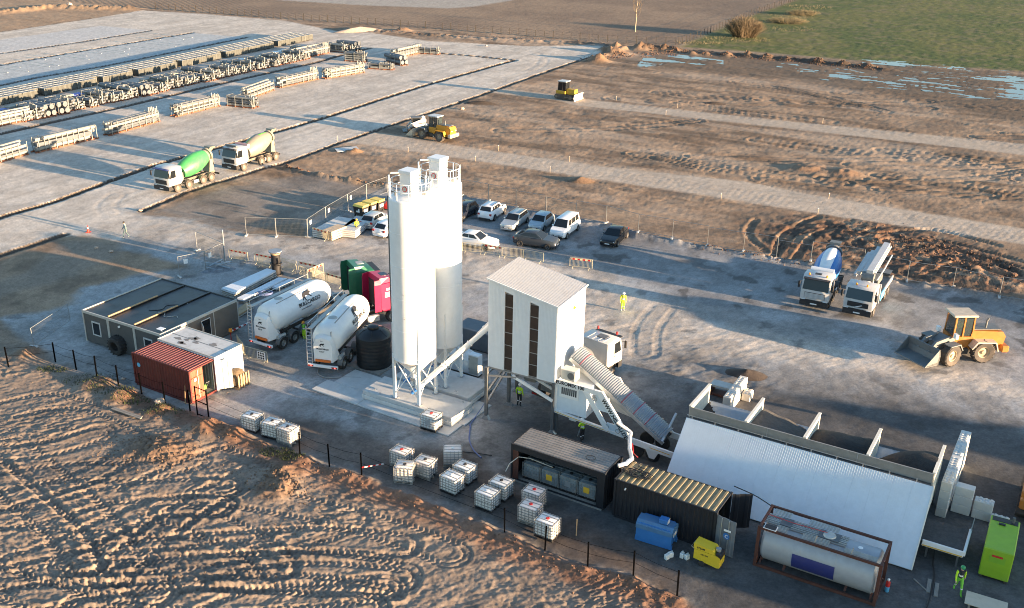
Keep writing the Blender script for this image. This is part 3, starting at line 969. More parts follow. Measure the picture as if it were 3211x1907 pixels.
def silo(label, loc, top, bot, foot, flip):
    t = thing('cement_silo', label, 'silo', loc, SITE, 'white cement silos')
    R = 1.49
    prof = [(R, bot)]
    for z in np.arange(bot + 2.3, top - .5, 2.3):
        prof += [(R, z - .02), (R + .012, z), (R, z + .02)]
    prof += [(R, top - .12), (R - .03, top - .04), (R - .1, top)]
    MB().lathe(prof, n=48, cap=False).obj('shell', 'silo_white', t, 22)
    MB().lathe([(R, bot), (R + .04, bot + .03), (R + .04, bot - .03), (R - .02, bot - .05), (.28, bot - 1.35), (.28, bot - 1.75), (.2, bot - 1.8)], n=36).obj('hopper_cone', 'silo_white', t, 50)
    rf = MB().lathe([(R - .1, top), (R - .14, top + .02), (.3, top + .16), (.02, top + .17)], n=36, cap=False).obj('roof', 'silo_white', t, 50)
    MB().cyl((.75, .55, top + .05), (.75, .55, top + .32), .22, n=14).obj('manhole', 'steel', rf, 40)
    MB().cyl((-.8, -.6, top), (-.8, -.6, top + .45), .1, n=10).obj('pressure_valve', 'steel', rf, 40)
    q = 1.03
    for sx in (-1, 1):
        for sy in (-1, 1):
            lg = MB().box(sx * q - .085, sx * q + .085, sy * q - .085, sy * q + .085, foot + .03, bot + .25).obj('leg', 'silo_white', t)
            MB().box(sx * q - .2, sx * q + .2, sy * q - .2, sy * q + .2, foot, foot + .03).obj('foot_plate', 'steel', lg)
            MB().box(sx * (q + .03) - .035, sx * (q + .03) + .035, sy * (q + .03) - .035, sy * (q + .03) + .035, bot + .25, bot + 2.6).obj('stiffener', 'silo_white', t)
    for (x0, y0, x1, y1) in ((-q, -q, q, -q), (q, -q, q, q), (q, q, -q, q), (-q, q, -q, -q)):
        for a, b in ((0, 1), (1, 0)):
            dx = .025 * (1 if a else -1)
            p = [(x0 + dx, y0 + dx, foot + .3), (x1 + dx, y1 + dx, bot - .12)] if a == 0 else [(x1 + dx, y1 + dx, foot + .3), (x0 + dx, y0 + dx, bot - .12)]
            MB().bar(p[0], p[1], .06).obj('brace', 'silo_white', t)
    rl = MB()
    for k in range(10):
        a = 2 * math.pi * (k + .3) / 10
        rl.cyl((1.36 * math.cos(a), 1.36 * math.sin(a), top - .05), (1.36 * math.cos(a), 1.36 * math.sin(a), top + 1.12), .028, n=6)
    for z in (.58, 1.1):
        rl.tube([(1.36 * math.cos(2 * math.pi * k / 32), 1.36 * math.sin(2 * math.pi * k / 32), top + z) for k in range(33)], .024, 6)
    rl.obj('railing', 'silo_white', t, 60)
    fx = -.1
    fb = MB().cbox(fx - .45, fx + .45, -.5, .4, top + .1, top + 1.55, .02).obj('filter_box', 'silo_white', t)
    MB().cbox(fx - .52, fx + .52, -.57, .47, top + 1.55, top + 1.78, .03).obj('lid', 'silo_white', fb)
    MB().cyl((fx - .05, -.505, top + .55), (fx - .05, -.52, top + .55), .19, n=20).obj('badge', 'bright_red', fb)
    MB().cyl((fx - .05, -.52, top + .55), (fx - .05, -.526, top + .55), .14, n=20).obj('badge_centre', 'galv', fb)
    MB().box(fx + .45, fx + .55, -.3, -.05, top + .5, top + .85).obj('control_box', 'galv', fb)
    MB().tube([(-1.02, -1.02, top + .05), (-1.02, -1.02, top + 1.5), (-.9, -.9, top + 1.62), (-.4, -.5, top + 1.62)], .05, 8).obj('vent_pipe', 'silo_white', t, 60)
    a = rad(205)
    px, py = (R + .07) * math.cos(a), (R + .07) * math.sin(a)
    MB().tube([(px, py, .9), (px, py, top - .1), (px * .9, py * .9, top + .25), (px * .6, py * .6, top + .3)], .05, 8).obj('filling_pipe', 'grey_plastic', t, 60)
    ld = MB()
    a = rad(75)
    for da in (-.14, .14):
        ld.bar(((R + .16) * math.cos(a + da), (R + .16) * math.sin(a + da), 1.5), ((R + .16) * math.cos(a + da), (R + .16) * math.sin(a + da), top + 1.0), .045)
    for z in np.arange(1.7, top + .9, .3):
        ld.bar(((R + .16) * math.cos(a - .14), (R + .16) * math.sin(a - .14), z), ((R + .16) * math.cos(a + .14), (R + .16) * math.sin(a + .14), z), .03)
    ld.obj('ladder', 'galv', t)
    vl = MB().box(-.3, .3, -.22, .22, bot - 2.02, bot - 1.8).obj('outlet_valve', 'steel', t)
    MB().cyl((-.3, -.1, bot - 1.95), (-.75, -.3, bot - 2.15), .14, n=12).obj('motor', 'blue_paint', vl, 40)
    for z in (7.4, 9.1):
        MB().tube([(.35, -R - .02, z), (.3, -R - .12, z - .05), (.42, -R - .1, z - .12)], .025, 6).obj('hook', 'steel', t)
    return t


silo('front white cement silo, nearer the black water tank', (-6.68, 63.05), 15.38, 3.95, .75, 0)
silo('rear white cement silo, half hidden behind the front one', (-5.02, 65.75), 15.55, 3.88, .75, 1)

# foundations: flat slabs, then two layers of heavy slabs under each silo


def slab(label, origin, rz, x0, x1, y0, y1, z0, z1, mat='concrete', grp=None, hooks=()):
    t = thing('concrete_slab', label, 'concrete slab', origin, rz, grp)
    MB().cbox(x0, x1, y0, y1, z0, z1, .025).obj('slab', mat, t)
    for hx, hy in hooks:
        MB().tube([(hx - .07, hy, z1 - .02), (hx - .06, hy, z1 + .1), (hx, hy, z1 + .14), (hx + .06, hy, z1 + .1), (hx + .07, hy, z1 - .02)], .02, 6).obj('lifting_eye', 'steel', t)


O1 = (-14.43,64.92)
O2 = (-4.11,58.69)
A0 = -31.1
LB = math.hypot(O2[0] - O1[0], O2[1] - O1[1])
slab('long flat ground slab at the left end beside the tankers', O1, A0, 0, 4.2, .0, 1.75, 0, .12, 'concrete', 'flat ground slabs')
slab('long flat ground slab in front of the silo, under the caged tank', O1, A0, 4.23, LB, .0, 1.75, 0, .115, 'concrete', 'flat ground slabs')
slab('flat ground slab in front of the black water tank', O1, A0, .6, 4.0, 1.78, 4.2, 0, .11, 'concrete', 'flat ground slabs')
slab('flat ground slab at the right end by the plant leg', O1, A0, 8.6, LB + .15, 1.78, 5.2, 0, .11, 'concrete', 'flat ground slabs')
PA = (-6.68, 63.05)
slab('lower pale slab under the front silo', PA, SITE, -3.72, 4.0, -1.42, 1.32, .125, .43, 'concrete_pale', 'slabs under the silos', [(-1.6, -1.2), (1.5, -1.2)])
slab('upper slab under the front silo, its left end long', PA, SITE, -3.66, 3.94, -1.36, 1.26, .432, .748, 'concrete', 'slabs under the silos', [(-2.9, -.9), (-2.2, -1.2), (3.4, .9)])
PB = (-5.02, 65.75)
slab('lower pale slab under the rear silo', PB, SITE, -3.3, 3.4, -1.6, 1.6, .125, .43, 'concrete_pale', 'slabs under the silos', [(1.6, -1.45)])
slab('upper slab under the rear silo, with lifting eyes', PB, SITE, -3.2, 3.3, -1.5, 1.5, .432, .748, 'concrete', 'slabs under the silos', [(2.0, -1.2), (.6, -1.2), (2.9, 1.1)])

# mixer house
HO, HA = (-1.56, 61.6), -27.5
t = thing('mixer_house', 'tall white clad mixer house on steel legs with two dark window strips', 'plant building', HO, HA)
HL, HD, ZB, ZL, ZR = 5.08, 4.4, 3.9, 10.3, 9.34
zt = lambda x: ZL + (ZR - ZL) * x / HL
fw = MB()
cuts = [(0, 1.22), (1.84, 3.08), (3.72, HL)]
for a, b in cuts:
    fw.prism([(a, ZB), (b, ZB), (b, zt(b)), (a, zt(a))], 0, .1, 'y')
for a, b in ((1.22, 1.84), (3.08, 3.72)):
    fw.prism([(a, zt(a) - .45), (b, zt(b) - .45), (b, zt(b)), (a, zt(a))], .003, .1, 'y')
fwo = fw.obj('front_wall', 'panel_white', t)
sm = MB()
for a, b in cuts:
    for x in np.arange(a + .1, b - .03, .1):
        sm.box(x - .006, x + .006, -.008, 0, ZB + .02, zt(x) - .03)
sm.obj('panel_ribs', 'panel_white', fwo)
for a, b in ((1.22, 1.84), (3.08, 3.72)):
    st = MB().box(a, b, .075, .1, ZB, zt(b) - .46).obj('window_strip', 'steel', t)
    z0, z1 = ZB + .03, zt(b) - .47
    for k in range(6):
        h = (z1 - z0) / 6
        MB().box(a + .03, b - .03, .05, .073, z0 + h * k + .035, z0 + h * (k + 1) - .035).obj('pane', 'window_brown', st)
rw = MB().prism([(.1, ZB), (HD, ZB), (HD, ZR), (.1, ZR)], HL - .1, HL, 'x').obj('right_wall', 'panel_white', t)
MB().cyl((HL, 2.5, ZR - .9), (HL + .12, 2.5, ZR - .95), .1, n=12).obj('lamp', 'amber', rw)
MB().prism([(.1, ZB), (HD, ZB), (HD, ZL), (.1, ZL)], 0, .1, 'x').obj('left_wall', 'panel_white', t)
MB().prism([(.1, ZB), (HL - .1, ZB), (HL - .1, zt(HL - .1)), (.1, zt(.1))], HD - .1, HD, 'y').obj('back_wall', 'panel_white', t)
MB().box(.12, HL - .12, .12, HD - .12, ZB + .002, ZB + .1).obj('floor_plate', 'steel', t)
sl = math.atan2(ZR - ZL, HL)
rm = MB()
M = Matrix.Translation((-.08, HD + .08, ZL + .09)) @ Matrix.Rotation(-sl, 4, 'Y') @ Matrix.Rotation(rad(-90), 4, 'Z') @ Matrix.Rotation(rad(-90), 4, 'X')
rm.wave(HD + .16, HL / math.cos(sl) + .2, .19, .035, .03, M, .45)
rm.obj('roof', 'roof_white', t)
for nm, (x0, y0, x1, y1) in dict(f=(-.09, -.1, HL + .09, -.1), r=(HL + .09, -.1, HL + .09, HD + .09), l=(-.09, HD + .09, -.09, -.1)).items():
    MB().bar((x0, y0, zt(max(0, min(x0, HL))) + .03), (x1, y1, zt(max(0, min(x1, HL))) + .03), .05, .1).obj('roof_edge_trim', 'panel_white', t)
for (x, y, gx) in ((.1, -.35, 0), (HL - .15, .12, 0), (.1, HD - .2, 0), (HL - .15, HD - .2, 0), (.55, 2.1, 0)):
    lg = MB().box(x - .1, x + .1, y - .1, y + .1, .05, ZB + .1).obj('leg', 'steel_dark', t)
    MB().prism([(x - .3, 0), (x + .3, 0), (x + .1, .3), (x - .1, .3)], y - .13, y + .13, 'y').obj('foot', 'steel', lg)
for p, q in (((.1, -.35, ZB - .5), (2.6, .05, ZB - .25)), ((.1, -.35, 2.0), (.55, 2.1, ZB - .3)), ((.1, -.3, ZB - .4), (.1, HD - .2, ZB - .4)), ((.1, -.35, 1.2), (.1, HD - .2, ZB - .6)), ((0, .1, ZB - .08), (HL, .1, ZB - .08)), ((0, HD - .1, ZB - .08), (HL, HD - .1, ZB - .08))):
    MB().bar(p, q, .12).obj('brace', 'steel', t)
for y in (.0, 1.2):
    MB().bar((1.9, y, ZB - .25), (4.95, y, ZB - 1.35), .14, .2).obj('chute_beam', 'white_paint', t)
MB().prism([(1.6, ZB - .02), (3.6, ZB - .02), (3.0, ZB - 1.1), (2.2, ZB - 1.1)], 1.3, 3.2, 'y').obj('discharge_chute', 'machine_grey', t)

# screw conveyors from the silos to the house
def screw(label, p, q, r):
    t = thing('screw_conveyor', label, 'screw conveyor', p[:2], 0, 'screw conveyors', p[2])
    d = (q[0] - p[0], q[1] - p[1], q[2] - p[2])
    MB().cyl((0, 0, 0), d, r, n=18).obj('tube', 'silo_white', t, 40)
    V0, u = Vector((0, 0, 0)), Vector(d)
    for f in (.02, .36, .4, .7):
        MB().cyl(V0 + u * f, V0 + u * (f + .008), r + .05, n=18).obj('flange', 'silo_white', t, 40)
    MB().cyl(-u.normalized() * .55, -u.normalized() * .02, .13, n=14).obj('motor', 'blue_paint', t, 40)
    MB().cyl((0, 0, .05), (0, 0, .75), .17, n=14).obj('inlet', 'silo_white', t, 40)
    pts = [V0 + u * f + Vector((0, 0, r + .04 + .05 * math.sin(f * 19))) for f in np.linspace(.05, .95, 16)]
    MB().tube(pts, .03, 6).obj('cable', 'hose_black', t)


screw('white screw conveyor tube rising from the front silo to the mixer house', (-6.5, 62.6, 1.55), (-1.3, 62.3, 6.75), .19)
screw('white screw conveyor tube rising from the rear silo to the mixer house', (-4.85, 65.5, 1.6), (-.6, 64.3, 6.9), .19)

# the trailer frame with the drive container and the inclined conveyor
FO = (2.95, 59.45)
t = thing('plant_trailer', 'white plant trailer frame with slotted panel and lettering beside the mixer house', 'mixing plant', FO, SITE)
z0l, z0r = 1.72, 1.3


def zb(x):
    return z0l + (z0r - z0l) * x / 5.4


side = [(0, z0l), (5.9, zb(5.9)), (4.7, 2.0 + .6), (3.25, 4.05), (.0, 4.15)]
MB().box(.12, 2.35, .05, 2.3, z0l + .12, 3.85).obj('drive_housing', 'panel_white', t)
MB().box(.02, .16, -.06, 2.4, z0l, 4.1).obj('corner_post', 'white_paint', t)
ch = MB()
ch.bar((0, 0, z0l + .06), (6.0, 0, zb(6.0) + .06), .14, .2)
ch.obj('lower_chord', 'white_paint', t)
MB().bar((.1, -.073, z0l + .03), (4.2, -.073, zb(4.2) + .03), .012, .045).obj('yellow_stripe', 'yellow', t)
tc_ = MB().bar((.0, 0, 4.0), (3.3, 0, 3.98), .14, .34).obj('top_chord', 'white_paint', t)
dg_ = MB()
dg_.prism([(2.95, 4.17), (3.5, 4.17), (5.65, 1.42), (5.05, 1.42)], -.12, .06, 'y')
dg_.obj('lettered_diagonal', 'white_paint', t)
MB().prism([(2.1, 3.84), (2.5, 3.84), (4.2, 1.46), (3.8, 1.46)], -.1, .04, 'y').obj('diagonal', 'white_paint', t)
MB().box(3.0, 4.0, -.02, .02, 2.75, 3.83).obj('gusset_plate', 'panel_white', t)
MB().box(3.9, 4.8, -.02, .02, 1.46, 2.05).obj('gusset_plate', 'panel_white', t)
for (x, z) in ((2.95, 3.5), (3.9, 1.75), (4.75, 1.7)):
    rg = MB().lathe([(.13, 0), (.17, 0), (.17, .012), (.13, .012), (.13, 0)], (x, -.13 if x > 4 else -.03, z), (x, -1, z), n=20, cap=False)
    rg.obj('ring_mark', 'galv_dull', t)
lp = MB().box(.32, 1.75, .015, .04, 2.95, 3.8).obj('slotted_panel', 'white_paint', t)
for k in range(8):
    MB().box(.5 + k * .145, .59 + k * .145, .003, .014, 3.18 - .0 * k, 3.68).obj('slot', 'ink', lp)
text_mesh('lettering', 'EUROMIX 100', .34, 'ink', t, MX((.1, -.076, 3.9), (1, 0, 0), (0, 0, 1)), bold=.012)
dd = Vector((2.15, 0, -2.75)).normalized()
text_mesh('lettering', 'WWW.NISBAU.DE', .36, 'ink', t, MX((3.47, -.126, 3.6), dd, (-dd.z, 0, dd.x)), bold=.012)
MB().bar((5.6, 0, 1.25), (9.6, 0, 1.0), .12, .42).obj('rear_beam', 'white_paint', t)
MB().bar((7.0, -.065, 1.16), (8.4, -.065, 1.07), .012, .045).obj('yellow_stripe', 'yellow', t)
MB().bar((8.7, -.065, 1.05), (9.5, -.065, 1.0), .012, .045).obj('yellow_stripe', 'yellow', t)
MB().bar((5.6, 2.3, 1.25), (9.6, 2.3, 1.0), .12, .42).obj('rear_beam', 'white_paint', t)
MB().prism([(0, z0l), (3.2, z0l), (5.6, 1.4), (3.6, 4.2), (.3, 4.2)], 2.3, 2.42, 'y').obj('far_side_plate', 'white_paint', t)
MB().prism([(6.6, 1.0), (7.6, .95), (7.3, .3), (6.95, .3)], .1, .2, 'y').obj('support_leg', 'white_paint', t)
MB().prism([(8.6, .9), (9.4, .85), (9.1, .15), (8.8, .15)], .1, .2, 'y').obj('support_leg', 'sky_blue', t)
for x in (6.0, 7.1):
    for y in (.35, 2.0):
        w = MB().lathe([(.2, -.12), (.46, -.13), (.5, -.08), (.5, .08), (.46, .13), (.2, .12)], (x, y, .5), (x, y + 1, .5), n=22).obj('wheel', 'rubber', t, 40)
MB().box(1.0, 1.5, .3, .8, 1.2, 1.62).obj('gearbox', 'white_paint', t)
MB().bar((.1, .15, .05), (.1, .15, z0l), .2).obj('leg', 'steel_dark', t)
MB().bar((1.6, .5, .05), (2.1, .5, z0l), .07).obj('prop', 'galv', t)
ac = thing('air_conditioner', 'small pale air conditioner on the plant trailer below the conveyor mouth', 'air conditioner', offs(FO, SITE, .35, .35), SITE, z=4.19)
MB().cbox(0, 1.05, -.25, .45, 0, .75, .03).obj('casing', 'cream_inside', ac)
MB().lathe([(.02, 0), (.25, 0), (.25, .02), (.02, .02)], (.75, -.26, .38), (.75, -1, .38), n=20).obj('fan_grille', 'grey_plastic', ac)

CP, CQ = (4.35, 61.0, 5.35), (10.35, 57.15, 1.25)
t = thing('inclined_conveyor', 'inclined conveyor under a ribbed half-round silver cover with red straps', 'conveyor', CP[:2], 0, z=CP[2])
d = Vector(CQ) - Vector(CP)
Ln = d.length
u = d.normalized()
sd = Vector((-u.y, u.x, 0)).normalized()
up_ = sd.cross(u) if sd.cross(u).z > 0 else u.cross(sd)


def hoop(tt, a, b, n=12):
    """half ellipse across the belt"""
    return [u * tt + sd * (a * math.cos(math.pi * i / n)) + up_ * (b * math.sin(math.pi * i / n)) for i in range(n + 1)]


secs = []
for k in range(int(Ln / .15)):
    for dt, e in ((0, 0), (.05, 0), (.08, .05), (.12, .05)):
        secs.append(hoop(k * .15 + dt, .74 + e, .5 + e))
MB().loft(secs, False, False).obj('ribbed_cover', 'galv_cover', t, 20)
for f in (.1, .55, .68, .8):
    MB().loft([hoop(Ln * f, .8, .56), hoop(Ln * f + .05, .8, .56)], False, False).obj('strap', 'strap_red', t)
for s in (-1, 1):
    a = sd * (.78 * s) + Vector((0, 0, -.14))
    MB().bar(a, a + d, .1, .26).obj('side_beam', 'galv', t)
MB().plate([sd * -.6 + Vector((0, 0, -.05)), sd * -.6 + d + Vector((0, 0, -.05)), sd * .6 + d + Vector((0, 0, -.05)), sd * .6 + Vector((0, 0, -.05))], .03).obj('belt', 'black_plastic', t)
for f in (.3, .45, .6, .75, .9):
    p = d * f
    MB().bar(p + sd * .72 + Vector((0, 0, -.2)), p + sd * -.72 + Vector((0, 0, -.2)), .08).obj('cross_member', 'galv', t)
MB().bar(d * 1.0 + sd * -1.0 + Vector((0, 0, .1)), d * .98 + sd * 1.3 + Vector((0, 0, 1.0)), .14).obj('lift_arm', 'galv', t)

t = thing('foil_duct', 'silver foil wrapped hose bending from the plant trailer to the container roof', 'duct', (7.73,57.24), 0)
b0, b1, b2, b3 = (6.89,56.57), (7.77,56.23), (7.42,53.42), (6.45,51.11)
o0 = t.location
rel = lambda p, z: (p[0] - o0.x, p[1] - o0.y, z)
path = [(b0, 2.6), ((7.45,56.44), 2.25), (b1, 2.0), ((7.50,54.70), 2.15), (b2, 2.35), ((7.34,51.90), 2.75), ((6.97,51.33), 2.8), (b3, 2.75)]
pp = [Vector(rel(p, z)) for p, z in path]
fine = []
for i in range(len(pp) - 1):
    for f in (0, .33, .66):
        fine.append(pp[i].lerp(pp[i + 1], f) + Vector((rng.uniform(-.03, .03), rng.uniform(-.03, .03), rng.uniform(-.03, .03))))
fine.append(pp[-1])
MB().tube(fine, .13, 10).obj('hose', 'foil', t, 60)
MB().tube([pp[3] + Vector((.2, 0, 0)), pp[4] + Vector((.2, 0, -.1)), pp[5] + Vector((.35, .1, .08))], .03, 6).obj('red_cable', 'bright_red', t)

# aggregate bins with the leaning white wall in front
BO = (11.35, 56.2)
t = thing('aggregate_bins', 'row of four steel aggregate bins with white dividers behind the leaning white wall', 'aggregate bins', BO, SITE)
BL, BD = 14.62, 3.6
MB().prism([(0, 3.38), (0, 4.0), (.09, 4.0), (.09, 3.38)], 0, BL, 'x').obj('front_beam', 'steel_dull', t)
MB().prism([(-.05, 3.36), (-.25, 3.36), (-.25, 3.2), (-.05, 3.2)], 0, BL, 'x').obj('gutter', 'steel_dark', t)
for x in (5.0, 10.4):
    MB().box(x, x + .04, -.015, 0, 3.38, 3.98).obj('beam_joint', 'galv', t)
for k, x in enumerate((0, 3.62, 7.25, 10.95, 14.62)):
    dv = MB()
    dv.prism([(.09, 1.0), (BD, 1.0), (BD + .1, 3.9), (BD, 4.0), (.09, 4.0)], x - .05, x + .05, 'x')
    dvo = dv.obj('divider', 'bin_white', t)
    MB().box(x - .09, x + .09, .09, BD + .05, 4.0, 4.06).obj('divider_cap', 'bin_cap', dvo)
for k in range(4):
    x0, x1 = (0, 3.62, 7.25, 10.95, 14.62)[k] + .05, (0, 3.62, 7.25, 10.95, 14.62)[k + 1] - .05
    hp = MB()
    hp.plate([(x0, .1, 3.36), (x0, 1.6, 1.5), (x1, 1.6, 1.5), (x1, .1, 3.36)], .03)
    hp.plate([(x0, 1.6, 1.5), (x0, BD + .2, 2.75), (x1, BD + .2, 2.75), (x1, 1.6, 1.5)], .03)
    hp.plate([(x0, BD + .2, 2.75), (x0, BD + .22, 2.2), (x1, BD + .22, 2.2), (x1, BD + .2, 2.75)], .03)
    hp.obj('hopper_plate', 'galv_blue', t)
for x in np.arange(.3, BL, 2.85):
    for y in (.3, BD):
        MB().box(x - .1, x + .1, y - .1, y + .1, 0, 2.2 if y > 1 else 3.3).obj('leg', 'steel_dark', t)


def heap(name, label, loc, rx, ry, h, mat, z=0, rz=0, cat='aggregate heap', n=22, flat=1.6, seed=1, group=None):
    vs, fs = [], []
    for j in range(n // 2 + 1):
        r = j / (n // 2)
        for i in range(n):
            a = 2 * math.pi * i / n
            nz = .75 + .5 * float(fbm(np.array([math.cos(a) * r * 2 + seed * 3.1]), np.array([math.sin(a) * r * 2 + seed * 1.7]), 3, seed)[0])
            vs.append((rx * r * math.cos(a) * (.85 + .3 * nz * r), ry * r * math.sin(a) * (.85 + .3 * nz * r), h * max(0, 1 - r ** flat) * nz - .1 * r))
    k = n // 2
    for j in range(k):
        for i in range(n):
            fs.append((j * n + i, j * n + (i + 1) % n, (j + 1) * n + (i + 1) % n, (j + 1) * n + i))
    o = MB().add(vs, [f[::-1] for f in fs]).obj(name, mat, None, 60, None, (loc[0], loc[1], z), rz)
    return tag(o, label, cat, group)


def bin_fill(label, x0, x1, prof, mat):
    """aggregate lying in one bin, prof gives its height across the bin from front to back at left and right"""
    n = 14
    vs, fs = [], []
    for i in range(n + 1):
        for j in range(n + 1):
            f, g = i / n, j / n
            y = .12 + (BD + .1) * g
            z = (prof[0] * (1 - f) + prof[1] * f) + (prof[2] - prof[0]) * math.sin(math.pi * g) * (.5 + .5 * math.sin(math.pi * f)) - prof[3] * g
            z += .16 * (float(vnoise(np.array([f * 5 + x0]), np.array([g * 5]), 3)[0]) - .5)
            floor = (3.36 - (y - .1) * 1.24) if y < 1.6 else 1.5 + (y - 1.6) * .568
            vs.append((x0 + (x1 - x0) * f, y, max(z, floor - .06)))
    for i in range(n):
        for j in range(n):
            a = i * (n + 1) + j
            fs.append((a, a + n + 1, a + n + 2, a + 1))
    o = MB().add(vs, fs).obj('aggregate_heap', mat, None, 60, None, (BO[0], BO[1], 0), SITE)
    tag(o, label, 'aggregate', 'aggregate lying in the bins')


bin_fill('low dark aggregate at the left side of the bin next to the conveyor', .06, 3.56, (3.1, 1.6, 2.9, .5), 'aggregate_dark')
bin_fill('grey gravel heaped in the second bin from the conveyor', 3.68, 7.19, (3.5, 2.8, 3.6, .3), 'aggregate_grey')
bin_fill('near black aggregate filling the third bin from the conveyor', 7.31, 10.89, (3.0, 3.2, 3.6, .1), 'aggregate_dark')
bin_fill('black aggregate piled to the right in the bin farthest from the conveyor', 11.01, 14.56, (2.0, 3.6, 3.2, .3), 'aggregate_dark')

t = thing('leaning_wall', 'long leaning wall of white ribbed sandwich panels in front of the bins', 'wall', offs(BO, SITE, 0, -.36), SITE)
ang = math.atan2(3.36, 3.62)
n = 14
WL = 14.75
for k in range(n):
    x0 = WL * k / n
    w = WL / n - .004
    m = MB()
    q = lambda x, s, o: (x, -3.62 * s - o * math.sin(ang), 3.34 * (1 - s) + .05 + o * math.cos(ang))
    m.add([q(x0, 0, 0), q(x0 + w, 0, 0), q(x0 + w, 1, 0), q(x0, 1, 0), q(x0, 0, .1), q(x0 + w, 0, .1), q(x0 + w, 1, .1), q(x0, 1, .1)], [(0, 1, 2, 3), (7, 6, 5, 4), (4, 5, 1, 0), (5, 6, 2, 1), (6, 7, 3, 2), (7, 4, 0, 3)])
    for r_ in np.arange(.1, w, .13):
        m.add([q(x0 + r_ - .012, 0, .1), q(x0 + r_ + .012, 0, .1), q(x0 + r_ + .012, 1, .1), q(x0 + r_ - .012, 1, .1), q(x0 + r_, 0, .1035), q(x0 + r_, 1, .1035)], [(0, 1, 4), (2, 3, 5), (0, 4, 5, 3), (1, 2, 5, 4)])
    m.obj('panel', 'panel_blue', t)
MB().box(WL + .005, WL + .06, -.12, .02, 3.2, 3.5).obj('end_trim', 'bin_cap', t)
m = MB()
m.add([q(WL, 0, -.02), q(WL + .07, 0, -.02), q(WL + .07, 1, -.02), q(WL, 1, -.02), q(WL, 0, .13), q(WL + .07, 0, .13), q(WL + .07, 1, .13), q(WL, 1, .13)], [(0, 1, 2, 3), (7, 6, 5, 4), (4, 5, 1, 0), (5, 6, 2, 1), (6, 7, 3, 2), (7, 4, 0, 3)])
m.obj('end_trim', 'bin_cap', t)
m = MB()
for k in range(10):
    m.box(.3 + k * 1.5, .36 + k * 1.5, .02, .06, 3.35, 3.62)
m.bar((0, .04, 3.6), (WL * .8, .04, 3.6), .035)
m.obj('handrail', 'galv', t)

# feed tray at the end of the bins
TO = (23.01,46.59)
t = thing('feed_tray', 'white edged conveyor tray holding damp sand at the end of the leaning wall', 'conveyor', TO, SITE)
MB().cbox(0, 2.15, -.05, .05, .85, 1.25, .03).obj('side_plate', 'white_paint', t)
MB().box(.05, 2.1, -.062, -.052, .9, .96).obj('yellow_stripe', 'yellow', t)
MB().cbox(2.1, 2.25, -.03, 2.5, .95, 1.25, .03).obj('end_plate', 'white_paint', t)
MB().box(-.2, 2.1, .05, 2.5, .95, 1.12).obj('tray_floor', 'aggregate_grey', t)
MB().bar((2.2, 2.3, 1.2), (2.25, 2.3, 2.3), .05).obj('post', 'galv', t)
for x in (.3, 1.9):
    MB().bar((x, .3, 0), (x, .3, .9), .1).obj('leg', 'steel_dark', t)

# stacked concrete blocks
blk = {}


def block(label, loc, rz, L=1.5, z=0, studs=True, grp='concrete blocks beside the bins', mat='concrete_pale'):
    key = (L, studs, mat)
    if key not in blk:
        m = MB().cbox(-L / 2, L / 2, -.3, .3, 0, .595, .03)
        if studs:
            for i in range(int(L / .3)):
                for y in (-.15, .15):
                    m.lathe([(.11, .595), (.09, .65), (.07, .665)], (-L / 2 + .15 + i * .3, y, 0), (-L / 2 + .15 + i * .3, y, 1), n=8)
        blk[key] = m.mesh('concrete_block', mat)
    o = link('concrete_block', blk[key], None, None, (loc[0], loc[1], z), rz)
    return tag(o, label, 'concrete block', grp)


w0, w1 = (25.70,50.56), (29.36,56.73)
wa = math.degrees(math.atan2(w1[1] - w0[1], w1[0] - w0[0]))
wl = math.hypot(w1[0] - w0[0], w1[1] - w0[1])
nb = 4
for k in range(nb):
    for lv in range(4):
        p = mid(w0, w1, (k + .5) / nb)
        pos_ = ['at the bin end', 'second from the bins', 'third from the bins', 'at the far end'][k]
        block(['ground layer block of the block wall right of the bins, ' + pos_, 'second layer block of the block wall right of the bins, ' + pos_, 'third layer block of the block wall right of the bins, ' + pos_,
               ['studded top block at the bin end of the block wall', 'second studded top block of the block wall', 'third studded top block of the block wall', 'far studded top block of the block wall'][k]][lv], p, wa, wl / nb - .02, lv * .6, lv == 3)
e = lambda a, b: offs(w0, wa, a, b)
for (a, b, lv, st, lab) in ((1.3, -.95, 0, 0, 'bottom block of the stepped stack'), (1.3, -.95, 1, 0, 'middle block of the stepped stack'), (1.3, -.95, 2, 0, 'smooth upper block leaning against the block wall'), (1.3, -2.1, 0, 0, 'ground block of the middle step'), (1.3, -2.1, 1, 1, 'studded block on the middle step of the stack'), (.9, -3.1, 0, 1, 'studded block at the lowest step of the stack')):
    block(lab + ', right of the bins', e(a, b), wa + 90 if b < -1 else wa + 90, 1.05 if b > -3 else 1.0, lv * .6, bool(st))
v0, v1 = (15.25,62.82), (17.12,66.18)
va = math.degrees(math.atan2(v1[1] - v0[1], v1[0] - v0[0]))
vl = math.hypot(v1[0] - v0[0], v1[1] - v0[1])
block('sunlit studded concrete block behind the bin next to the conveyor', mid(v0, v1), va, vl, .62, True, 'concrete blocks behind the bins', 'block_white')
block('lower concrete block under the sunlit studded one', mid(v0, v1), va, vl, 0, False, 'concrete blocks behind the bins', 'block_white')
block('small studded concrete block beside the sunlit one behind the bins', offs(mid(v0, v1), va, .9, -.68), va, .9, 0, True, 'concrete blocks behind the bins', 'block_white')
t = thing('red_skid', 'rusty red steel skid frame with pale lid behind the first bin', 'skid frame', (15.40,65.46), SITE)
MB().box(-.75, .75, -.45, .45, .75, .9).obj('lid', 'galv_dull', t)
for x in (-.7, .6):
    MB().box(x, x + .1, -.42, .42, 0, .75).obj('upright', 'rust', t)
MB().box(-.6, .6, -.4, .4, .05, .2).obj('base', 'rust', t)

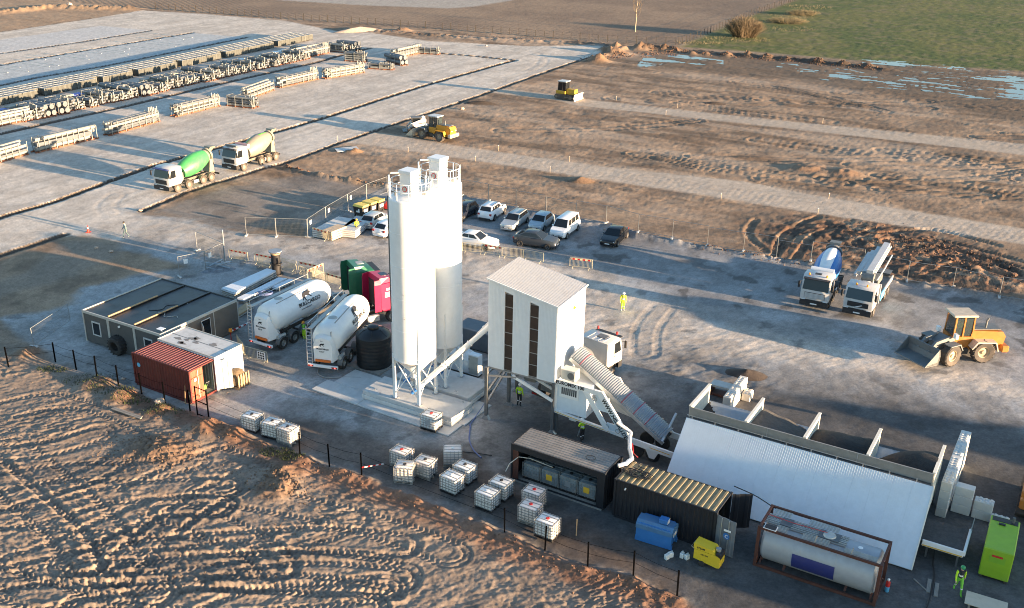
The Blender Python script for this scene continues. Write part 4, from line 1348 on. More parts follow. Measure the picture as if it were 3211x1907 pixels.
# control cabinets and covered pump between the rear silo and the mixer house
t = thing('control_cabinet', 'grey steel control cabinet standing between rear silo and mixer house', 'cabinet', (-2.66,67.86), SITE)
MB().cbox(-.45, .45, -.3, .3, .1, 1.75, .03).obj('housing', 'panel_white', t)
MB().box(-.4, .4, -.312, -.301, .2, 1.65).obj('door', 'galv_dull', t)
for z in (.5, 1.3):
    MB().box(-.39, -.33, -.325, -.313, z, z + .15).obj('hinge', 'ink', t)
MB().box(-.45, .45, -.3, .3, 0, .1).obj('plinth', 'chassis', t)
t = thing('covered_pump', 'machine under a white tarpaulin behind the rear silo leg', 'covered machine', (-3.61,69.05), SITE)
MB().loft([[(-1.1, -.8, .1), (1.1, -.8, .1), (1.1, .8, .1), (-1.1, .8, .1)], [(-1.05, -.75, 1.3), (1.0, -.7, 1.0), (1.0, .7, 1.1), (-1.05, .75, 1.4)], [(-.7, -.3, 1.75), (.4, -.3, 1.5), (.4, .3, 1.5), (-.7, .3, 1.8)]]).obj('tarpaulin', 'tarp_white', t)
MB().box(-1.2, 1.2, -.9, .9, 0, .099).obj('base', 'chassis', t)
t = thing('blue_tank_box', 'dark blue grey steel box behind the rear silo', 'steel box', offs((-3.24,71.70), 60, 1.5), SITE)
MB().cbox(-1.8, 1.8, -1.0, 1.0, .1, 1.7, .04).obj('box', 'steel_box', t)
MB().box(-1.8, 1.8, -.9, .9, 0, .099).obj('skid', 'chassis', t)
# ---------------------------------------------------------------- containers and cabins
def TR(x, y, z, ax=0, ay=0, az=0):
    return Matrix.Translation((x, y, z)) @ Matrix.Rotation(rad(az), 4, 'Z') @ Matrix.Rotation(rad(ay), 4, 'Y') @ Matrix.Rotation(rad(ax), 4, 'X')


def container(name, label, loc, rz, L, Wd, H, wall, roof, frame=None, near=True, doors=None, rib=.28, roofrib=.21, far=True, right=True, cat='container', rdepth=.03, along=False):
    """origin at the near left bottom corner, x along the length, y away"""
    frame = frame or wall
    t = thing(name, label, cat, loc, rz)
    for x in (0, L - .12):
        for y in (0, Wd - .12):
            ps = MB().box(x, x + .12, y, y + .12, .12, H - .1).obj('corner_post', frame, t)
            MB().cbox(x - .01, x + .15, y - .01, y + .15, H - .118, H + .01, .015).obj('corner_casting', frame, ps)
    for y in (.01, Wd - .1):
        MB().box(.12, L - .12, y, y + .09, .02, .17).obj('bottom_rail', frame, t)
        MB().box(.15, L - .15, y, y + .08, H - .09, H).obj('top_rail', frame, t)
    for x in (.01, L - .1):
        MB().box(x, x + .09, .12, Wd - .12, .02, .17).obj('bottom_rail', frame, t)
        MB().box(x, x + .08, .15, Wd - .15, H - .09, H).obj('top_rail', frame, t)
    if near:
        MB().wave(L - .24, H - .26, rib, .036, .02, TR(.12, .06, .17)).obj('side_wall', wall, t)
    if far:
        MB().wave(L - .24, H - .26, rib, .036, .02, TR(L - .12, Wd - .06, .17, az=180)).obj('side_wall', wall, t)
    MB().wave(Wd - .24, H - .26, rib, .036, .02, TR(.06, Wd - .12, .17, az=-90)).obj('end_wall', wall, t)
    if right:
        MB().wave(Wd - .24, H - .26, rib, .036, .02, TR(L - .06, .12, .17, az=90)).obj('end_wall', wall, t)
    M = Matrix(((1, 0, 0, .09), (0, 0, 1, .09), (0, -1, 0, H - .03), (0, 0, 0, 1)))
    if along:
        MB().wave(Wd - .18, L - .18, roofrib, rdepth, .012, Matrix(((0, 0, 1, .09), (1, 0, 0, .09), (0, -1, 0, H - .03), (0, 0, 0, 1)))).obj('roof', roof, t)
    else:
        MB().wave(L - .18, Wd - .18, roofrib, rdepth, .012, M).obj('roof', roof, t)
    MB().box(.1, L - .1, .1, Wd - .1, .1, .15).obj('floor', 'timber_grey', t)
    return t


# red storage container, its right end open
RL, RO, RA = 5.8, (-27.33, 65.28), -30.2
t = container('shipping_container', 'rusty red corrugated storage container with its end door open', RO, RA, RL, 2.44, 2.59, 'red_box', 'red_roof', 'red_box', right=False, roofrib=.29, rdepth=.06)
d = MB().wave(1.16, 2.3, .4, .03, .03, TR(RL - .06, .12, .17, az=90)).obj('door', 'red_door', t)
for z in (.5, 1.9):
    MB().box(RL + .0, RL + .03, .2, 1.2, z, z + .06).obj('door_hinge_bar', 'red_door', d)
MB().bar((RL + .02, .75, .3), (RL + .02, .75, 2.4), .035).obj('lock_bar', 'cream_inside', d)
d = MB().wave(1.16, 2.3, .4, .03, .03, TR(RL + .02, 2.36, .17, az=52))
d.obj('door', 'cream_inside', t, label='pale inside of the swung open door')
MB().wave(RL - .3, 2.3, .28, .036, .01, TR(RL - .15, 2.3, .17, az=180)).obj('inner_lining', 'steel_dull', t)
dk = MB().lathe([(.001, 0), (.17, 0), (.17, .01), (.001, .01)], (.62, .02, 1.75), (.62, -1, 1.75), n=20).obj('round_sticker', 'sky_blue', t)
MB().lathe([(.001, 0), (.12, 0), (.12, .01), (.001, .01)], (RL + .0, .5, 1.75), (RL + 1, .5, 1.75), n=18).obj('round_sticker', 'lens', t)
for x, z in ((4.7, .75),):
    MB().box(x - 1.9, x - 1.4, .008, .02, 1.2, 1.27).obj('sticker_strip', 'rust', t)
bl = thing('green_cart', 'small green wheeled machine inside the open red container', 'machine', offs(RO, RA, RL - .7, 1.65), RA, z=.15)
MB().cbox(-.3, .3, -.2, .2, .2, .55, .06).obj('body', 'hivis_green', bl)
for y in (-.25, .25):
    MB().cyl((-.15, y - .04, .15), (-.15, y + .04, .15), .15, n=14).obj('wheel', 'rubber', bl)
MB().tube([(.3, -.15, .4), (.6, -.15, .9), (.6, .15, .9), (.3, .15, .4)], .02).obj('handle', 'steel', bl)

# pale cold box behind it
CO, CA = (-26.11,67.30), -30.5
CE = (-21.06,64.33)
CW = (-19.91,66.78)
cl, cw = math.hypot(CE[0] - CO[0], CE[1] - CO[1]), math.hypot(CW[0] - CE[0], CW[1] - CE[1])
t = thing('insulated_container', 'pale insulated container with stained flat roof behind the red one', 'container', CO, CA)
MB().cbox(0, cl, 0, cw, .12, 2.66, .03).obj('body', 'panel_white', t)
MB().box(.05, cl - .05, .05, cw - .05, 2.66, 2.7).obj('roof', 'reefer', t)
for (a, b, c, e2) in ((0, cl, 0, .07), (0, cl, cw - .07, cw), (0, .07, .07, cw - .07), (cl - .07, cl, .07, cw - .07)):
    MB().box(a, b, c, e2, 2.663, 2.76).obj('roof_rail', 'cream_inside', t)
MB().bar((.1, cw / 2, 2.71), (cl - .1, cw / 2, 2.71), .04, .03).obj('roof_seam', 'steel_dull', t)
for x in (0, cl - .16):
    for y in (0, cw - .16):
        MB().box(x - .01, x + .17, y - .01, y + .17, 0, .119).obj('foot', 'steel', t)
MB().box(cl + .001, cl + .02, .25, cw - .25, .4, 2.5).obj('door', 'panel_white', t)
MB().box(cl + .021, cl + .03, cw - .8, cw - .65, 1.5, 1.62).obj('notice', 'sky_blue', t)
rng2 = random.Random(4)
rf = t
for k in range(8):
    x, y = rng2.uniform(1, cl - 1.4), rng2.uniform(.4, cw - .5)
    n = 9
    MB().prism([(x + (.15 + .35 * rng2.random()) * math.cos(2 * math.pi * i / n), y + (.1 + .2 * rng2.random()) * math.sin(2 * math.pi * i / n)) for i in range(n)], 2.7, 2.704, 'z').obj('roof_stain', 'stain', rf)

# site office of three cabins
OTL, OTM, OTR = (-33.69,72.28), (-26.15,68.05), (-22.55,75.31)
OA = math.degrees(math.atan2(OTM[1] - OTL[1], OTM[0] - OTL[0]))
ol = math.hypot(OTM[0] - OTL[0], OTM[1] - OTL[1])
od = math.hypot(OTR[0] - OTM[0], OTR[1] - OTM[1])
t = thing('site_office', 'dark grey site office of three joined cabins with bitumen roofs', 'site office', OTL, OA)
cw3 = ol / 3
for k in range(3):
    x0 = k * cw3
    rf = MB().box(x0 + .09, x0 + cw3 - .09, .1, od - .1, 2.62, 2.68).obj('roof', 'bitumen', t)
    MB().box(x0 + .005, x0 + cw3 - .005, 0, .09, 2.55, 2.75).obj('roof_edge', 'office_trim', t)
    MB().box(x0 + .005, x0 + cw3 - .005, od - .09, od, 2.55, 2.75).obj('roof_edge', 'office_grey', t)
    m = MB().wave(cw3 - .2, 2.4, .1, .012, .04, TR(x0 + .1, .06, .12))
    fwall = m.obj('front_wall', 'office_grey', t)
    for x in (x0 + .005, x0 + cw3 - .105):
        MB().box(x, x + .1, .0, .1, .1, 2.55).obj('corner_post', 'office_trim', t)
    if k != 1:
        wx = x0 + cw3 * .34
        w = MB().box(wx, wx + .95, .0, .045, .85, 2.05).obj('window', 'truck_white', t)
        MB().box(wx + .13, wx + .85, -.012, -.001, .97, 1.93).obj('pane', 'glass_dark', w)
    else:
        MB().cyl((x0 + 1.3, .04, 2.3), (x0 + 1.3, -.06, 2.3), .09, n=12).obj('lamp', 'lens', t)
    MB().wave(cw3 - .2, 2.4, .1, .012, .04, TR(x0 + cw3 - .1, od - .06, .12, az=180)).obj('rear_wall', 'office_grey', t)
    if k:
        MB().box(x0 - .1, x0 + .02, .2, od * .98, 2.7, 2.78).obj('seam_cover', 'bitumen', t)
        MB().box(x0 - .07, x0 + .04, .15, od * (.62 if k == 1 else .55), 2.785, 2.86).obj('timber_batten', 'timber', t)
MB().box(0, .09, .1, od - .1, 2.55, 2.76).obj('roof_edge', 'office_trim', t)
MB().box(ol - .09, ol, .1, od - .1, 2.55, 2.76).obj('roof_edge', 'office_trim', t)
for y0, y1 in ((.1, od / 3), (od / 3 + .06, od * 2 / 3), (od * 2 / 3 + .06, od - .1)):
    MB().wave(y1 - y0, 2.4, .1, .012, .04, TR(ol - .06, y0, .12, az=90)).obj('side_wall', 'office_side', t)
    MB().box(ol - .1, ol - .02, y1, y1 + .06, .1, 2.55).obj('wall_joint', 'office_trim', t)
MB().wave(od - .2, 2.4, .1, .012, .04, TR(.06, od - .1, .12, az=-90)).obj('side_wall', 'office_grey', t)
MB().box(.1, ol - .1, .1, od - .1, .1, .2).obj('floor', 'timber_grey', t)
dy = od * .5
fr = MB().box(ol - .02, ol + .02, dy, dy + .95, .2, 2.3).obj('door_frame', 'truck_white', t)
MB().box(ol + .021, ol + .03, dy + .06, dy + .89, .25, 2.24).obj('doorway', 'glass_dark', fr)
dl = MB().box(0, .9, -.025, .025, 0, 2.0, TR(ol + .04, dy, .22, az=-35)).obj('door', 'cream_inside', t)
MB().box(.55, .78, -.04, -.026, 1.2, 1.5, TR(ol + .04, dy, .22, az=-35)).obj('notice', 'bright_red', dl)
MB().box(.2, .45, -.04, -.026, 1.2, 1.5, TR(ol + .04, dy, .22, az=-35)).obj('notice', 'lens', dl)
c = MB().tube([(ol * .5 + .4 * math.sin(k * .5) + k * .1, od * .35 + k * .16, 2.7) for k in range(14)], .02)
c.obj('roof_cable', 'hose_black', t)
MB().tube([(ol * .62 + k * .13, od * .35 + .3 * math.sin(k * .6), 2.7) for k in range(16)], .02).obj('roof_cable', 'cream_inside', t)
MB().box(ol - .7, ol - .2, .3, .75, 2.9, 2.93).obj('floodlight', 'lens', t)
MB().bar((ol - .3, .5, 2.69), (ol - .45, .52, 2.92), .04).obj('floodlight_arm', 'galv', t)

# container with the four tanks, its long side open
KO, KA, KL = (.12, 53.69), -30.4, 6.4
t = container('open_side_container', 'black container with its long side open showing four caged tanks', KO, KA, KL, 2.44, 2.59, 'dark_box', 'brown_roof', 'dark_box', near=False, roofrib=.24, rdepth=.03, along=True)
MB().box(.13, KL - .13, .02, .1, 2.18, 2.49).obj('lintel', 'dark_box', t)
MB().box(.13, .5, .03, .1, .18, 2.17).obj('side_strip', 'rust', t)
MB().box(KL - .5, KL - .13, .03, .1, .18, 2.17).obj('side_strip', 'dark_box', t)
MB().box(.1, KL - .1, -.03, .1, .0, .1).obj('sill', 'steel_dull', t)
MB().tube([(KL - 1.5 + .3 * math.cos(k * .5), 1.1 + .25 * math.sin(k * .5), 2.63) for k in range(14)], .018).obj('roof_cable', 'hose_black', t)

# dark container with the roof coloured golden as by low sun
GO, GA, GL = (6.14, 49.97), -31.1, 6.28
t = container('gold_roof_container', 'black container with ribbed roof tinted golden as by low sun and open end door', GO, GA, GL, 2.44, 2.59, 'dark_box', 'sun_gold_roof', 'dark_box', roofrib=.36, right=False, rdepth=.045)
d = MB().wave(1.18, 2.3, .5, .03, .03, TR(GL + .02, .06, .17, az=-10)).obj('door', 'door_grey', t, label='grey open container door with lock bars')
for x in (.35, .8):
    MB().bar((GL + x, -.02 - x * .18, .25), (GL + x, -.02 - x * .18, 2.45), .04).obj('lock_bar', 'galv', d)
text_mesh('door_letter', 'C', .3, 'lens', t, MX((GL + .62, -.2, 1.35), (1, -.176, 0), (0, 0, 1)))
MB().lathe([(.001, 0), (.2, 0), (.2, .008), (.001, .008)], (GL + .72, -.185, 1.45), (GL + .55, -1.18, 1.45), n=20).obj('round_sticker', 'blue_paint', d)
MB().box(GL + .55, GL + .95, -.2, -.19, 1.75, 1.88).obj('sticker_strip', 'lens', d)
MB().wave(1.18, 2.3, .5, .03, .03, TR(GL + .03, 2.42, .17, az=35)).obj('door', 'dark_box', t)
MB().wave(GL - .3, 2.3, .28, .036, .01, TR(GL - .15, 2.3, .17, az=180)).obj('inner_lining', 'black_plastic', t)
MB().cyl((.75, .0, 2.2), (.75, -.12, 2.15), .05, n=8).obj('lamp', 'lens', t)
cc = thing('cable_coil', 'tangled black cable coil on the golden container roof', 'cable', offs(GO, GA, .95, 1.15), GA, z=2.64)
m = MB()
pts = []
for k in range(90):
    a = k * .52
    r = .42 + .2 * math.sin(k * .9)
    pts.append((r * math.cos(a) * 1.5 + .15 * math.sin(k * .21), r * math.sin(a) * .8, .03 + .02 * math.sin(k * 1.7)))
m.tube(pts, .022, 5).obj('coil', 'hose_black', cc)
cc = thing('cable_coil', 'small loop of black cable near the foil hose on the golden roof', 'cable', offs(GO, GA, .95, 2.0), GA, z=2.64)
MB().tube([(.35 * math.cos(k * .5), .2 * math.sin(k * .5), .03 + .01 * math.sin(k * 2.1)) for k in range(28)], .022, 5).obj('coil', 'hose_black', cc)

# tank container
QO, QA, QL = (13.52, 45.6), -29.9, 6.54
t = thing('tank_container', 'tank container in a rust red frame with a dark blue plate on its pale flank', 'tank container', QO, QA)
QW, QH = 2.44, 2.59
for x in (0, QL - .16):
    for y in (0, QW - .16):
        MB().box(x, x + .16, y, y + .16, 0, QH).obj('corner_post', 'rust', t)
for y in (0, QW - .12):
    MB().box(.16, QL - .16, y, y + .12, QH - .14, QH - .01).obj('top_rail', 'rust', t)
    MB().box(.16, QL - .16, y, y + .12, .02, .17).obj('bottom_rail', 'rust', t)
for x in (.02, QL - .14):
    MB().box(x, x + .12, .16, QW - .16, QH - .14, QH - .01).obj('top_rail', 'rust', t)
    MB().box(x, x + .12, .16, QW - .16, .02, .17).obj('bottom_rail', 'rust', t)
    for s in (0, 1):
        MB().bar((x + .06, .1 if s else QW - .1, .15), (x + .06, QW * .5, 1.0), .08).obj('end_brace', 'rust', t)
cy, cz, Rr = QW / 2, 1.3, 1.21
vs = [(.15, .17), (.8, .19), (1.1, .25), (Rr, .38), (Rr, 2.35), (Rr + .006, 2.36), (Rr + .006, 2.38), (Rr, 2.39), (Rr, 4.2), (Rr + .006, 4.21), (Rr + .006, 4.23), (Rr, 4.24), (Rr, QL - .38), (1.1, QL - .25), (.8, QL - .19), (.15, QL - .17)]
MB().lathe(vs, (0, cy, cz), (1, cy, cz), n=44).obj('vessel', 'tank_cladding', t, 30)
m = MB()
k = 10
pl = [(cy - (Rr + .012) * math.cos(a), cz + (Rr + .012) * math.sin(a)) for a in np.linspace(rad(-32), rad(12), k)]
for i in range(k - 1):
    m.plate([(2.0, *pl[i]), (4.25, *pl[i]), (4.25, *pl[i + 1]), (2.0, *pl[i + 1])], .008)
m.obj('blue_plate', 'sign_blue', t)
wk = MB()
for (x0, x1, y0, y1) in ((.2, 4.5, .9, 1.55), (.35, 1.3, 1.75, 2.2), (2.3, 3.9, 1.75, 2.2), (2.3, 3.7, .3, .75), (4.5, 6.2, .3, .62), (.9, 1.5, .3, .75)):
    w = MB()
    for yy in np.linspace(y0, y1, 5):
        w.box(x0, x1, yy - .015, yy + .015, QH - .06, QH - .03)
    for xx in np.arange(x0, x1, .16):
        w.box(xx - .012, xx + .012, y0, y1, QH - .075, QH - .061)
    w.obj('walkway_grating', 'galv_dull', t)
MB().box(.15, 4.5, .75, 1.7, QH - .12, QH - .085).obj('walkway_base', 'steel_dull', t)
for (x, w_) in ((.95, .6), (3.0, 1.1)):
    h = MB().box(x, x + w_, .85, 1.6, QH - .08, QH - .02).obj('hatch_box', 'steel_dark', t)
MB().lathe([(.3, 0), (.34, .03), (.3, .09), (.05, .13)], (3.55, 1.22, QH - .05), (3.55, 1.22, QH + 1), n=20).obj('manlid', 'galv_dull', t, 40)
MB().box(.35, .95, -.02, .35, QH + .06, QH + .09, TR(0, 0, 0)).obj('solar_panel', 'ink', t)
MB().box(.3, 1.0, -.06, .39, QH + .03, QH + .058).obj('solar_panel_frame', 'lens', t)
MB().bar((.65, .15, QH - .02), (.65, .15, QH + .03), .05).obj('solar_panel_post', 'galv', t)
MB().tube([(.2, 1.3, QH + .05), (1.6, 1.25, QH + .03), (3.4, 1.3, QH + .06)], .018).obj('red_hose', 'bright_red', t)
for x in (3.0, 4.9):
    MB().bar((x, .25, QH - .05), (x + .08, .2, QH + .4), .035).obj('handrail_post', 'blade_sand', t)  # sand tone stands for sunlight caught on the posts
MB().lathe([(.001, 0), (.13, 0), (.13, .01), (.001, .01)], (5.2, 1.1, cz + Rr - .005), (5.2, 1.1, 9), n=16).obj('round_sticker', 'lens', t)
MB().lathe([(.001, 0), (.13, 0), (.13, .01), (.001, .01)], (.55, 1.25, cz + Rr - .03), (.55, 1.25, 9), n=16).obj('round_sticker', 'lens', t)
for x in (.3, 1.6, 4.9, 6.2):
    MB().prism([(.2, .17), (QW - .2, .17), (QW - .5, .45), (.5, .45)], x - .05, x + .05, 'x').obj('saddle', 'rust', t)
MB().box(-.1, .25, -.15, .2, -.02, .0).obj('timber_packer', 'timber_grey', t)

# ---------------------------------------------------------------- caged liquid tanks
def ibc_parts(bottle, pallet, full=0.):
    """meshes of a tote: plastic bottle in a bar cage on a pallet"""
    Lx, Ly, H0, H1 = .57, .47, .16, 1.12
    b = MB()
    secs = []
    for z, s in ((H0, .93), (H0 + .05, 1), (H1 - .12, 1), (H1 - .03, .95), (H1, .86)):
        pts = []
        for (cx, cy, a0) in ((1, 1, 0), (-1, 1, 90), (-1, -1, 180), (1, -1, 270)):
            for a in (0, 30, 60, 90):
                r = .08
                pts.append((cx * (Lx * s - r) + r * math.cos(rad(a0 + a)), cy * (Ly * s - r) + r * math.sin(rad(a0 + a)), z))
        secs.append(pts)
    b.loft(secs)
    c = MB()
    lx, ly = .595, .495
    for z in (.2, .38, .56, .74, .92, 1.1):
        for (p, q) in (((-lx, -ly), (lx, -ly)), ((lx, -ly), (lx, ly)), ((lx, ly), (-lx, ly)), ((-lx, ly), (-lx, -ly))):
            c.bar((*p, z), (*q, z), .026 if z < 1.05 else .034)
    for x in np.linspace(-lx, lx, 6):
        for y in (-ly, ly):
            c.bar((x, y, .16), (x, y, 1.16), .024)
    for y in np.linspace(-ly, ly, 5)[1:-1]:
        for x in (-lx, lx):
            c.bar((x, y, .16), (x, y, 1.16), .024)
    for y in (-.2, .2):
        c.bar((-lx, y, 1.135), (lx, y, 1.135), .035, .02)
    p = MB()
    for y in (-.42, 0, .42):
        p.box(-.6, .6, y - .07, y + .07, 0, .03)
        for x in (-.5, 0, .5):
            p.box(x - .07, x + .07, y - .065, y + .065, .03, .12)
    p.box(-.6, .6, -.5, .5, .12, .158)
    return b.mesh('bottle', bottle, 50), c.mesh('cage', 'cage_zinc'), p.mesh('pallet', pallet)


IB = {k: ibc_parts(b, p) for k, (b, p) in dict(clear=('ibc_plastic', 'black_plastic'), pink=('ibc_pink', 'timber_grey'), full=('ibc_full', 'black_plastic')).items()}
CAPM = {c: MB().lathe([(.11, 0), (.11, .05), (.09, .06), (.001, .06)], (0, 0, 1.118), (0, 0, 3), n=14).mesh('cap', c) for c in ('ink', 'bright_red', 'lens')}
VALVE = MB().cyl((.5, 0, .22), (.68, 0, .22), .05, n=10).mesh('outlet_valve', 'black_plastic')
PLATE = {c: MB().box(-.2, .2, -.512, -.507, .45, .85).mesh('data_plate', c) for c in ('galv', 'sky_pale', 'yellow')}


def ibc(label, loc, rz, kind='clear', cap='ink', z=0, plate=None, grp='caged liquid tanks standing on the yard', small=False, par=None):
    t = thing('caged_tank', label, 'liquid tank', loc, rz, grp, z)
    b, c, p = IB[kind]
    link('bottle', b, t)
    link('cage', c, t)
    link('pallet', p, t)
    link('cap', CAPM[cap], t)
    link('outlet_valve', VALVE, t)
    if plate:
        link('data_plate', PLATE[plate], t)
    return t


ibc('white caged tank nearest the red container, left of three', (-17.28,59.24), -24, 'clear', 'ink')
ibc('bluish caged tank in the middle of the three by the fence', (-15.73,58.43), -22, 'clear', 'ink')
ibc('cream caged tank with vertical ribs, right of the three by the fence', (-14.56,57.70), -29, 'pink', 'ink')
ibc('caged tank with red cap on the slab in front of the silo', (-5.28,59.67), -27, 'clear', 'bright_red', .12, 'galv')
ibc('red capped caged tank at the back left of the scattered group', (-6.79,55.15), -30, 'pink', 'bright_red')
ibc('caged tank with black cap at the front left of the scattered group', (-6.41,53.40), -8, 'pink', 'ink')
ibc('caged tank with dark data plate, second from left in the group', (-5.20,54.01), -27, 'pink', 'ink', 0, 'galv')
ibc('narrow looking pinkish caged tank standing apart at the back', (-3.58,55.45), 3, 'pink', 'lens')
ibc('caged tank with three black caps beside the pinkish one', (-2.70,53.51), -33, 'clear', 'ink', 0, 'sky_pale')
ibc('caged tank with pale cap in front of the one with black caps', (-3.42,52.33), -34, 'clear', 'lens')
ibc('bluish caged tank in the middle pair, the front one', (-1.22,50.68), -32, 'clear', 'lens')
ibc('caged tank with big black cap in the middle pair, the back one', (-0.42,51.82), -33, 'clear', 'ink', 0, 'galv')
ibc('pink tinted caged tank with red cap, back one of the last three', (1.55,50.93), -30, 'pink', 'bright_red')
ibc('pink tinted caged tank with red cap, middle one of the last three', (1.33,49.27), -29, 'pink', 'bright_red', .08)
ibc('caged tank with red cap nearest the fence at the right end', (2.27,47.85), -31, 'clear', 'bright_red', .1)
for k, (lab, pl) in enumerate((('leftmost caged tank inside the open black container', None), ('second caged tank from the left inside the black container, yellow label', 'yellow'), ('third caged tank inside the black container with white label', 'galv'), ('rightmost caged tank inside the black container, yellow label', 'yellow'))):
    ibc(lab, offs(KO, KA, 1.25 + 1.28 * k, .85), KA, 'full', 'ink', .15, pl, 'caged tanks inside the black container')
h = thing('transfer_hose', 'pale hose hanging from the black container to the caged tank', 'hose', offs(KO, KA, .6, .3), KA)
MB().tube([(-.6, -.9, .9), (-.45, -.7, 1.4), (-.1, -.2, 1.75), (.5, .2, 1.62), (1.2, .3, 1.5), (2.0, .35, 1.42)], .03, 6).obj('hose', 'cream_inside', h)

# ---------------------------------------------------------------- other yard things
t = thing('water_tank', 'big black ribbed plastic water tank with domed lid beside the silos', 'water tank', (-10.45, 69.35), -30)
pf = [(1.32, .1)]
for k in range(8):
    z = .12 + k * .29
    pf += [(1.32, z), (1.333, z + .06), (1.333, z + .21), (1.32, z + .27)]
pf += [(1.34, 2.5), (1.28, 2.62), (.85, 2.95), (.4, 3.08)]
MB().lathe(pf, n=44).obj('tank_body', 'black_tank', t, 35)
MB().lathe([(.4, 3.06), (.44, 3.1), (.42, 3.22), (.2, 3.28), (.02, 3.29)], n=24).obj('lid', 'black_tank', t, 35)
for a in (0, 60, 120):
    MB().tube([(1.28 * math.cos(rad(a)), 1.28 * math.sin(rad(a)), 2.62), (.8 * math.cos(rad(a)), .8 * math.sin(rad(a)), 2.99), (0, 0, 3.12), (-.8 * math.cos(rad(a)), -.8 * math.sin(rad(a)), 2.99), (-1.28 * math.cos(rad(a)), -1.28 * math.sin(rad(a)), 2.62)], .035, 6).obj('lid_rib', 'black_tank', t)
MB().box(-1.5, 1.5, -1.4, 1.4, 0, .1).obj('timber_base', 'timber_grey', t)

t = thing('loader_tyre', 'big worn black loader tyre leaning on the site office', 'tyre', (-30.58,69.80), OA)
ty = MB().lathe([(.38, -.26), (.45, -.33), (.66, -.32), (.74, -.24), (.76, 0), (.74, .24), (.66, .32), (.45, .33), (.38, .26), (.42, 0), (.38, -.26)], (0, .42, .75), (0, 1.42, .85), n=36, cap=False)
ty.obj('casing', 'rubber', t, 40)
for k in range(18):
    a = 2 * math.pi * k / 18
    for s in (-1, 1):
        MB().bar((.76 * math.cos(a), .42 + s * .02, .75 + .76 * math.sin(a)), (.75 * math.cos(a + .2), .42 + s * .3, .75 + s * .03 + .75 * math.sin(a + .2)), .09, .06).obj('tread_lug', 'rubber', t)

t = thing('blue_fuel_tank', 'blue steel fuel tank with small blue box on top by the black container', 'fuel tank', (8.43,47.60), -27)
MB().prism([(-1.05, .35), (1.05, .35), (1.05, 1.05), (.9, 1.3), (-.9, 1.3), (-1.05, 1.05)], -.5, .55, 'y').obj('tank', 'blue_paint', t)
MB().prism([(-.55, .95), (.58, .95), (.58, 1.2), (.3, 1.42), (-.3, 1.42), (-.55, 1.2)], -1.07, 1.07, 'x').obj('hood', 'blue_hood', t)
for y in (-.45, .42):
    MB().box(-1.1, 1.1, y, y + .1, .05, .34).obj('skid', 'blue_paint', t)
bx = MB().cbox(.15, .65, -.25, .2, 1.44, 1.72, .03).obj('pump_box', 'blue_paint', t)
MB().box(.66, .68, -.22, .17, 1.47, 1.69).obj('pump_box_front', 'lens', bx)
MB().box(1.085, 1.1, -.3, .3, .8, 1.05).obj('white_label', 'lens', t)

t = thing('steam_cleaner', 'yellow wheeled steam cleaner with black top standing by the grey door', 'steam cleaner', (11.08,45.64), -32)
MB().prism([(-.75, .35), (.6, .2), (.75, .25), (.75, .85), (.55, .95), (-.75, .95)], -.38, .38, 'y').obj('body', 'steam_yellow', t)
MB().prism([(-.8, .96), (.45, .96), (.3, 1.22), (-.8, 1.3)], -.36, .36, 'y').obj('hood', 'steam_yellow', t)
MB().cbox(.46, .78, -.34, .34, .75, 1.1, .04).obj('burner', 'black_plastic', t)
MB().cyl((.5, 0, 1.1), (.5, 0, 1.25), .15, n=14).obj('flue', 'galv', t, 40)
for y in (-.41, .41):
    MB().cyl((-.25, y - .05, .17), (-.25, y + .05, .17), .17, n=16).obj('wheel', 'rubber', t, 40)
MB().tube([(-.78, -.3, .9), (-.95, -.3, 1.0), (-.95, .3, 1.0), (-.78, .3, .9)], .02).obj('handle', 'steel', t)
text_mesh('lettering', 'STEAM', .15, 'ink', t, MX((-.6, -.364, 1.03), (1, 0, 0), (0, 0, 1)), bold=.006)
text_mesh('lettering', 'DRY-700', .11, 'ink', t, MX((-.35, -.384, .7), (1, 0, 0), (0, 0, 1)), bold=.004)

jc = [MB().cbox(-.14, .14, -.11, .11, 0, .32, .03).mesh('body', 'jerry'), MB().cyl((.06, 0, .32), (.06, 0, .4), .035, n=8).mesh('neck', 'jerry'), MB().tube([(-.1, 0, .32), (-.08, 0, .39), (.0, 0, .39), (.03, 0, .33)], .014).mesh('handle', 'jerry')]
for lab, p, a in (('front one of the left pair of white jerrycans', (8.85,46.00), 40), ('rear one of the left pair of white jerrycans', (9.09,46.20), 20), ('left one of the right pair of white jerrycans', (9.72,46.17), 60), ('right one of the right pair of white jerrycans', (9.96,46.03), 35)):
    t = thing('jerrycan', lab, 'jerrycan', p, a, 'white jerrycans by the blue tank')
    for m_ in jc:
        link(m_.name.split('.')[0], m_, t)

GB = (25.64,45.04), (26.95,44.31)
ga = math.degrees(math.atan2(GB[1][1] - GB[0][1], GB[1][0] - GB[0][0]))
t = thing('generator', 'lime green generator cabinet standing at the right edge', 'generator', GB[0], ga)
gw = math.hypot(GB[1][0] - GB[0][0], GB[1][1] - GB[0][1])
MB().cbox(0, gw, 0, 3.5, .15, 1.95, .05).obj('cabinet', 'lime', t)
MB().box(.1, gw - .1, 2.95, 3.4, 1.951, 1.97).obj('exhaust_grille', 'black_plastic', t)
MB().cbox(.45, .8, 2.6, 2.78, 1.951, 2.02, .02).obj('lifting_eye_plate', 'ink', t)
MB().cyl((gw - .35, 3.2, 1.97), (gw - .35, 3.2, 2.3), .08, n=12).obj('exhaust_pipe', 'steel_dark', t)
MB().box(.35, gw - .35, -.012, -.001, 1.15, 1.55).obj('control_panel', 'lime_dark', t)
MB().box(.45, gw - .5, -.02, -.013, 1.5, 1.62).obj('warning_strip', 'bright_red', t)
for x in (.05, gw - .2):
    MB().box(x, x + .15, .05, 3.45, 0, .149).obj('skid', 'chassis', t)

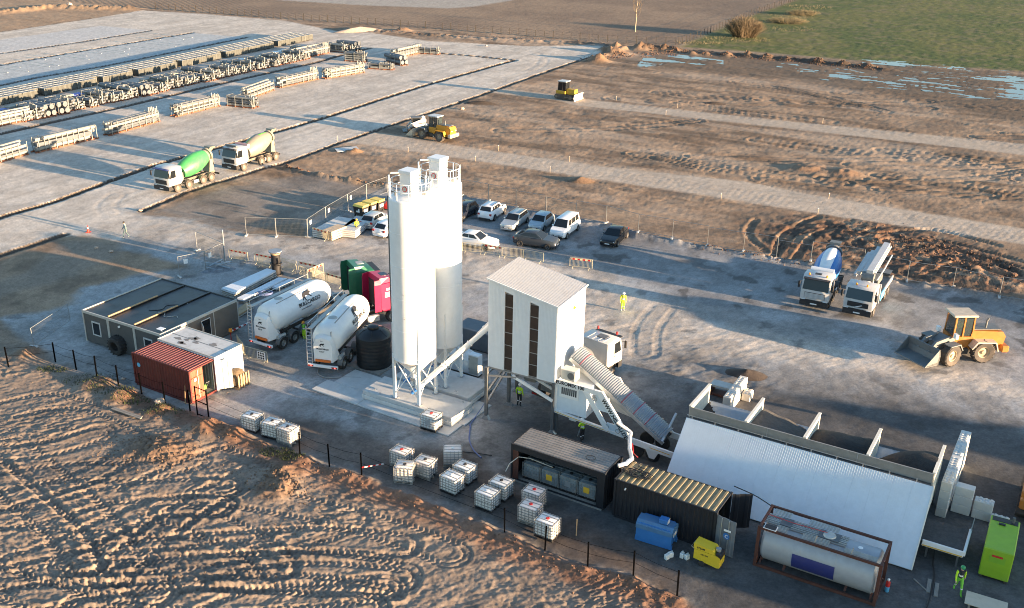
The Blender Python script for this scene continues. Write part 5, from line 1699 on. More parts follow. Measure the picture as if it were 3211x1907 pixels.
t = thing('plywood_sheet', 'pale plywood sheet on a low stack in the bottom right corner', 'plywood', (24.93,42.38), -28.2)
MB().box(-1.0, 1.0, -.6, .55, .36, .39).obj('sheet', 'plywood', t)
for x in (-.8, .7):
    MB().box(x, x + .1, -.55, .5, 0, .359).obj('support', 'timber_grey', t)
for lab, p, a, s in (('thin timber lath left of the two loose planks by the leaning wall', (22.22,44.20), 110, (.03, .5)), ('left one of the two short grey planks by the leaning wall', (22.66,44.11), 65, (.1, .6)), ('right one of the two short grey planks by the leaning wall', (22.94,43.79), 65, (.1, .6))):
    t = thing('loose_plank', lab, 'plank', p, a)
    MB().box(-s[1], s[1], -s[0], s[0], .0, .05).obj('board', 'timber_grey', t)
t = thing('fire_extinguisher', 'red and blue cylinder with white top hanging at the tank container corner', 'cylinder', (20.22,43.61), 0)
MB().lathe([(.1, 0), (.12, .03), (.12, .35)], n=14).obj('lower_body', 'sky_blue', t, 40)
MB().lathe([(.12, .352), (.12, .6), (.08, .7)], n=14).obj('upper_body', 'bright_red', t, 40)
MB().lathe([(.06, .7), (.08, .78), (.02, .85)], n=12).obj('head', 'lens', t, 40)
for lab, pts, mt in (('blue hose curving from the slab towards the caged tanks', [(-1.58,64.14), (-2.05,62.38), (-2.71,60.25), (-2.67,60.17), (-2.66,58.32), (-2.31,56.97), (-1.79,56.06)], 'hose_blue'), ('thin black hose lying across the yard behind the caged tanks', [(-3.07,56.74), (-2.30,56.63), (-1.10,56.35)], 'hose_black'), ('black cable lying across the ground below the feed tray', [(24.10,47.18), (23.58,45.99), (23.22,44.85), (22.40,43.21), (21.80,42.16)], 'hose_black'), ('grey delivery hose from the second tanker to the slab', [(-14.56,68.53), (-14.46,67.63), (-14.09,67.05), (-13.43,66.78), (-12.45,66.90), (-11.10,66.89)], 'steel_dull'), ('thin black cable from the leaning wall to the tank container', [(13.10,49.89), (14.10,48.98), (14.82,47.95)], 'hose_black')):
    o = thing('ground_hose', lab, 'hose', pts[0], 0)
    zz = 2.3 if 'leaning wall to' in lab else .05
    MB().tube([(p[0] - pts[0][0], p[1] - pts[0][1], zz if zz > 1 else ground_z(*p) + .07) for p in smooth_line(pts, 5)], .05 if 'blue' in lab or 'delivery' in lab else .03).obj('hose', mt, o)

# stacks of cladding sheets, hoses and scrap behind the tankers
def sheets(label, a, b, c, d, n, mat, z0=.25, name='panel_stack'):
    """a pile of sheets with corners a b c d"""
    t = thing(name, label, 'panel stack', a, 0)
    r = lambda p: (p[0] - a[0], p[1] - a[1])
    P = [r(a), r(b), r(c), r(d)]
    for k in range(n):
        j = [(x + rng.uniform(-.06, .06), y + rng.uniform(-.06, .06)) for x, y in P]
        MB().prism(j, z0 + k * .09, z0 + k * .09 + .075, 'z').obj('sheet', mat if k > n - 3 else 'timber_grey' if k % 2 else 'galv_dull', t)
    for f in (.15, .5, .85):
        p, q = mid(P[0], P[1], f), mid(P[3], P[2], f)
        MB().bar((*p, z0 / 2), (*q, z0 / 2), .1, z0 - .01).obj('bearer', 'timber_grey', t)
    return t


sheets('upper pile of long white cladding sheets behind the office', (-25.64,82.23), (-22.76,87.33), (-21.83,86.75), (-24.22,81.22), 6, 'panel_white', .2)
sheets('lower pile of long white cladding sheets beside the first tanker', (-23.93,80.63), (-21.32,85.69), (-20.58,85.51), (-23.19,80.36), 4, 'panel_white', .15)
sheets('short white cladding sheets nearest the first tanker', (-21.53,83.70), (-20.40,85.63), (-19.95,85.43), (-21.03,83.29), 3, 'panel_white', .15)
sheets('low pile of bars and planks between office and first tanker', (-23.40,78.26), (-22.90,80.05), (-22.17,79.29), (-22.90,77.33), 3, 'timber', .1)
t = thing('hose_coil', 'coils of blue hose lying on the sheet piles', 'hose', (-21.70,81.39), 0, z=.62)
for k in range(4):
    MB().tube([((.75 - .08 * k) * math.cos(a) + .1 * k, (.5 - .05 * k) * math.sin(a), .05 + .04 * k) for a in np.linspace(0, 6.28, 26)], .03, 6).obj('coil', 'hose_blue', t)
t = thing('cable_drum', 'tall black cable drum with grey blue disc on top behind the sheets', 'cable drum', (-22.02,87.73), 0)
for z in (0, 1.05, 2.25):
    MB().cyl((0, 0, z), (0, 0, z + .07), .62 if z != 1.05 else .55, n=28).obj('flange_disc', 'drum_top' if z > 2 else 'black_plastic', t, 40)
for z in (.08, 1.13):
    MB().lathe([(.4, z), (.44, z + .1), (.42, z + .5), (.44, z + .85)], n=28).obj('cable_winding', 'hose_black', t, 40)
MB().cyl((0, 0, 2.0), (0, 0, 2.12), .45, n=24).obj('yellow_band', 'timber', t, 40)
heap('scrap_heap', 'heap of grey twisted scrap lying beside the open gate', (-27.70,88.37), 1.7, .7, .5, 'scrap', 0, 20, 'scrap', seed=5)
sc = thing('scrap_profiles', 'loose grey metal profiles on the scrap heap beside the open gate', 'scrap', (-27.70,88.37), 20)
for k in range(9):
    a = rng.uniform(-40, 40)
    MB().box(-.8, .8, -.05, .05, 0, .07, TR(rng.uniform(-.6, .6), rng.uniform(-.4, .4), .25 + .05 * k, rng.uniform(-12, 12), rng.uniform(-12, 12), a)).obj('profile', 'galv_blue', sc)

t = thing('pallet_bale', 'brown wrapped bale on pallets beside the pale container end', 'bale', (-19.92,65.48), -30)
MB().lathe([(.5, .1), (.62, .3), (.6, .8), (.5, 1.15), (.2, 1.3), (.02, 1.3)], n=14).obj('bale', 'bale', t, 60)
for z in (0, .06):
    for y in (-.5, 0, .5):
        MB().box(-.7, .7, y - .06 if z else y - .09, y + .06 if z else y + .09, z, z + .055).obj('pallet_board', 'timber', t)
for k in range(5):
    MB().box(.55, .62, -.5 + k * .25, -.38 + k * .25, .1, 1.1).obj('crate_slat', 'timber', t)
for lab, p in (('leaning timber plank at the red container corner', (-22.84,62.49)), ('white plank leaning at the red container corner', (-22.54,62.36))):
    t = thing('leaning_plank', lab, 'plank', p, 0)
    MB().bar((0, 0, 0), (.08, .35, 2.0 if 'timber' in lab else 1.7), .12, .04).obj('board', 'timber' if 'timber' in lab else 'galv_dull', t)

# waste bins, timber stack and the red implement by the car park
def dumpster(label, p, rz):
    t = thing('waste_container', label, 'waste bin', p, rz, 'black waste bins with yellow lids')
    MB().loft([[(-.58, -.45, .22), (.58, -.45, .22), (.58, .45, .22), (-.58, .45, .22)], [(-.68, -.53, 1.15), (.68, -.53, 1.15), (.68, .53, 1.15), (-.68, .53, 1.15)]]).obj('body', 'black_plastic', t)
    MB().loft([[(-.72, -.57, 1.16), (.72, -.57, 1.16), (.72, .57, 1.16), (-.72, .57, 1.16)], [(-.68, -.4, 1.36), (.68, -.4, 1.36), (.68, .5, 1.36), (-.68, .5, 1.36)]]).obj('lid', 'yellow_lid', t)
    for x in (-.55, .55):
        MB().cyl((x - .1, .55, 1.3), (x + .1, .55, 1.3), .07, n=8).obj('hinge', 'yellow_lid', t)
        for y in (-.38, .38):
            MB().cyl((x - .03, y, .1), (x + .03, y, .1), .1, n=10).obj('castor', 'rubber', t)
    MB().prism([(-.25, .55), (.25, .55), (.22, .95), (.05, .95), (.02, .75), (-.25, .7)], -.54, -.515, 'y', TR(0, 0, 0)).obj('white_sticker', 'lens', t)
    MB().box(.655, .675, -.3, .3, .55, .9).obj('white_sticker', 'lens', t)


dumpster('nearest black waste bin with yellow lid, next to the flat slabs', (-16.71,105.52), -33)
dumpster('middle black waste bin with yellow lid', (-15.97,106.67), -33)
dumpster('farthest black waste bin with yellow lid, next to the red implement', (-15.25,107.59), -33)
t = thing('red_implement', 'red machine bucket half hidden behind the front silo', 'machine bucket', (-14.08,108.42), -20)
MB().prism([(-1.0, .5), (0, .2), (.9, .25), (.9, 1.1), (.3, 1.2), (0, .75)], -.8, .8, 'y').obj('bucket', 'bright_red', t)
MB().box(.9, 1.3, -.3, .3, .5, 1.5).obj('mast', 'bright_red', t)
MB().box(-.6, .9, -.6, .6, 0, .2).obj('base', 'chassis', t)
ta, tb = (-20.14,100.54), (-18.54,104.91)
t = thing('timber_stack', 'stack of thick timber planks by the fence corner', 'timber stack', (-18.43,96.91), 57.7)
tw = 2.3
for k in range(4):
    for j in range(4):
        MB().box(.02 + .0 * j, tw, .05 + j * .3, .05 + j * .3 + .285, .1 + k * .25, .1 + k * .25 + .2).obj('plank', 'timber_pale', t)
for k in range(4):
    for x in (.3, 1.9):
        MB().box(x, x + .08, .05, 1.25, .05 + k * .25, .099 + k * .25).obj('bearer', 'timber_grey', t)
for lab, p0, p1, ww in (('wide grey slab lying behind the timber stack', (-19.57,97.65), (-17.65,102.21), 2.3), ('bluish flat slab lying between timber stack and waste bins', (-17.16,98.18), (-16.09,102.71), 1.6)):
    a = math.degrees(math.atan2(p1[1] - p0[1], p1[0] - p0[0]))
    L_ = math.hypot(p1[0] - p0[0], p1[1] - p0[1])
    t = thing('slab_pack', lab, 'slab pack', p0, a)
    for k in range(4):
        MB().cbox(0, L_, -ww / 2 - .2, ww / 2, .1 + k * .2, .1 + k * .2 + .16, .02).obj('slab', 'concrete', t)
        for x in (.2, L_ - .3):
            MB().box(x, x + .1, -ww / 2, ww / 2 - .1, .0 if k == 0 else .06 + k * .2, .099 + k * .2).obj('spacer', 'timber_grey', t)
# traffic cones and small finds
def cone(label, p, h=.75):
    t = thing('traffic_cone', label, 'traffic cone', p)
    MB().lathe([(.16, .04), (.1, h * .5)], n=14).obj('lower_cone', 'cone_red', t, 40)
    MB().lathe([(.1, h * .5), (.065, h * .75)], n=14).obj('white_band', 'lens', t, 40)
    MB().lathe([(.065, h * .75), (.03, h)], n=14).obj('tip', 'cone_red', t, 40)
    MB().box(-.2, .2, -.2, .2, 0, .04).obj('base', 'cone_red', t)


cone('red and white traffic cone on the shaded gravel at the left', (-43.82,98.36))
for lab, p, s in (('pale boulder beside the near fence gate', (-24.56,62.34), .75), ('small white stone near the red container', (-28.48,66.01), .3), ('pale boulder in the field beyond the road', (-8.57,160.84), .7), ('broken reddish stones by the road corner', (-40.99,105.72), .55), ('tan boulder on the dirt track at the left', (-41.17,93.63), .4), ('round stone at the pale container door', (-20.26,64.15), .2), ('white stone by the conveyor foot', (10.63,61.65), .22), ('rusty stone near the bin', (-39.35,92.62), .45), ('pale boulder by the far sandy bank', (-121.32,282.04), 1.6), ('pale lump on the mound by the far road', (-6.82,226.70), .6), ('small white bag by the car park edge', (9.73,102.46), .3)):
    bm = bmesh.new()
    bmesh.ops.create_icosphere(bm, subdivisions=2, radius=s / 2)
    for v in bm.verts:
        v.co *= rng.uniform(.8, 1.15)
        v.co.z *= .7
    me = bpy.data.meshes.new('boulder')
    bm.to_mesh(me)
    bm.free()
    me.materials.append(MAT['stone'])
    o = link('boulder', me, None, None, (p[0], p[1], ground_z(*p) + s * .2))
    tag(o, lab, 'stone')
t = thing('grey_board', 'short grey wooden board lying on the mud near the fence', 'board', (-26.31,60.78), -27.8)
MB().box(-1.4, 1.4, -.16, -.01, 0, .05).obj('board', 'timber_grey', t)
MB().box(-1.35, 1.3, .01, .15, 0, .05).obj('board', 'timber_grey', t)
t.location.z = ground_z(*t.location[:2]) + .12
for lab, p, rx, ry, h, mt, rz in (('dark tarry soil pile by the road edge in the field', (-5.65,165.79), 3.2, .8, .6, 'soil_dark', -10), ('small dark soil pile on the upper track', (33.53,169.84), 2.6, .9, .4, 'soil_dark', -8), ('lump of soil on the gravel by the road corner', (-21.50,132.94), 1.0, .7, .5, 'soil', 30), ('long pale spoil heap at the far road end', (-37.47,244.90), 5.5, 1.6, .9, 'stone', 28), ('reddish soil heap below the haul track', (8.22,120.79), 1.5, .9, .4, 'soil', 0), ('dark soil pile behind the white block', (17.99,68.88), 1.8, 1.1, .5, 'soil_dark', -20)):
    heap('soil_heap', lab, p, rx, ry, h, mt, ground_z(*p) - .1, rz, 'soil heap', seed=int(p[0] * 7) % 50)
t = thing('grey_tarp', 'grey sheet lying on the mud below the haul track', 'sheet', (-22.86,133.87), 30)
MB().prism([(-1.6, -.9), (1.5, -1.1), (1.8, .9), (-1.3, 1.1)], .0, .04, 'z').obj('sheet', 'concrete', t)
t.location.z = ground_z(*t.location[:2]) + .1
# ---------------------------------------------------------------- vehicles
_wh = {}


def wheel(parent, x, y, r, w, style='car', steer=0, name='wheel'):
    """a tyre with its rim; y sign tells the outer side"""
    key = (r, w, style)
    if key not in _wh:
        ty, rm = {'car': ('rubber', 'rim'), 'truck': ('rubber', 'rim'), 'dusty': ('rubber_dusty', 'rim_dusty'), 'dark': ('rubber', 'grey_plastic'), 'orange': ('rubber_dusty', 'rim_sand')}[style]
        ri = r * (.62 if style in ('car', 'dark') else .52)
        h = w / 2
        prof = [(ri, -h * .8), (r * .9, -h), (r, -h * .7), (r, h * .7), (r * .9, h), (ri, h * .8)]
        m = MB().lathe(prof, (0, 0, 0), (0, 1, 0), n=26, cap=False)
        if style in ('dusty', 'orange') or r > .6:
            n = 16
            for k in range(n):
                a = 2 * math.pi * k / n
                for s in (-1, 1):
                    m.bar((r * math.cos(a), s * h * .05, r * math.sin(a)), (r * math.cos(a + .15), s * h * .95, r * math.sin(a + .15)), r * .1, r * .07)
        q = MB().lathe([(ri, h * .75), (ri * .92, h * .72), (ri * .8, h * .35), (ri * .35, h * .45), (ri * .3, h * .7), (.001, h * .72)], (0, 0, 0), (0, 1, 0), n=26, cap=False)
        q.lathe([(ri, -h * .75), (.001, -h * .7)], (0, 0, 0), (0, 1, 0), n=20, cap=False)
        if style in ('car', 'dark'):
            for k in range(5):
                a = 2 * math.pi * k / 5
                q.bar((.3 * ri * math.cos(a), h * .62, .3 * ri * math.sin(a)), (.9 * ri * math.cos(a), h * .68, .9 * ri * math.sin(a)), ri * .22, h * .1)
        _wh[key] = m.mesh('wheel', ty, 40), q.mesh('rim', rm, 40)
    a, b = _wh[key]
    o = link(name, a, parent, None, (x, y, r))
    o.rotation_euler = (0, 0, rad(steer) + (0 if y > 0 else math.pi))
    link('rim', b, o)
    return o


CARS = {
    # L, W, H, belt, hood, windscreen base, roof front, roof rear, rear glass base, boot height
    'hatch': (4.2, 1.76, 1.48, .92, .86, .95, .2, -1.35, -1.95, .98),
    'wagon': (4.5, 1.76, 1.48, .92, .84, .95, .25, -1.75, -2.15, .98),
    'small': (3.9, 1.7, 1.5, .95, .9, 1.0, .35, -1.2, -1.8, 1.0),
    'suv': (4.3, 1.82, 1.66, 1.08, 1.04, .85, .3, -1.55, -1.98, 1.1),
    'coupe': (4.57, 1.83, 1.57, 1.02, .98, 1.0, .15, -1.0, -2.0, 1.12),
    'sedan': (4.7, 1.83, 1.46, .93, .88, 1.0, .2, -1.0, -1.75, 1.02),
    'van': (4.6, 1.83, 1.86, 1.05, 1.02, 1.35, .75, -2.1, -2.24, 1.05),
}


def car(label, kind, loc, rz, paint, roof=None, name='parked_car', rims='car', face=1):
    L, W, H, belt, hood, xw, xf, xr, xb, boot = CARS[kind]
    t = thing(name, label, 'van' if kind == 'van' else 'car', loc, rz, 'vehicles in the car park')
    h, w = L / 2, W / 2
    R = .31 if kind != 'suv' else .35
    ax = (h - .82, -h + .8)
    S = []

    def sec(x, zb, zt, k, kt):
        a = w * k
        pts = [(x, -a * .9, zb), (x, -a, zb + .16), (x, -a, zt - .22), (x, -a * kt, zt), (x, a * kt, zt), (x, a, zt - .22), (x, a, zb + .16), (x, a * .9, zb)]
        S.append(pts)
    sec(h, .3, .62, .74, .9)
    sec(h - .07, .24, .74, .84, .92)
    sec(h - .3, .2, hood - .08, .95, .9)
    sec(xw + .35, .2, hood, .99, .9)
    sec(xw - .1, .2, belt, 1, .94)
    sec(0, .19, belt, 1, .95)
    sec(xb + .5, .2, belt + .02, 1, .94)
    sec(min(xb, -h + .35), .22, boot, .97, .9)
    sec(-h + .08, .26, boot - .1, .9, .88)
    sec(-h, .34, boot - .3, .84, .88)
    MB().loft(S).obj('body', paint, t, 50)
    wb, wt = w * .92, w * .74
    zr = H - .04
    B = [(xw, wb), (xb, wb * .94)]
    Tt = [(xf, wt), (xr, wt * .96)]
    zbz = (hood if kind != 'van' else belt) - .02
    P = lambda i, s: (B[i][0], B[i][1] * s, (belt - .03 if i == 0 else boot - .05))
    Q = lambda i, s: (Tt[i][0], Tt[i][1] * s, zr)
    gl = 'glass_dark'
    MB().loft([[P(0, -1), P(0, 1), P(1, 1), P(1, -1)], [Q(0, -1), Q(0, 1), Q(1, 1), Q(1, -1)]]).obj('cabin', paint, t)

    def pane(nm, a, b, c, d, ins, ins2=None):
        V = [Vector(p) for p in (a, b, c, d)]
        i2 = ins if ins2 is None else ins2
        u = lambda s, q: (V[0].lerp(V[1], s)).lerp(V[3].lerp(V[2], s), q)
        qd = [u(ins, i2), u(1 - ins, i2), u(1 - ins, 1 - i2), u(ins, 1 - i2)]
        MB().plate(qd, .012).obj(nm, gl, t)
    pane('windscreen', P(0, -1), P(0, 1), Q(0, 1), Q(0, -1), .05, .06)
    pane('rear_window', P(1, 1), P(1, -1), Q(1, -1), Q(1, 1), .08, .14)
    for s in (1, -1):
        a, b, c, d = (P(0, s), P(1, s), Q(1, s), Q(0, s))
        V = [Vector(p) for p in (a, b, c, d)]
        u = lambda f, q: (V[0].lerp(V[1], f)).lerp(V[3].lerp(V[2], f), q)
        n = 3 if kind in ('wagon', 'van', 'suv') else 2
        edges = {2: (.1, .5, .9), 3: (.08, .4, .7, .95)}[n]
        if kind == 'van':
            edges = (.06, .33, .64, .95)
        for k in range(n):
            f0, f1 = edges[k] + .012, edges[k + 1] - .012
            qd = [u(f0, .2), u(f1, .2), u(f1, .88), u(f0, .88)]
            MB().plate(qd if s > 0 else qd[::-1], .012).obj('side_window', gl, t)
    rf = roof or paint
    MB().loft([[(xf + .05, -wt, zr - .02), (xf + .05, wt, zr - .02), (xr - .06, wt * .96, zr - .02), (xr - .06, -wt * .96, zr - .02)],
               [(xf - .08, -wt * .86, H + .0), (xf - .08, wt * .86, H + .0), (xr + .05, wt * .82, H - .01), (xr + .05, -wt * .82, H - .01)]]).obj('roof', rf, t, 50)
    if kind in ('suv', 'wagon'):
        for s in (-1, 1):
            MB().bar((xf - .1, s * wt * .92, H + .03), (xr + .15, s * wt * .9, H + .02), .04).obj('roof_rail', 'black_plastic', t)
    for x in ax:
        for s in (-1, 1):
            MB().lathe([(.001, 0), (R * 1.16, 0), (R * 1.16, .012), (.001, .012)], (x, s * (w - .005), R), (x, s * 9, R), n=22).obj('wheel_arch', 'black_plastic', t)
            wheel(t, x, s * (w - .045), R, .2, rims)
    low = 'black_plastic'
    MB().box(h - .2, h + .015, -w * .72, w * .72, .2, .36).obj('front_bumper', low if kind in ('suv', 'van') else paint, t)
    MB().box(-h - .015, -h + .2, -w * .76, w * .76, .24, .42).obj('rear_bumper', low if kind in ('suv', 'coupe') else paint, t)
    MB().prism([(-.42, .5), (.42, .5), (.34, .38), (-.34, .38)], h - .02, h + .02, 'x').obj('grille', low, t)
    for s in (-1, 1):
        MB().prism([(s * w * .42, .62), (s * w * .78, .72), (s * w * .78, .6), (s * w * .45, .53)][::s], h - .2, h - .03, 'x').obj('headlight', 'lens', t)
        MB().box(-h - .005, -h + .12, s * w * .76 - .13, s * w * .76 + .1, .72, .92).obj('tail_light', 'tail_red', t)
        MB().cbox(xw - .32, xw - .14, s * (w + .02) - .06, s * (w + .02) + .06, belt, belt + .13, .02).obj('mirror', paint if kind != 'suv' else low, t)
    MB().box(h + .016, h + .03, -.25, .25, .38, .48).obj('number_plate', 'lens', t)
    MB().box(-h - .03, -h - .016, -.25, .25, .62, .72).obj('number_plate', 'lens', t)
    for s in (-1, 1):
        MB().box(ax[1] + .45, ax[0] - .45, s * w - .012, s * w + .012, .3, .36).obj('sill_trim', low, t)
    return t


car('white compact SUV with roof rails seen from behind', 'suv', (-2.36, 106.4), 67, 'car_white')
car('silver estate car facing the camera between the white SUV and the pale hatchback', 'wagon', (.1, 103.3), -113, 'car_silver')
car('pale blue grey hatchback parked behind the dark coupe', 'small', (2.95, 103.0), -114, 'car_bluegrey')
car('white delivery van with side windows and black bumper', 'van', (5.4, 101.1), -115, 'car_white')
car('dark grey coupe SUV standing across in front of the van', 'coupe', (2.36, 97.1), -19.5, 'car_grey', rims='dark')
car('black saloon car parked alone at the right end', 'sedan', (10.45, 98.95), -113.5, 'car_black')
car('white hatchback behind the barriers right of the silos', 'sedan', (-3.85, 96.75), -23, 'car_white')
car('dark car half hidden behind the rear silo', 'wagon', (-5.6, 106.0), -115, 'car_navy')
car('pale silver hatchback left of the silos seen from behind', 'hatch', (-14.75, 102.7), 67, 'car_silver')
car('white hatchback with red tail lights next to the front silo', 'hatch', (-12.9, 100.1), 61, 'car_white')


def cab(t, paint, xf, L, W, z0, H, style='low', glass='glass_dark', grille='black', bumper='black_plastic', trim=None):
    """a cab-over truck cab, front at xf"""
    w = W / 2
    xb = xf - L
    zs = z0 + (H - z0) * .42                      # windscreen base
    bulge = .12
    S = [[(xf - .02, z0), (xf + .02, z0 + .5), (xf, zs), (xf - .28 - .08 * (style == 'high'), H - .22), (xf - .55, H - .02), (xf - 1.0, H), (xb, H - .02 - (.0 if style != 'low' else .05)), (xb, z0 + .25), (xb + .3, z0)]]
    pts = S[0]
    secs = []
    for y, k in ((-w, .9), (-w + .06, 1), (w - .06, 1), (w, .9)):
        cx, cz = (xf + xb) / 2, (z0 + H) / 2
        secs.append([(cx + (p[0] - cx) * (1 if k == 1 else .97), y, cz + (p[1] - cz) * (1 if k == 1 else .975)) for p in pts])
    MB().loft(secs).obj('cab', paint, t, 35)
    a, b = Vector((xf + .004, 0, zs + .03)), Vector((xf - .276 - .08 * (style == 'high'), 0, H - .24))
    yl = Vector((0, w * .9, 0))
    MB().plate([a - yl, a + yl, b + yl * .96, b - yl * .96], .02).obj('windscreen', glass, t)
    if style != 'plain':
        MB().box(xf - .42, xf + .1, -w * .92, w * .92, H - .22, H - .16).obj('sun_visor', trim or 'black_plastic', t)
    zg = z0 + .12
    for s in (-1, 1):
        y = s * (w + .003)
        q = [(xf - .2, zs + .02), (xf - 1.1, zs + .02), (xf - 1.1, H - .35), (xf - .42, H - .35)]
        MB().prism(q[::-1] if s > 0 else q, y, y + s * .012, 'y').obj('side_window', 'glass_dark', t)
        MB().box(xf - 1.16, xf - 1.14, min(y, y + s * .008), max(y, y + s * .008), z0 + .2, H - .3).obj('door_seam', 'grey_plastic', t)
        MB().box(xf - 1.08, xf - .92, min(y, y + s * .03), max(y, y + s * .03), zs - .22, zs - .16).obj('door_handle', 'black_plastic', t)
        mr = MB().cbox(xf + .02, xf + .16, s * (w + .2) - .09, s * (w + .2) + .09, zs + .15, zs + .75, .03).obj('mirror', 'black_plastic', t)
        MB().bar((xf - .1, s * w, zs + .7), (xf + .1, s * (w + .2), zs + .7), .03).obj('mirror_arm', 'black_plastic', mr)
        MB().box(xf - .05, xf + .06, s * w * .78 - .2, s * w * .78 + .2, z0 - .18, z0 + .02).obj('headlight', 'lens', t)
    g = MB().box(xf + .018, xf + .05, -w * .72, w * .72, zg + .06, zs - .2).obj('grille', 'black_plastic', t)
    if grille == 'bars':
        for k in range(5):
            z = zg + .08 + k * (zs - zg - .3) / 5
            MB().box(xf + .051, xf + .07, -w * .7, w * .7, z, z + .07).obj('grille_bar', paint, g)
    MB().box(xf - .4, xf + .08, -w * .98, w * .98, z0 - .52, z0 - .02).obj('bumper', bumper, t)
    MB().box(xf + .081, xf + .09, -.28, .28, z0 - .38, z0 - .27).obj('number_plate', 'lens', t)


def truck_base(t, xr, xf, axles, style='truck', r=.5, W=2.45):
    for s in (-1, 1):
        MB().box(xr, xf, s * .42 - .05, s * .42 + .05, .72, .98).obj('chassis_rail', 'chassis' if style != 'dusty' else 'chassis_dusty', t)
    for x, st in axles:
        for s in (-1, 1):
            wheel(t, x, s * (W / 2 - .16), r, .32, style, st)
        MB().cyl((x, -W / 2 + .3, r), (x, W / 2 - .3, r), .07, n=8).obj('axle', 'chassis', t)


DRUM = [(.35, 0), (.75, .05), (1.02, .75), (1.16, 1.7), (1.17, 2.6), (1.0, 3.5), (.74, 4.35), (.6, 4.55), (.6, 4.75)]


def drum_prof(t0, t1, off=.0):
    ts = sorted(set([t0, t1] + [p[1] for p in DRUM if t0 < p[1] < t1]))
    return [(float(np.interp(q, [p[1] for p in DRUM], [p[0] for p in DRUM])) + off, q) for q in ts]


def mixer_truck(label, loc, rz, cabpaint, drummat, stripes, style='truck', cabkw=None, four=True, tank='truck_white', name='concrete_mixer_truck', tankx=None, extra=None):
    """loc is the middle of the front bumper on the ground"""
    t = thing(name, label, 'mixer truck', loc, rz)
    ax = [(-1.3, 0), (-3.1, 0), (-5.4, 0), (-6.75, 0)] if four else [(-1.3, 0), (-4.6, 0), (-5.95, 0), (-7.3, 0)]
    truck_base(t, -8.1, -.5, ax, style, .5)
    cab(t, cabpaint, 0, 2.1, 2.45, .95, 3.05, **(cabkw or {}))
    p0, p1 = Vector((-3.0, 0, 1.85)), Vector((-7.65, 0, 3.05))
    d = (p1 - p0).normalized()
    MB().lathe(drum_prof(0, 4.55), p0, p0 + d, n=32).obj('drum', drummat, t, 40)
    for (t0, t1, a0, a1, mt) in stripes:
        MB().lathe(drum_prof(t0, t1, .012), p0, p0 + d, n=max(4, int((a1 - a0) / 10)), cap=False, a0=a0, a1=a1).obj('drum_stripe', mt, t, 40)
    MB().lathe([(.62, 4.56), (.8, 4.56), (.8, 4.8), (.62, 4.8)], p0, p0 + d, n=26).obj('drum_ring', 'drum_cream' if style == 'dusty' else 'grey_plastic', t, 40)
    tl = p0 + d * 4.95
    MB().loft([[(tl.x + .3, -.25, tl.z + .3), (tl.x + .3, .25, tl.z + .3), (tl.x - .1, .25, tl.z + .2), (tl.x - .1, -.25, tl.z + .2)], [(tl.x + .15, -.5, tl.z + .85), (tl.x + .15, .5, tl.z + .85), (tl.x - .75, .5, tl.z + .8), (tl.x - .75, -.5, tl.z + .8)]]).obj('feed_hopper', 'drum_cream' if style == 'dusty' else 'machine_grey', t)
    ch = [(-.22, 0), (.22, 0), (.16, -.22), (-.16, -.22)]
    MB().loft([[(tl.x - .1, y, tl.z + .1 + z) for y, z in ch], [(tl.x - .6, y * .9, tl.z - 1.3 + z) for y, z in ch]]).obj('chute', 'machine_grey', t)
    MB().prism([(-7.1, .98), (-7.9, .98), (-7.75, tl.z - .5), (-7.35, tl.z - .6)], -.55, .55, 'y').obj('rear_support', 'machine_grey' if style != 'dusty' else 'drum_cream', t)
    MB().prism([(-2.3, .98), (-3.0, .98), (-2.95, 1.9), (-2.6, 1.9)], -.5, .5, 'y').obj('front_support', cabpaint if style != 'dusty' else 'machine_grey', t)
    if tank:
        MB().cyl((-2.55, -1.0, 2.85), (-2.55, 1.0, 2.85), .3, n=20).obj('water_tank', tank, t, 40)
    for s in (-1, 1):
        MB().box(ax[1][0] - .75, ax[2][0] + .75, s * 1.15 - .04, s * 1.15 + .04, .45, .8).obj('side_guard', 'truck_white', t)
        for x, _ in ax:
            a = MB().lathe([(.56, -.17), (.6, -.17), (.6, .17), (.56, .17)], (x, s * 1.06, .5), (x, s * 1.06 + 1, .5), n=10, cap=False, a0=10, a1=170)
            a.obj('mudguard', 'chassis_dusty' if style == 'dusty' else 'black_plastic', t)
    MB().box(-8.15, -8.05, -1.15, 1.15, .55, .75).obj('rear_bar', 'chassis', t)
    for s in (-1, 1):
        MB().box(-8.17, -8.151, s * .9 - .2, s * .9 + .2, .6, .7).obj('tail_light', 'tail_red', t)
    if extra:
        extra(t)
    return t


fc = offs((-39.12,113.05), -118, 1.35, -1.1)
mixer_truck('mixer truck with white cab and bright green drum driving on the gravel road', fc, -118, 'truck_white', 'drum_green',
            [(1.3, 3.9, 18, 40, 'drum_cream'), (.95, 1.03, 14, 42, 'drum_cream'), (1.16, 1.24, 14, 42, 'drum_cream'), (1.03, 1.16, 25, 31, 'drum_cream'), (4.1, 4.5, 0, 360, 'drum_cream')], 'dusty', dict(trim='sign_blue'), True, None)
fc = offs((-33.87,122.72), -118, 1.35, -1.1)


def roofbar(t):
    MB().cbox(-.75, -.45, -.9, .9, 3.1, 3.3, .04).obj('roof_light_bar', 'grey_plastic', t)


mixer_truck('mixer truck with white cab and cream drum with lime streaks following behind', fc, -118, 'truck_white', 'drum_cream',
            [(2.6, 3.4, 60, 68, 'lime_dark'), (2.7, 4.1, 98, 108, 'hivis_green'), (2.5, 3.6, 0, 8, 'lime_dark'), (.1, 1.6, 84, 92, 'lime_dark'), (.3, 1.2, 30, 38, 'grey_plastic'), (2.4, 3.2, 30, 37, 'grey_plastic')], 'dusty', dict(glass='glass_blue'), False, 'pink_tank', extra=roofbar)


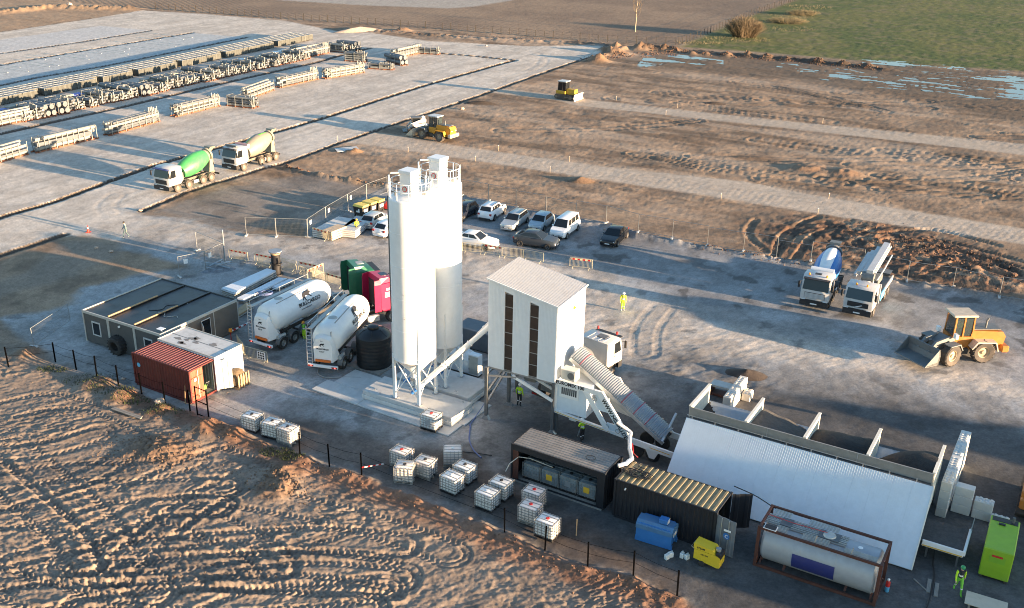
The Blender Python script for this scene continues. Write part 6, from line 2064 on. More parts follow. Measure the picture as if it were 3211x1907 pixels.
def beacons(t):
    for y in (-.75, .75):
        MB().cyl((-.55, y, 3.05), (-.55, y, 3.22), .08, n=10).obj('beacon', 'amber', t, 40)
    MB().box(-1.3, -.85, -.35, .2, 3.05, 3.07).obj('roof_hatch', 'black_plastic', t)


fb = mid((25.15,82.00), (27.54,81.08))
mixer_truck('mixer truck with blue and white drum parked beside the concrete pump', offs(fb, -117, -.1, 0), -116.5, 'truck_white', 'blue_paint',
            [(.2, 4.3, 62, 118, 'drum_white'), (.3, 1.4, 20, 24, 'drum_white'), (.3, 1.2, 12, 15, 'drum_white')], 'truck', dict(grille='bars'), True, 'drum_white', extra=beacons)
WB_ = offs(mid((8.17,68.73), (6.30,70.24)), 52, .35, 0)


def redbeacons(t):
    for y in (-.85, .85):
        MB().cyl((-.3, y, 3.08), (-.3, y, 3.28), .08, n=10).obj('beacon', 'bright_red', t, 40)
    MB().box(-1.5, -.9, -.6, .2, 3.05, 3.075).obj('roof_hatch', 'grey_plastic', t)
    for s in (-.35, .15, .6, -.8):
        MB().box(-2.1, -.95, s, s + .04, 3.04, 3.065).obj('roof_rib', 'truck_white', t)


mixer_truck('mixer truck with white cab and red beacons loading under the mixer house', WB_, 52, 'truck_white', 'machine_grey', [], 'truck', None, True, None, extra=redbeacons)

# concrete pump
pb = mid((28.43,80.49), (30.84,79.36))
t = thing('concrete_pump_truck', 'white concrete pump truck with its folded white boom and light blue side panel', 'pump truck', offs(pb, -120, -.1), -120)
truck_base(t, -9.3, -.5, [(-1.35, 0), (-5.9, 0), (-7.25, 0)], 'truck', .5)
cab(t, 'truck_white', 0, 1.9, 2.45, .9, 2.85, style='plain', glass='glass_blue')
MB().tube([(.06, -.35, 1.0), (.07, .35, 1.3)], .03).obj('badge_bar', 'lens', t)
for y in (-.45, .45):
    MB().cyl((-.6, y, 2.84), (-.6, y, 3.02), .08, n=10).obj('beacon', 'amber', t, 40)
tr = MB().lathe([(.75, 1.0), (.75, 1.9), (.55, 2.0), (.5, 2.7)], (-2.9, 0, 0), (-2.9, 0, 1), n=26).obj('turret', 'truck_white', t, 40)
MB().cyl((-2.9, -.5, 2.9), (-2.9, .5, 2.9), .45, n=18).obj('boom_joint', 'machine_grey', t, 40)
bm_ = [((-2.7, .1, 3.35), (-9.4, .1, 3.95), .55, .5), ((-9.2, -.5, 3.55), (-3.4, -.5, 3.0), .36, .4), ((-3.6, -.95, 2.85), (-9.0, -.95, 3.2), .3, .34), ((-9.1, -1.3, 2.95), (-3.8, -1.3, 2.5), .24, .28)]
for (p, q, a, b_) in bm_:
    MB().bar(p, q, a, b_).obj('boom_section', 'truck_white', t)
MB().tube([(-3, .5, 3.3), (-6, .52, 3.6), (-9.3, .5, 3.9)], .07, 8).obj('delivery_pipe', 'galv_blue', t)
MB().tube([(-3, .75, 2.7), (-6, .78, 2.9), (-9.0, .75, 3.2)], .07, 8).obj('delivery_pipe', 'galv_blue', t)
for s in (-1, 1):
    MB().box(-8.9, -3.9, s * 1.15 - .05, s * 1.15 + .05, .95, 1.35).obj('deck_side', 'truck_white', t)
    MB().box(-5.1, -3.4, s * 1.2 - .035, s * 1.2 + .04, .7, 1.45).obj('blue_panel', 'sky_blue', t)
    MB().bar((-3.3, s * 1.05, .5), (-3.3, s * 1.05, 2.3), .2).obj('outrigger', 'truck_white', t)
MB().box(-9.2, -3.4, -1.1, 1.1, .98, 1.1).obj('deck', 'machine_grey', t)
MB().loft([[(-9.1, -.6, .7), (-9.1, .6, .7), (-9.9, .6, .7), (-9.9, -.6, .7)], [(-8.9, -.9, 1.4), (-8.9, .9, 1.4), (-10.1, .9, 1.4), (-10.1, -.9, 1.4)]]).obj('hopper', 'machine_grey', t)
MB().cbox(-7.5, -5.5, -.5, .5, 1.1, 1.8, .05).obj('pump_unit', 'machine_grey', t)

# wheel loaders
def loader(label, loc, rz, paint, roofmat, wheelstyle, bend, bucket_up, r=.78, bucketmat='machine_grey', name='wheel_loader', driver=None):
    """loc on the ground between the wheels; front frame turned by bend degrees"""
    t = thing(name, label, 'wheel loader', loc, rz)
    wb = 1.55
    for s in (-1, 1):
        wheel(t, -wb, s * 1.0, r, .6, wheelstyle)
    F = TR(0, 0, 0, az=bend)
    for s in (-1, 1):
        p = F @ Vector((wb, s * 1.0, 0))
        o = wheel(t, p.x, p.y, r, .6, wheelstyle, bend)
        o.rotation_euler = (0, 0, rad(bend) + (0 if s > 0 else math.pi))
    MB().prism([(-3.1, .95), (-3.2, 1.75), (-2.95, 2.1), (-.75, 2.2), (-.6, 1.3), (-.6, .75), (-2.6, .75)], -.68, .68, 'y').obj('engine_body', paint, t)
    MB().box(-2.85, -.85, -.5, .5, 2.19, 2.24).obj('engine_deck', 'machine_grey', t)
    MB().cbox(-3.45, -2.9, -1.05, 1.05, .65, 1.15, .08).obj('counterweight', paint if bucketmat == 'machine_grey' else 'blade_sand', t)
    MB().tube([(-1.9, .2, 2.2), (-1.9, .2, 2.75), (-2.0, .2, 2.95)], .07, 8).obj('exhaust', 'machine_grey', t)
    cb = MB().box(-.85, .65, -.68, .68, .95, 1.75).obj('cab_base', paint, t)
    for (x, y) in ((-.8, -.64), (-.8, .64), (.55, -.64), (.55, .64), (-.1, -.64), (-.1, .64)):
        MB().bar((x, y, 1.75), (x * .95, y * .95, 3.2), .1 if wheelstyle == 'orange' else .08).obj('cab_pillar', paint if wheelstyle == 'orange' else 'black_plastic', t)
    for s in (-1, 1):
        MB().box(-.7, -.18, s * .63 - .008, s * .63 + .008, 1.8, 3.1).obj('cab_window', 'cab_glass', t)
        MB().box(-.02, .45, s * .63 - .008, s * .63 + .008, 1.2 if wheelstyle != 'orange' else 1.8, 3.1).obj('cab_window', 'cab_glass', t)
    MB().box(.56, .575, -.55, .55, 1.3, 3.1).obj('cab_windscreen', 'cab_glass', t)
    MB().box(-.8, -.785, -.55, .55, 1.8, 3.1).obj('cab_rear_window', 'cab_glass', t)
    MB().cbox(-.95, .8, -.76, .76, 3.2, 3.36, .05).obj('cab_roof', roofmat, t)
    MB().box(-.5, .0, -.25, .25, 1.75, 2.2).obj('seat', 'black_plastic', t)
    for s in (-1, 1):
        for xx, mm in ((-wb, None),):
            MB().prism([(xx - 1.0, r + .1), (xx - .75, r + .78), (xx + .6, r + .82), (xx + .95, r + .3), (xx + .9, r + .25), (xx + .55, r + .72), (xx - .7, r + .7), (xx - .92, r + .1)], s * .68, s * 1.32, 'y').obj('mudguard', 'blade_sand' if wheelstyle == 'orange' else paint, t)
        g = MB().prism([(wb - .85, r + .3), (wb - .5, r + .82), (wb + .45, r + .82), (wb + .45, r + .76), (wb - .45, r + .74), (wb - .78, r + .28)], s * .7, s * 1.32, 'y', F)
        g.obj('mudguard', 'machine_grey', t)
        MB().box(-.6, .5, s * .75 - .1, s * .75 + .1, .5, .9).obj('step', 'chassis', t)
    MB().prism([(.3, .6), (2.3, .6), (2.1, 1.5), (1.3, 1.9), (.5, 1.5)], -.45, .45, 'y', F).obj('front_frame', 'machine_grey', t)
    bz = bucket_up
    for s in (-1, 1):
        a = MB()
        a.prism([(.9, 1.75), (1.3, 1.9), (2.6, 1.35 + bz), (3.2, .75 + bz), (3.0, .6 + bz), (2.4, 1.0 + bz)], s * .45 - .09, s * .45 + .09, 'y', F)
        a.obj('lift_arm', 'machine_grey', t)
        MB().cyl(F @ Vector((.8, s * .3, 1.1)), F @ Vector((2.3, s * .4, 1.15 + bz)), .08, n=10).obj('lift_cylinder', 'galv', t)
        hl = F @ Vector((1.0, s * .75, 1.95))
        MB().cbox(hl.x - .12, hl.x + .12, hl.y - .18, hl.y + .18, hl.z - .15, hl.z + .2, .03).obj('work_light', 'lens', t)
    pr = [(3.05, .15 + bz), (3.0, .7 + bz), (3.15, 1.25 + bz), (3.22, 1.22 + bz), (3.12, .7 + bz), (3.2, .3 + bz), (4.35, .2 + bz), (4.36, .12 + bz), (3.2, .08 + bz)]
    bk = MB()
    bk.prism(pr, -1.35, 1.35, 'y', F)
    bko = bk.obj('bucket', bucketmat, t)
    for s in (-1.35, 1.29):
        MB().prism([(3.05, .12 + bz), (3.02, .7 + bz), (3.18, 1.22 + bz), (4.3, .22 + bz), (4.3, .14 + bz)], s, s + .06, 'y', F).obj('bucket_cheek', bucketmat, t)
    for s in (-1, 1):
        MB().cyl((-3.21, s * .45, 1.55), (-3.26, s * .45, 1.55), .1, n=12).obj('rear_lamp', 'lens', t)
    MB().box(-3.47, -3.455, -.4, .4, .75, 1.0).obj('rear_plate', 'grey_plastic', t)
    if driver:
        MB().lathe([(.16, 0), (.24, .25), (.2, .5), (.08, .56)], (-.25, 0, 2.15), (-.25, 0, 3), n=14).obj('driver_vest', driver, t, 50)
    return t


lp_ = mid((33.98,71.82), (36.94,72.07))
loader('orange wheel loader with raised grey bucket driving on the yard', offs(lp_, 184, .1, -1.1), 184, 'loader_orange', 'blade_sand', 'orange', 24, .4).scale = (1.13, 1.13, 1.13)
lp_ = mid((-13.27,141.41), (-10.61,139.69))
loader('yellow wheel loader with white roof standing behind the haul track', offs(lp_, 147, 0, -1.05), 147, 'loader_yellow', 'truck_white', 'dusty', 0, -.05, .74, 'blade_sand')

# skid steer beside it
t = thing('skid_steer', 'white skid steer loader half hidden behind the yellow wheel loader', 'skid steer', offs(mid((-16.60,145.95), (-14.95,144.03)), 130, -.2, -1.6), 190)
MB().cbox(-1.3, .9, -.75, .75, .35, 1.2, .08).obj('body', 'truck_white', t)
for (x, y) in ((-.6, -.6), (-.6, .6), (.7, -.6), (.7, .6)):
    MB().bar((x, y, 1.2), (x, y, 2.0), .08).obj('cab_pillar', 'black_plastic', t)
MB().box(.71, .73, -.55, .55, 1.0, 1.95).obj('cab_front_glass', 'glass_dark', t)
for s in (-1, 1):
    MB().box(-.5, .6, s * .61 - .008, s * .61 + .008, 1.22, 1.95).obj('cab_window', 'glass_dark', t)
    MB().prism([(-1.3, 1.9), (-1.0, 2.05), (.9, 1.3), (1.5, .5), (1.35, .45), (.6, 1.15), (-1.3, 1.5)], s * .85 - .07, s * .85 + .07, 'y').obj('lift_arm', 'truck_white', t)
    for x in (-.75, .55):
        wheel(t, x, s * .95, .42, .3, 'dusty')
MB().cbox(-.75, .85, -.7, .7, 2.0, 2.08, .03).obj('cab_roof', 'grey_plastic', t)
MB().prism([(1.4, .1), (1.35, .65), (1.45, .68), (1.55, .2), (2.1, .15), (2.1, .08)], -.95, .95, 'y').obj('bucket', 'machine_grey', t)

# dozer
t = thing('bulldozer', 'yellow crawler bulldozer with white blade on the upper haul track', 'bulldozer', offs(mid((9.57,169.54), (6.63,171.31)), -31, 0, .95), -31)
for s in (-1, 1):
    tk = MB()
    tk.prism([(-1.6, .1), (-1.85, .45), (-1.6, .85), (1.35, .85), (1.7, .5), (1.4, .1)], s * .95 - .28, s * .95 + .28, 'y')
    tko = tk.obj('track', 'rubber_dusty', t)
    for k in range(14):
        x = -1.5 + k * .22
        MB().box(x, x + .05, s * .95 - .285, s * .95 + .285, .85, .9).obj('track_shoe', 'rubber_dusty', tko)
    for x in (-1.45, 1.3):
        MB().cyl((x, s * 1.24, .47), (x, s * 1.26, .47), .3, n=16).obj('sprocket', 'chassis_dusty', t)
MB().cbox(.1, 1.75, -.55, .55, .8, 1.75, .08).obj('engine_hood', 'dozer_yellow', t)
MB().cbox(-1.7, .1, -.9, .9, .86, 1.4, .06).obj('rear_body', 'dozer_yellow', t)
for (x, y) in ((-1.35, -.75), (-1.35, .75), (.05, -.65), (.05, .65), (-.55, -.75), (-.55, .75)):
    MB().bar((x, y, 1.4), (x * .95, y * .92, 2.85), .09).obj('cab_pillar', 'black_plastic', t)
for s in (-1, 1):
    MB().box(-1.28, -.6, s * .72 - .008, s * .72 + .008, 1.45, 2.8).obj('cab_window', 'glass_dark', t)
    MB().box(-.5, .0, s * .7 - .008, s * .7 + .008, 1.2, 2.8).obj('cab_window', 'glass_dark', t)
    MB().bar((.2, s * 1.3, .5), (2.1, s * 1.15, .45), .14).obj('push_arm', 'chassis_dusty', t)
MB().box(.05, .065, -.6, .6, 1.45, 2.8).obj('cab_windscreen', 'glass_dark', t)
MB().cbox(-1.5, .2, -.85, .85, 2.85, 3.0, .05).obj('cab_roof', 'truck_white', t)
MB().tube([(1.0, .3, 1.75), (1.0, .3, 2.3)], .06, 8).obj('exhaust', 'chassis', t)
MB().prism([(2.25, .05), (2.05, .5), (2.2, 1.15), (2.28, 1.12), (2.15, .5), (2.33, .05)], -1.6, 1.6, 'y').obj('blade', 'blade_white', t)

# tractor units and cement tankers
def tractor(label, loc, rz, paint, lid):
    """loc under the middle of the cab's rear wall"""
    t = thing('tractor_unit', label, 'truck', loc, rz)
    truck_base(t, -3.4, 1.9, [(.95, 0), (-2.3, 0)], 'truck', .5)
    cab(t, paint, 2.2, 2.2, 2.45, 1.0, 3.55, style='high')
    MB().loft([[(1.2, -1.1, 3.5), (1.2, 1.1, 3.5), (.0, 1.15, 3.5), (.0, -1.15, 3.5)], [(.9, -.9, 3.9), (.9, .9, 3.9), (.02, 1.0, 3.95), (.02, -1.0, 3.95)]]).obj('roof_spoiler', paint, t, 40)
    for s in (-1, 1):
        MB().loft([[(.05, s * 1.2, 1.1), (.05, s * 1.23, 3.5), (.05, s * 1.14, 3.9), (.05, s * 1.1, 3.9), (.05, s * 1.18, 3.5), (.05, s * 1.15, 1.1)], [(-.55, s * 1.15, 1.1), (-.55, s * 1.18, 3.5), (-.5, s * 1.1, 3.85), (-.5, s * 1.06, 3.85), (-.55, s * 1.13, 3.5), (-.55, s * 1.1, 1.1)]]).obj('side_fairing', paint, t)
        MB().cbox(-1.4, -.3, s * 1.18 - .3, s * 1.18 + .06, .45, 1.0, .05).obj('fuel_tank', 'galv_dull', t)
    MB().box(-.02, .0, -1.0, 1.0, 1.15, 3.45).obj('rear_wall', 'black_plastic', t)
    MB().box(.5, 1.1, -.35, .35, 3.9, 3.93).obj('roof_hatch', lid, t)
    MB().box(-3.3, -1.0, -.5, .5, .98, 1.02).obj('deck_plate', 'galv_dull', t)
    MB().cyl((-2.2, 0, 1.02), (-2.2, 0, 1.2), .5, n=20).obj('fifth_wheel', 'chassis', t)
    if paint == 'cab_red':
        MB().box(.5, 1.2, -1.245, -1.232, 2.9, 3.1).obj('white_strip', 'lens', t)
        for k in range(5):
            MB().box(.35, .8, -1.24, -1.232, 2.3 + k * .1, 2.34 + k * .1).obj('air_slot', 'lens', t)
    return t


tractor('dark green truck cab pulling the first tanker', (-13.86, 80.5), 27, 'cab_green', 'galv_dull')
tractor('red truck cab pulling the second tanker', (-11.5, 77.9), 34, 'cab_red', 'glass_dark')


def bull(t, M, s, mat='ink'):
    """a charging bull seen from the side"""
    pts = [(-.5, .05), (-.42, .2), (-.3, .34), (-.1, .4), (.08, .46), (.22, .42), (.34, .44), (.46, .36), (.52, .24), (.44, .18), (.36, .2), (.3, .1), (.34, -.05), (.44, -.12), (.4, -.16), (.28, -.1), (.2, .03), (.02, .06), (-.12, .1), (-.22, .02), (-.26, -.14), (-.2, -.3), (-.28, -.3), (-.36, -.12), (-.36, .06), (-.44, -.06), (-.52, -.2), (-.58, -.16), (-.5, -.02)]
    MB().prism([(a * s, b * s) for a, b in pts], 0, .006, 'z', M).obj('bull_emblem', mat, t)
    MB().prism([(.36 * s, .44 * s), (.5 * s, .58 * s), (.44 * s, .4 * s)], 0, .006, 'z', M).obj('bull_horn', mat, t)


def tanker(label, loc, rz, ladder_side=1, second=False):
    """loc under the middle of the rear bumper, x forward"""
    t = thing('cement_tanker', label, 'tanker trailer', loc, rz, 'white cement tanker trailers')
    R, zc = 1.2, 2.45
    MB().lathe([(.02, .55), (.5, .58), (.9, .72), (1.12, .95), (R, 1.4), (R, 6.6), (1.1, 7.1), (.85, 7.6), (.5, 7.95), (.02, 8.1)], (0, 0, zc), (1, 0, zc + .02), n=40).obj('vessel', 'tank_white', t, 40)
    for x in (2.6, 5.2):
        MB().lathe([(1.15, 0), (.25, -1.15), (.2, -1.2)], (x, 0, zc - .35), (x, 0, zc + .65), n=24, cap=False).obj('outlet_cone', 'tank_white', t, 40)
    S = []
    for x, w, zt in ((.18, .72, 2.9), (.5, .8, 3.1), (1.0, .85, 2.2), (1.5, .85, 1.4)):
        S.append([(x, -w, .95), (x, -w * 1.02, zt - .6), (x, -w * .8, zt - .15), (x, 0, zt), (x, w * .8, zt - .15), (x, w * 1.02, zt - .6), (x, w, .95)])
    MB().loft(S).obj('rear_fairing', 'tank_white', t, 40)
    for s in (-1, 1):
        MB().box(.2, 8.0, s * .45 - .06, s * .45 + .06, .95, 1.2).obj('chassis_rail', 'chassis', t)
    for x in (1.3, 2.6, 3.9):
        for s in (-1, 1):
            wheel(t, x, s * 1.06, .5, .36, 'truck')
            MB().lathe([(.56, -.2), (.6, -.2), (.6, .2), (.56, .2)], (x, s * 1.06, .5), (x, s * 1.06 + 1, .5), n=10, cap=False, a0=5, a1=175).obj('mudguard', 'grey_plastic', t)
        MB().cyl((x, -.9, .5), (x, .9, .5), .08, n=8).obj('axle', 'chassis', t)
    MB().cbox(-.05, .12, -1.2, 1.2, .55, .78, .03).obj('bumper', 'tank_white', t)
    for s in (-1, 1):
        MB().box(-.065, -.051, s * .95 - .22, s * .95 + .22, .6, .72).obj('tail_light', 'tail_red', t)
        MB().box(-.075, -.066, s * .95 - .08, s * .95 + .0, .62, .7).obj('lit_lamp', 'brake_glow', t)
    MB().box(.06, .16, -.6, .6, .98, 1.16).obj('orange_board', 'orange_board', t)
    MB().box(-.062, -.051, -.28, .28, .6, .7).obj('number_plate', 'lens', t)
    ld = MB()
    ly = 1.0
    for y in (ly - .2, ly + .2):
        ld.bar((.0, y, .8), (.12, y, 3.75), .05)
    for k in range(10):
        z = 1.0 + k * .29
        ld.bar((.0 + .12 * (z - .8) / 2.95, ly - .2, z), (.0 + .12 * (z - .8) / 2.95, ly + .2, z), .04)
    ld.obj('ladder', 'galv', t)
    MB().box(.15, 7.2, .78, 1.12, 3.52, 3.56).obj('walkway', 'galv_dull', t)
    rl = MB()
    for x in (.3, 2.0, 3.7, 5.4, 7.1):
        rl.bar((x, 1.12, 3.55), (x, 1.12, 3.95), .03)
    rl.bar((.3, 1.12, 3.95), (7.1, 1.12, 3.95), .035)
    rl.obj('walkway_rail', 'galv', t)
    for x in (2.3, 5.8):
        MB().lathe([(.32, 0), (.36, .05), (.32, .12), (.06, .17)], (x, 0, zc + R - .06), (x, 0, 9), n=20).obj('manhole', 'galv_dull', t, 40)
    MB().tube([(7.2, -.3, zc + R - .1), (6.0, -.4, zc + R + .0), (4, -.42, zc + R - .02), (1.6, -.45, zc + R - .08), (.7, -.5, zc + .75), (.4, -.6, zc + .1), (.35, -.62, 1.3)], .045, 8).obj('air_pipe', 'steel_dull', t)
    MB().cyl((.9, -.98, 1.05), (1.7, -.98, 1.05), .16, n=14).obj('hose_box', 'galv_dull', t, 40)
    MB().box(4.6, 7.4, -1.12, -1.02, .55, 1.0).obj('side_guard', 'galv_dull', t)
    # lettering on the rear and on the right flank
    text_mesh('lettering', 'BULLCARGO', .17, 'ink', t, MX((.17, .5, 1.95), (0, -1, 0), (0, 0, 1)), bold=.006)
    bull(t, MX((.165, .05, 2.3), (0, -1, 0), (0, 0, 1)), .38)
    text_mesh('lettering', 'CEMENT SILO\nTRANSPORT', .07, 'ink', t, MX((.17, .3, 1.8), (0, -1, 0), (0, 0, 1)))
    text_mesh('lettering', 'SILO', .1, 'ink', t, MX((.17, .17, 2.62), (0, -1, 0), (0, 0, 1)))
    for body, size, deg, x0, bold in (('BULLCARGO', .44, 14, 3.35, .01), ('www.bullcargo.lt', .17, 2, 3.6, .0)):
        a = rad(deg)
        up = (0, math.sin(a), math.cos(a))
        text_mesh('lettering', body, size, 'ink', t, MX((x0, -(R + .05) * math.cos(a), zc + .02 + (R + .05) * math.sin(a)), (1, 0, 0), up), bold=bold)
    a = rad(42)
    bull(t, MX((4.6, -(R + .06) * math.cos(a), zc + (R + .06) * math.sin(a)), (1, 0, 0), (0, math.sin(a), math.cos(a))), 1.05)
    return t


tanker('first white cement tanker beside the sheet piles, lettered on its flank', mid((-20.58,71.76), (-18.54,70.62)), 60)
tanker('second white cement tanker beside the black water tank', mid((-15.25,67.70), (-12.83,67.21)), 77, second=True)

# excavator just entering the frame
t = thing('excavator', 'orange excavator whose edge shows at the right border', 'excavator', offs((30.95,51.63), 60, .8, -1.2), 60)
for s in (-1, 1):
    MB().prism([(-1.9, .1), (-2.2, .45), (-1.9, .85), (1.9, .85), (2.2, .45), (1.9, .1)], s * 1.1 - .3, s * 1.1 + .3, 'y').obj('track', 'rubber', t)
MB().cbox(-2.2, .6, -1.3, 1.3, 1.0, 2.0, .1).obj('house', 'loader_orange', t)
MB().cbox(-2.5, -1.8, -1.3, 1.3, .9, 1.6, .1).obj('counterweight', 'loader_orange', t)
MB().cbox(.0, 1.5, .2, 1.2, 1.1, 2.9, .08).obj('cab', 'glass_dark', t)
MB().cbox(-.05, 1.55, .15, 1.25, 2.9, 3.0, .03).obj('cab_roof', 'loader_orange', t)
MB().prism([(.6, 1.3), (1.0, 1.2), (4.0, 3.6), (4.3, 4.2), (3.7, 4.0)], -.7, -.2, 'y').obj('boom', 'loader_orange', t)
MB().bar((4.1, -.45, 4.0), (5.6, -.45, 1.6), .35).obj('stick', 'loader_orange', t)
# ---------------------------------------------------------------- people
def person(label, loc, rz, top, legs, pose='stand', helmet=None, hair='hair', vest=None, boots='boot', height=1.78, z=0, sleeves=None, stripe=True):
    """one skinned body; clothing colours are assigned by limb, hair or helmet is a child"""
    J, E, Rr, tagm = {}, [], {}, {}
    def j(n, p, r, m, par=None):
        J[n], Rr[n], tagm[n] = p, r, m
        if par:
            E.append((par, n))
    st = {'stand': (.0, .0, .0, .0), 'walk': (.28, -.25, .2, -.2), 'lean': (.05, -.05, .0, .0), 'arms': (.0, .06, .0, .0)}[pose]
    j('pelvis', (0, 0, .98), .135, 'legs')
    j('waist', (.0, 0, 1.12), .13, 'top', 'pelvis')
    j('chest', (.02, 0, 1.32), .155, 'top', 'waist')
    j('collar', (.01, 0, 1.46), .1, 'top', 'chest')
    j('neck', (.03, 0, 1.53), .055, 'skin', 'collar')
    j('head', (.05, 0, 1.63), .088, 'skin', 'neck')
    j('crown', (.045, 0, 1.71), .075, 'skin', 'head')
    j('nose', (.14, 0, 1.635), .02, 'skin', 'head')
    for s, n in ((1, 'l'), (-1, 'r')):
        f = st[0] if s > 0 else st[1]
        af = st[2] if s < 0 else st[3]
        j('hip' + n, (0, s * .1, .92), .105, 'legs', 'pelvis')
        j('knee' + n, (f * .55 + .03, s * .11, .5), .07, 'legs', 'hip' + n)
        j('ankle' + n, (f - .02 if f > 0 else f - .08, s * .11, .1 if f >= 0 else .16), .05, 'legs', 'knee' + n)
        j('toe' + n, (f + .16 if f > 0 else f + .07, s * .13, .045 if f >= 0 else .07), .045, 'boots', 'ankle' + n)
        j('shoulder' + n, (.0, s * .19, 1.43), .075, 'top', 'collar')
        if pose == 'arms':
            el, wr = (.08, s * .25, 1.17), (.28, s * .1, 1.2)
        else:
            el, wr = (af * .6 - .02, s * .26, 1.16), (af + .06, s * .27, .92)
        j('elbow' + n, el, .052, 'sleeve', 'shoulder' + n)
        j('wrist' + n, wr, .038, 'sleeve', 'elbow' + n)
        d = (Vector(wr) - Vector(el)).normalized()
        side = d.cross(Vector((0, s, 0))).normalized() if abs(d.y) < .9 else Vector((0, 0, 1))
        palm = Vector(wr) + d * .07
        j('palm' + n, tuple(palm), .034, 'skin', 'wrist' + n)
        for k, (o, ln) in enumerate(((-.03, .075), (-.01, .09), (.01, .085), (.03, .065))):
            p1 = palm + d * ln * .55 + side * o
            j('knuckle%d%s' % (k, n), tuple(p1), .0095, 'skin', 'palm' + n)
            j('tip%d%s' % (k, n), tuple(p1 + d * ln * .45 + Vector((.015, -s * .01, 0))), .008, 'skin', 'knuckle%d%s' % (k, n))
        j('thumb' + n, tuple(palm - d * .01 + side * .06), .011, 'skin', 'palm' + n)
    names = list(J)
    me = bpy.data.meshes.new('body')
    me.from_pydata([J[n] for n in names], [(names.index(a), names.index(b)) for a, b in E], [])
    o = bpy.data.objects.new('body', me)
    C.objects.link(o)
    sk = o.modifiers.new('skin', 'SKIN')
    sk.use_smooth_shade = True
    for i, n in enumerate(names):
        v = me.skin_vertices[0].data[i]
        r = Rr[n]
        v.radius = (r, r) if n not in ('waist', 'chest', 'pelvis') else (r * 1.0, r * .82)
        v.use_root = n == 'pelvis'
    sb = o.modifiers.new('sub', 'SUBSURF')
    sb.levels = sb.render_levels = 1
    dg = bpy.context.evaluated_depsgraph_get()
    bm = bpy.data.meshes.new_from_object(o.evaluated_get(dg))
    bpy.data.objects.remove(o)
    mats = dict(top=top, legs=legs, skin='skin', boots=boots, sleeve=sleeves or top, band='lens')
    keys = list(mats)
    bm.materials.clear()
    for k in keys:
        bm.materials.append(MAT[mats[k]])
    segs = [(Vector(J[a]), Vector(J[b]), tagm[b] if tagm[a] != 'legs' or tagm[b] != 'top' else 'top') for a, b in E]
    for p in bm.polygons:
        c = p.center
        best, bk = 1e9, 'top'
        for a, b, k in segs:
            ab = b - a
            tt = max(0, min(1, (c - a).dot(ab) / max(ab.length_squared, 1e-9)))
            dd = (a + ab * tt - c).length
            if dd < best:
                best, bk = dd, k
        if bk == 'legs' and c.z < .17:
            bk = 'boots'
        if stripe and ((bk == 'top' and 1.16 < c.z < 1.22) or (bk == 'legs' and .4 < c.z < .46)):
            bk = 'band'
        p.material_index = keys.index(bk)
        p.use_smooth = True
    t = thing('person', label, 'person', loc, rz, None, z)
    b = link('body', bm, t)
    s_ = height / 1.8
    b.scale = (s_, s_, s_)
    hx, hz = .05 * s_, 1.66 * s_
    if helmet:
        hm = MB().lathe([(.125, .0), (.125, .03), (.11, .09), (.06, .135), (.01, .145)], (hx, 0, hz), (hx, 0, hz + 1), n=18).obj('helmet', helmet, t, 50)
        MB().prism([(hx + .08, -.09), (hx + .19, -.05), (hx + .19, .05), (hx + .08, .09)], hz + .0, hz + .015, 'z').obj('helmet_peak', helmet, hm)
    else:
        MB().lathe([(.1, -.02), (.105, .03), (.09, .08), (.04, .11), (.01, .115)], (hx - .02, 0, hz), (hx - .02, 0, hz + 1), n=16).obj('hair', hair, t, 50)
    for s in (-1, 1):
        MB().cyl((hx + .085 * s_, s * .032, 1.65 * s_), (hx + .094 * s_, s * .033, 1.65 * s_), .012, n=6).obj('eye', 'ink', t)
    return t


person('person in pale top and teal trousers walking across the gravel at the left', (-39.40,96.90), 200, 'cloth_pale', 'cloth_teal', 'walk', None, sleeves='cloth_teal', boots='boot', stripe=False)
person('person in yellow vest and orange helmet standing by the timber stack', (-16.26,99.22), -60, 'hivis_yellow', 'cloth_dark', 'arms', 'helmet_orange', boots='boot', sleeves='hivis_yellow')
person('person in full yellow workwear and white helmet standing on the open yard', (9.62,80.66), -80, 'hivis_yellow', 'hivis', 'stand', 'helmet_white', boots='boot')
person('person in green vest, lime trousers and orange helmet between the two tankers', (-16.54,73.20), -120, 'hivis_green', 'hivis', 'stand', 'helmet_orange', boots='boot', sleeves='cloth_teal')
person('person in lime vest and white helmet working under the plant trailer', (4.85,58.47), 120, 'hivis', 'cloth_dark', 'arms', 'helmet_white', boots='cloth_dark', sleeves='hivis')
person('person in lime jacket behind the mixer house leg', (0.66,63.21), 60, 'hivis', 'cloth_dark', 'stand', 'helmet_white', boots='cloth_dark')
person('person in lime vest sitting in the orange wheel loader cab', offs(mid((33.98,71.82), (36.94,72.07)), 184, -.15, -1.1), 184, 'hivis', 'cloth_dark', 'arms', None, boots='cloth_dark', z=1.3)
person('person with green helmet and black and lime workwear walking by the generator', (23.98,43.63), -100, 'cloth_dark', 'hivis_green', 'walk', 'helmet_green', boots='hivis_green', sleeves='hivis')
# ---------------------------------------------------------------- fences and barriers
_hp = {}


def heras_panel(w, h=2.0):
    k = (round(w, 1), h)
    if k not in _hp:
        f = MB()
        for x in (0, w):
            f.cyl((x, 0, .08), (x, 0, h), .024, n=6)
        for z in (.15, h):
            f.cyl((0, 0, z), (w, 0, z), .022, n=6)
        m = MB()
        for x in np.arange(.12, w, .125):
            m.bar((x, 0, .16), (x, 0, h - .02), .007)
        for z in np.arange(.4, h - .1, .28):
            m.bar((.02, 0, z), (w - .02, 0, z), .007)
        _hp[k] = f.mesh('panel', 'fence_zinc'), m.mesh('wire_mesh', 'chain'), MB().cbox(-.35, .35, -.11, .11, 0, .13, .03).mesh('foot', 'concrete')
    return _hp[k]


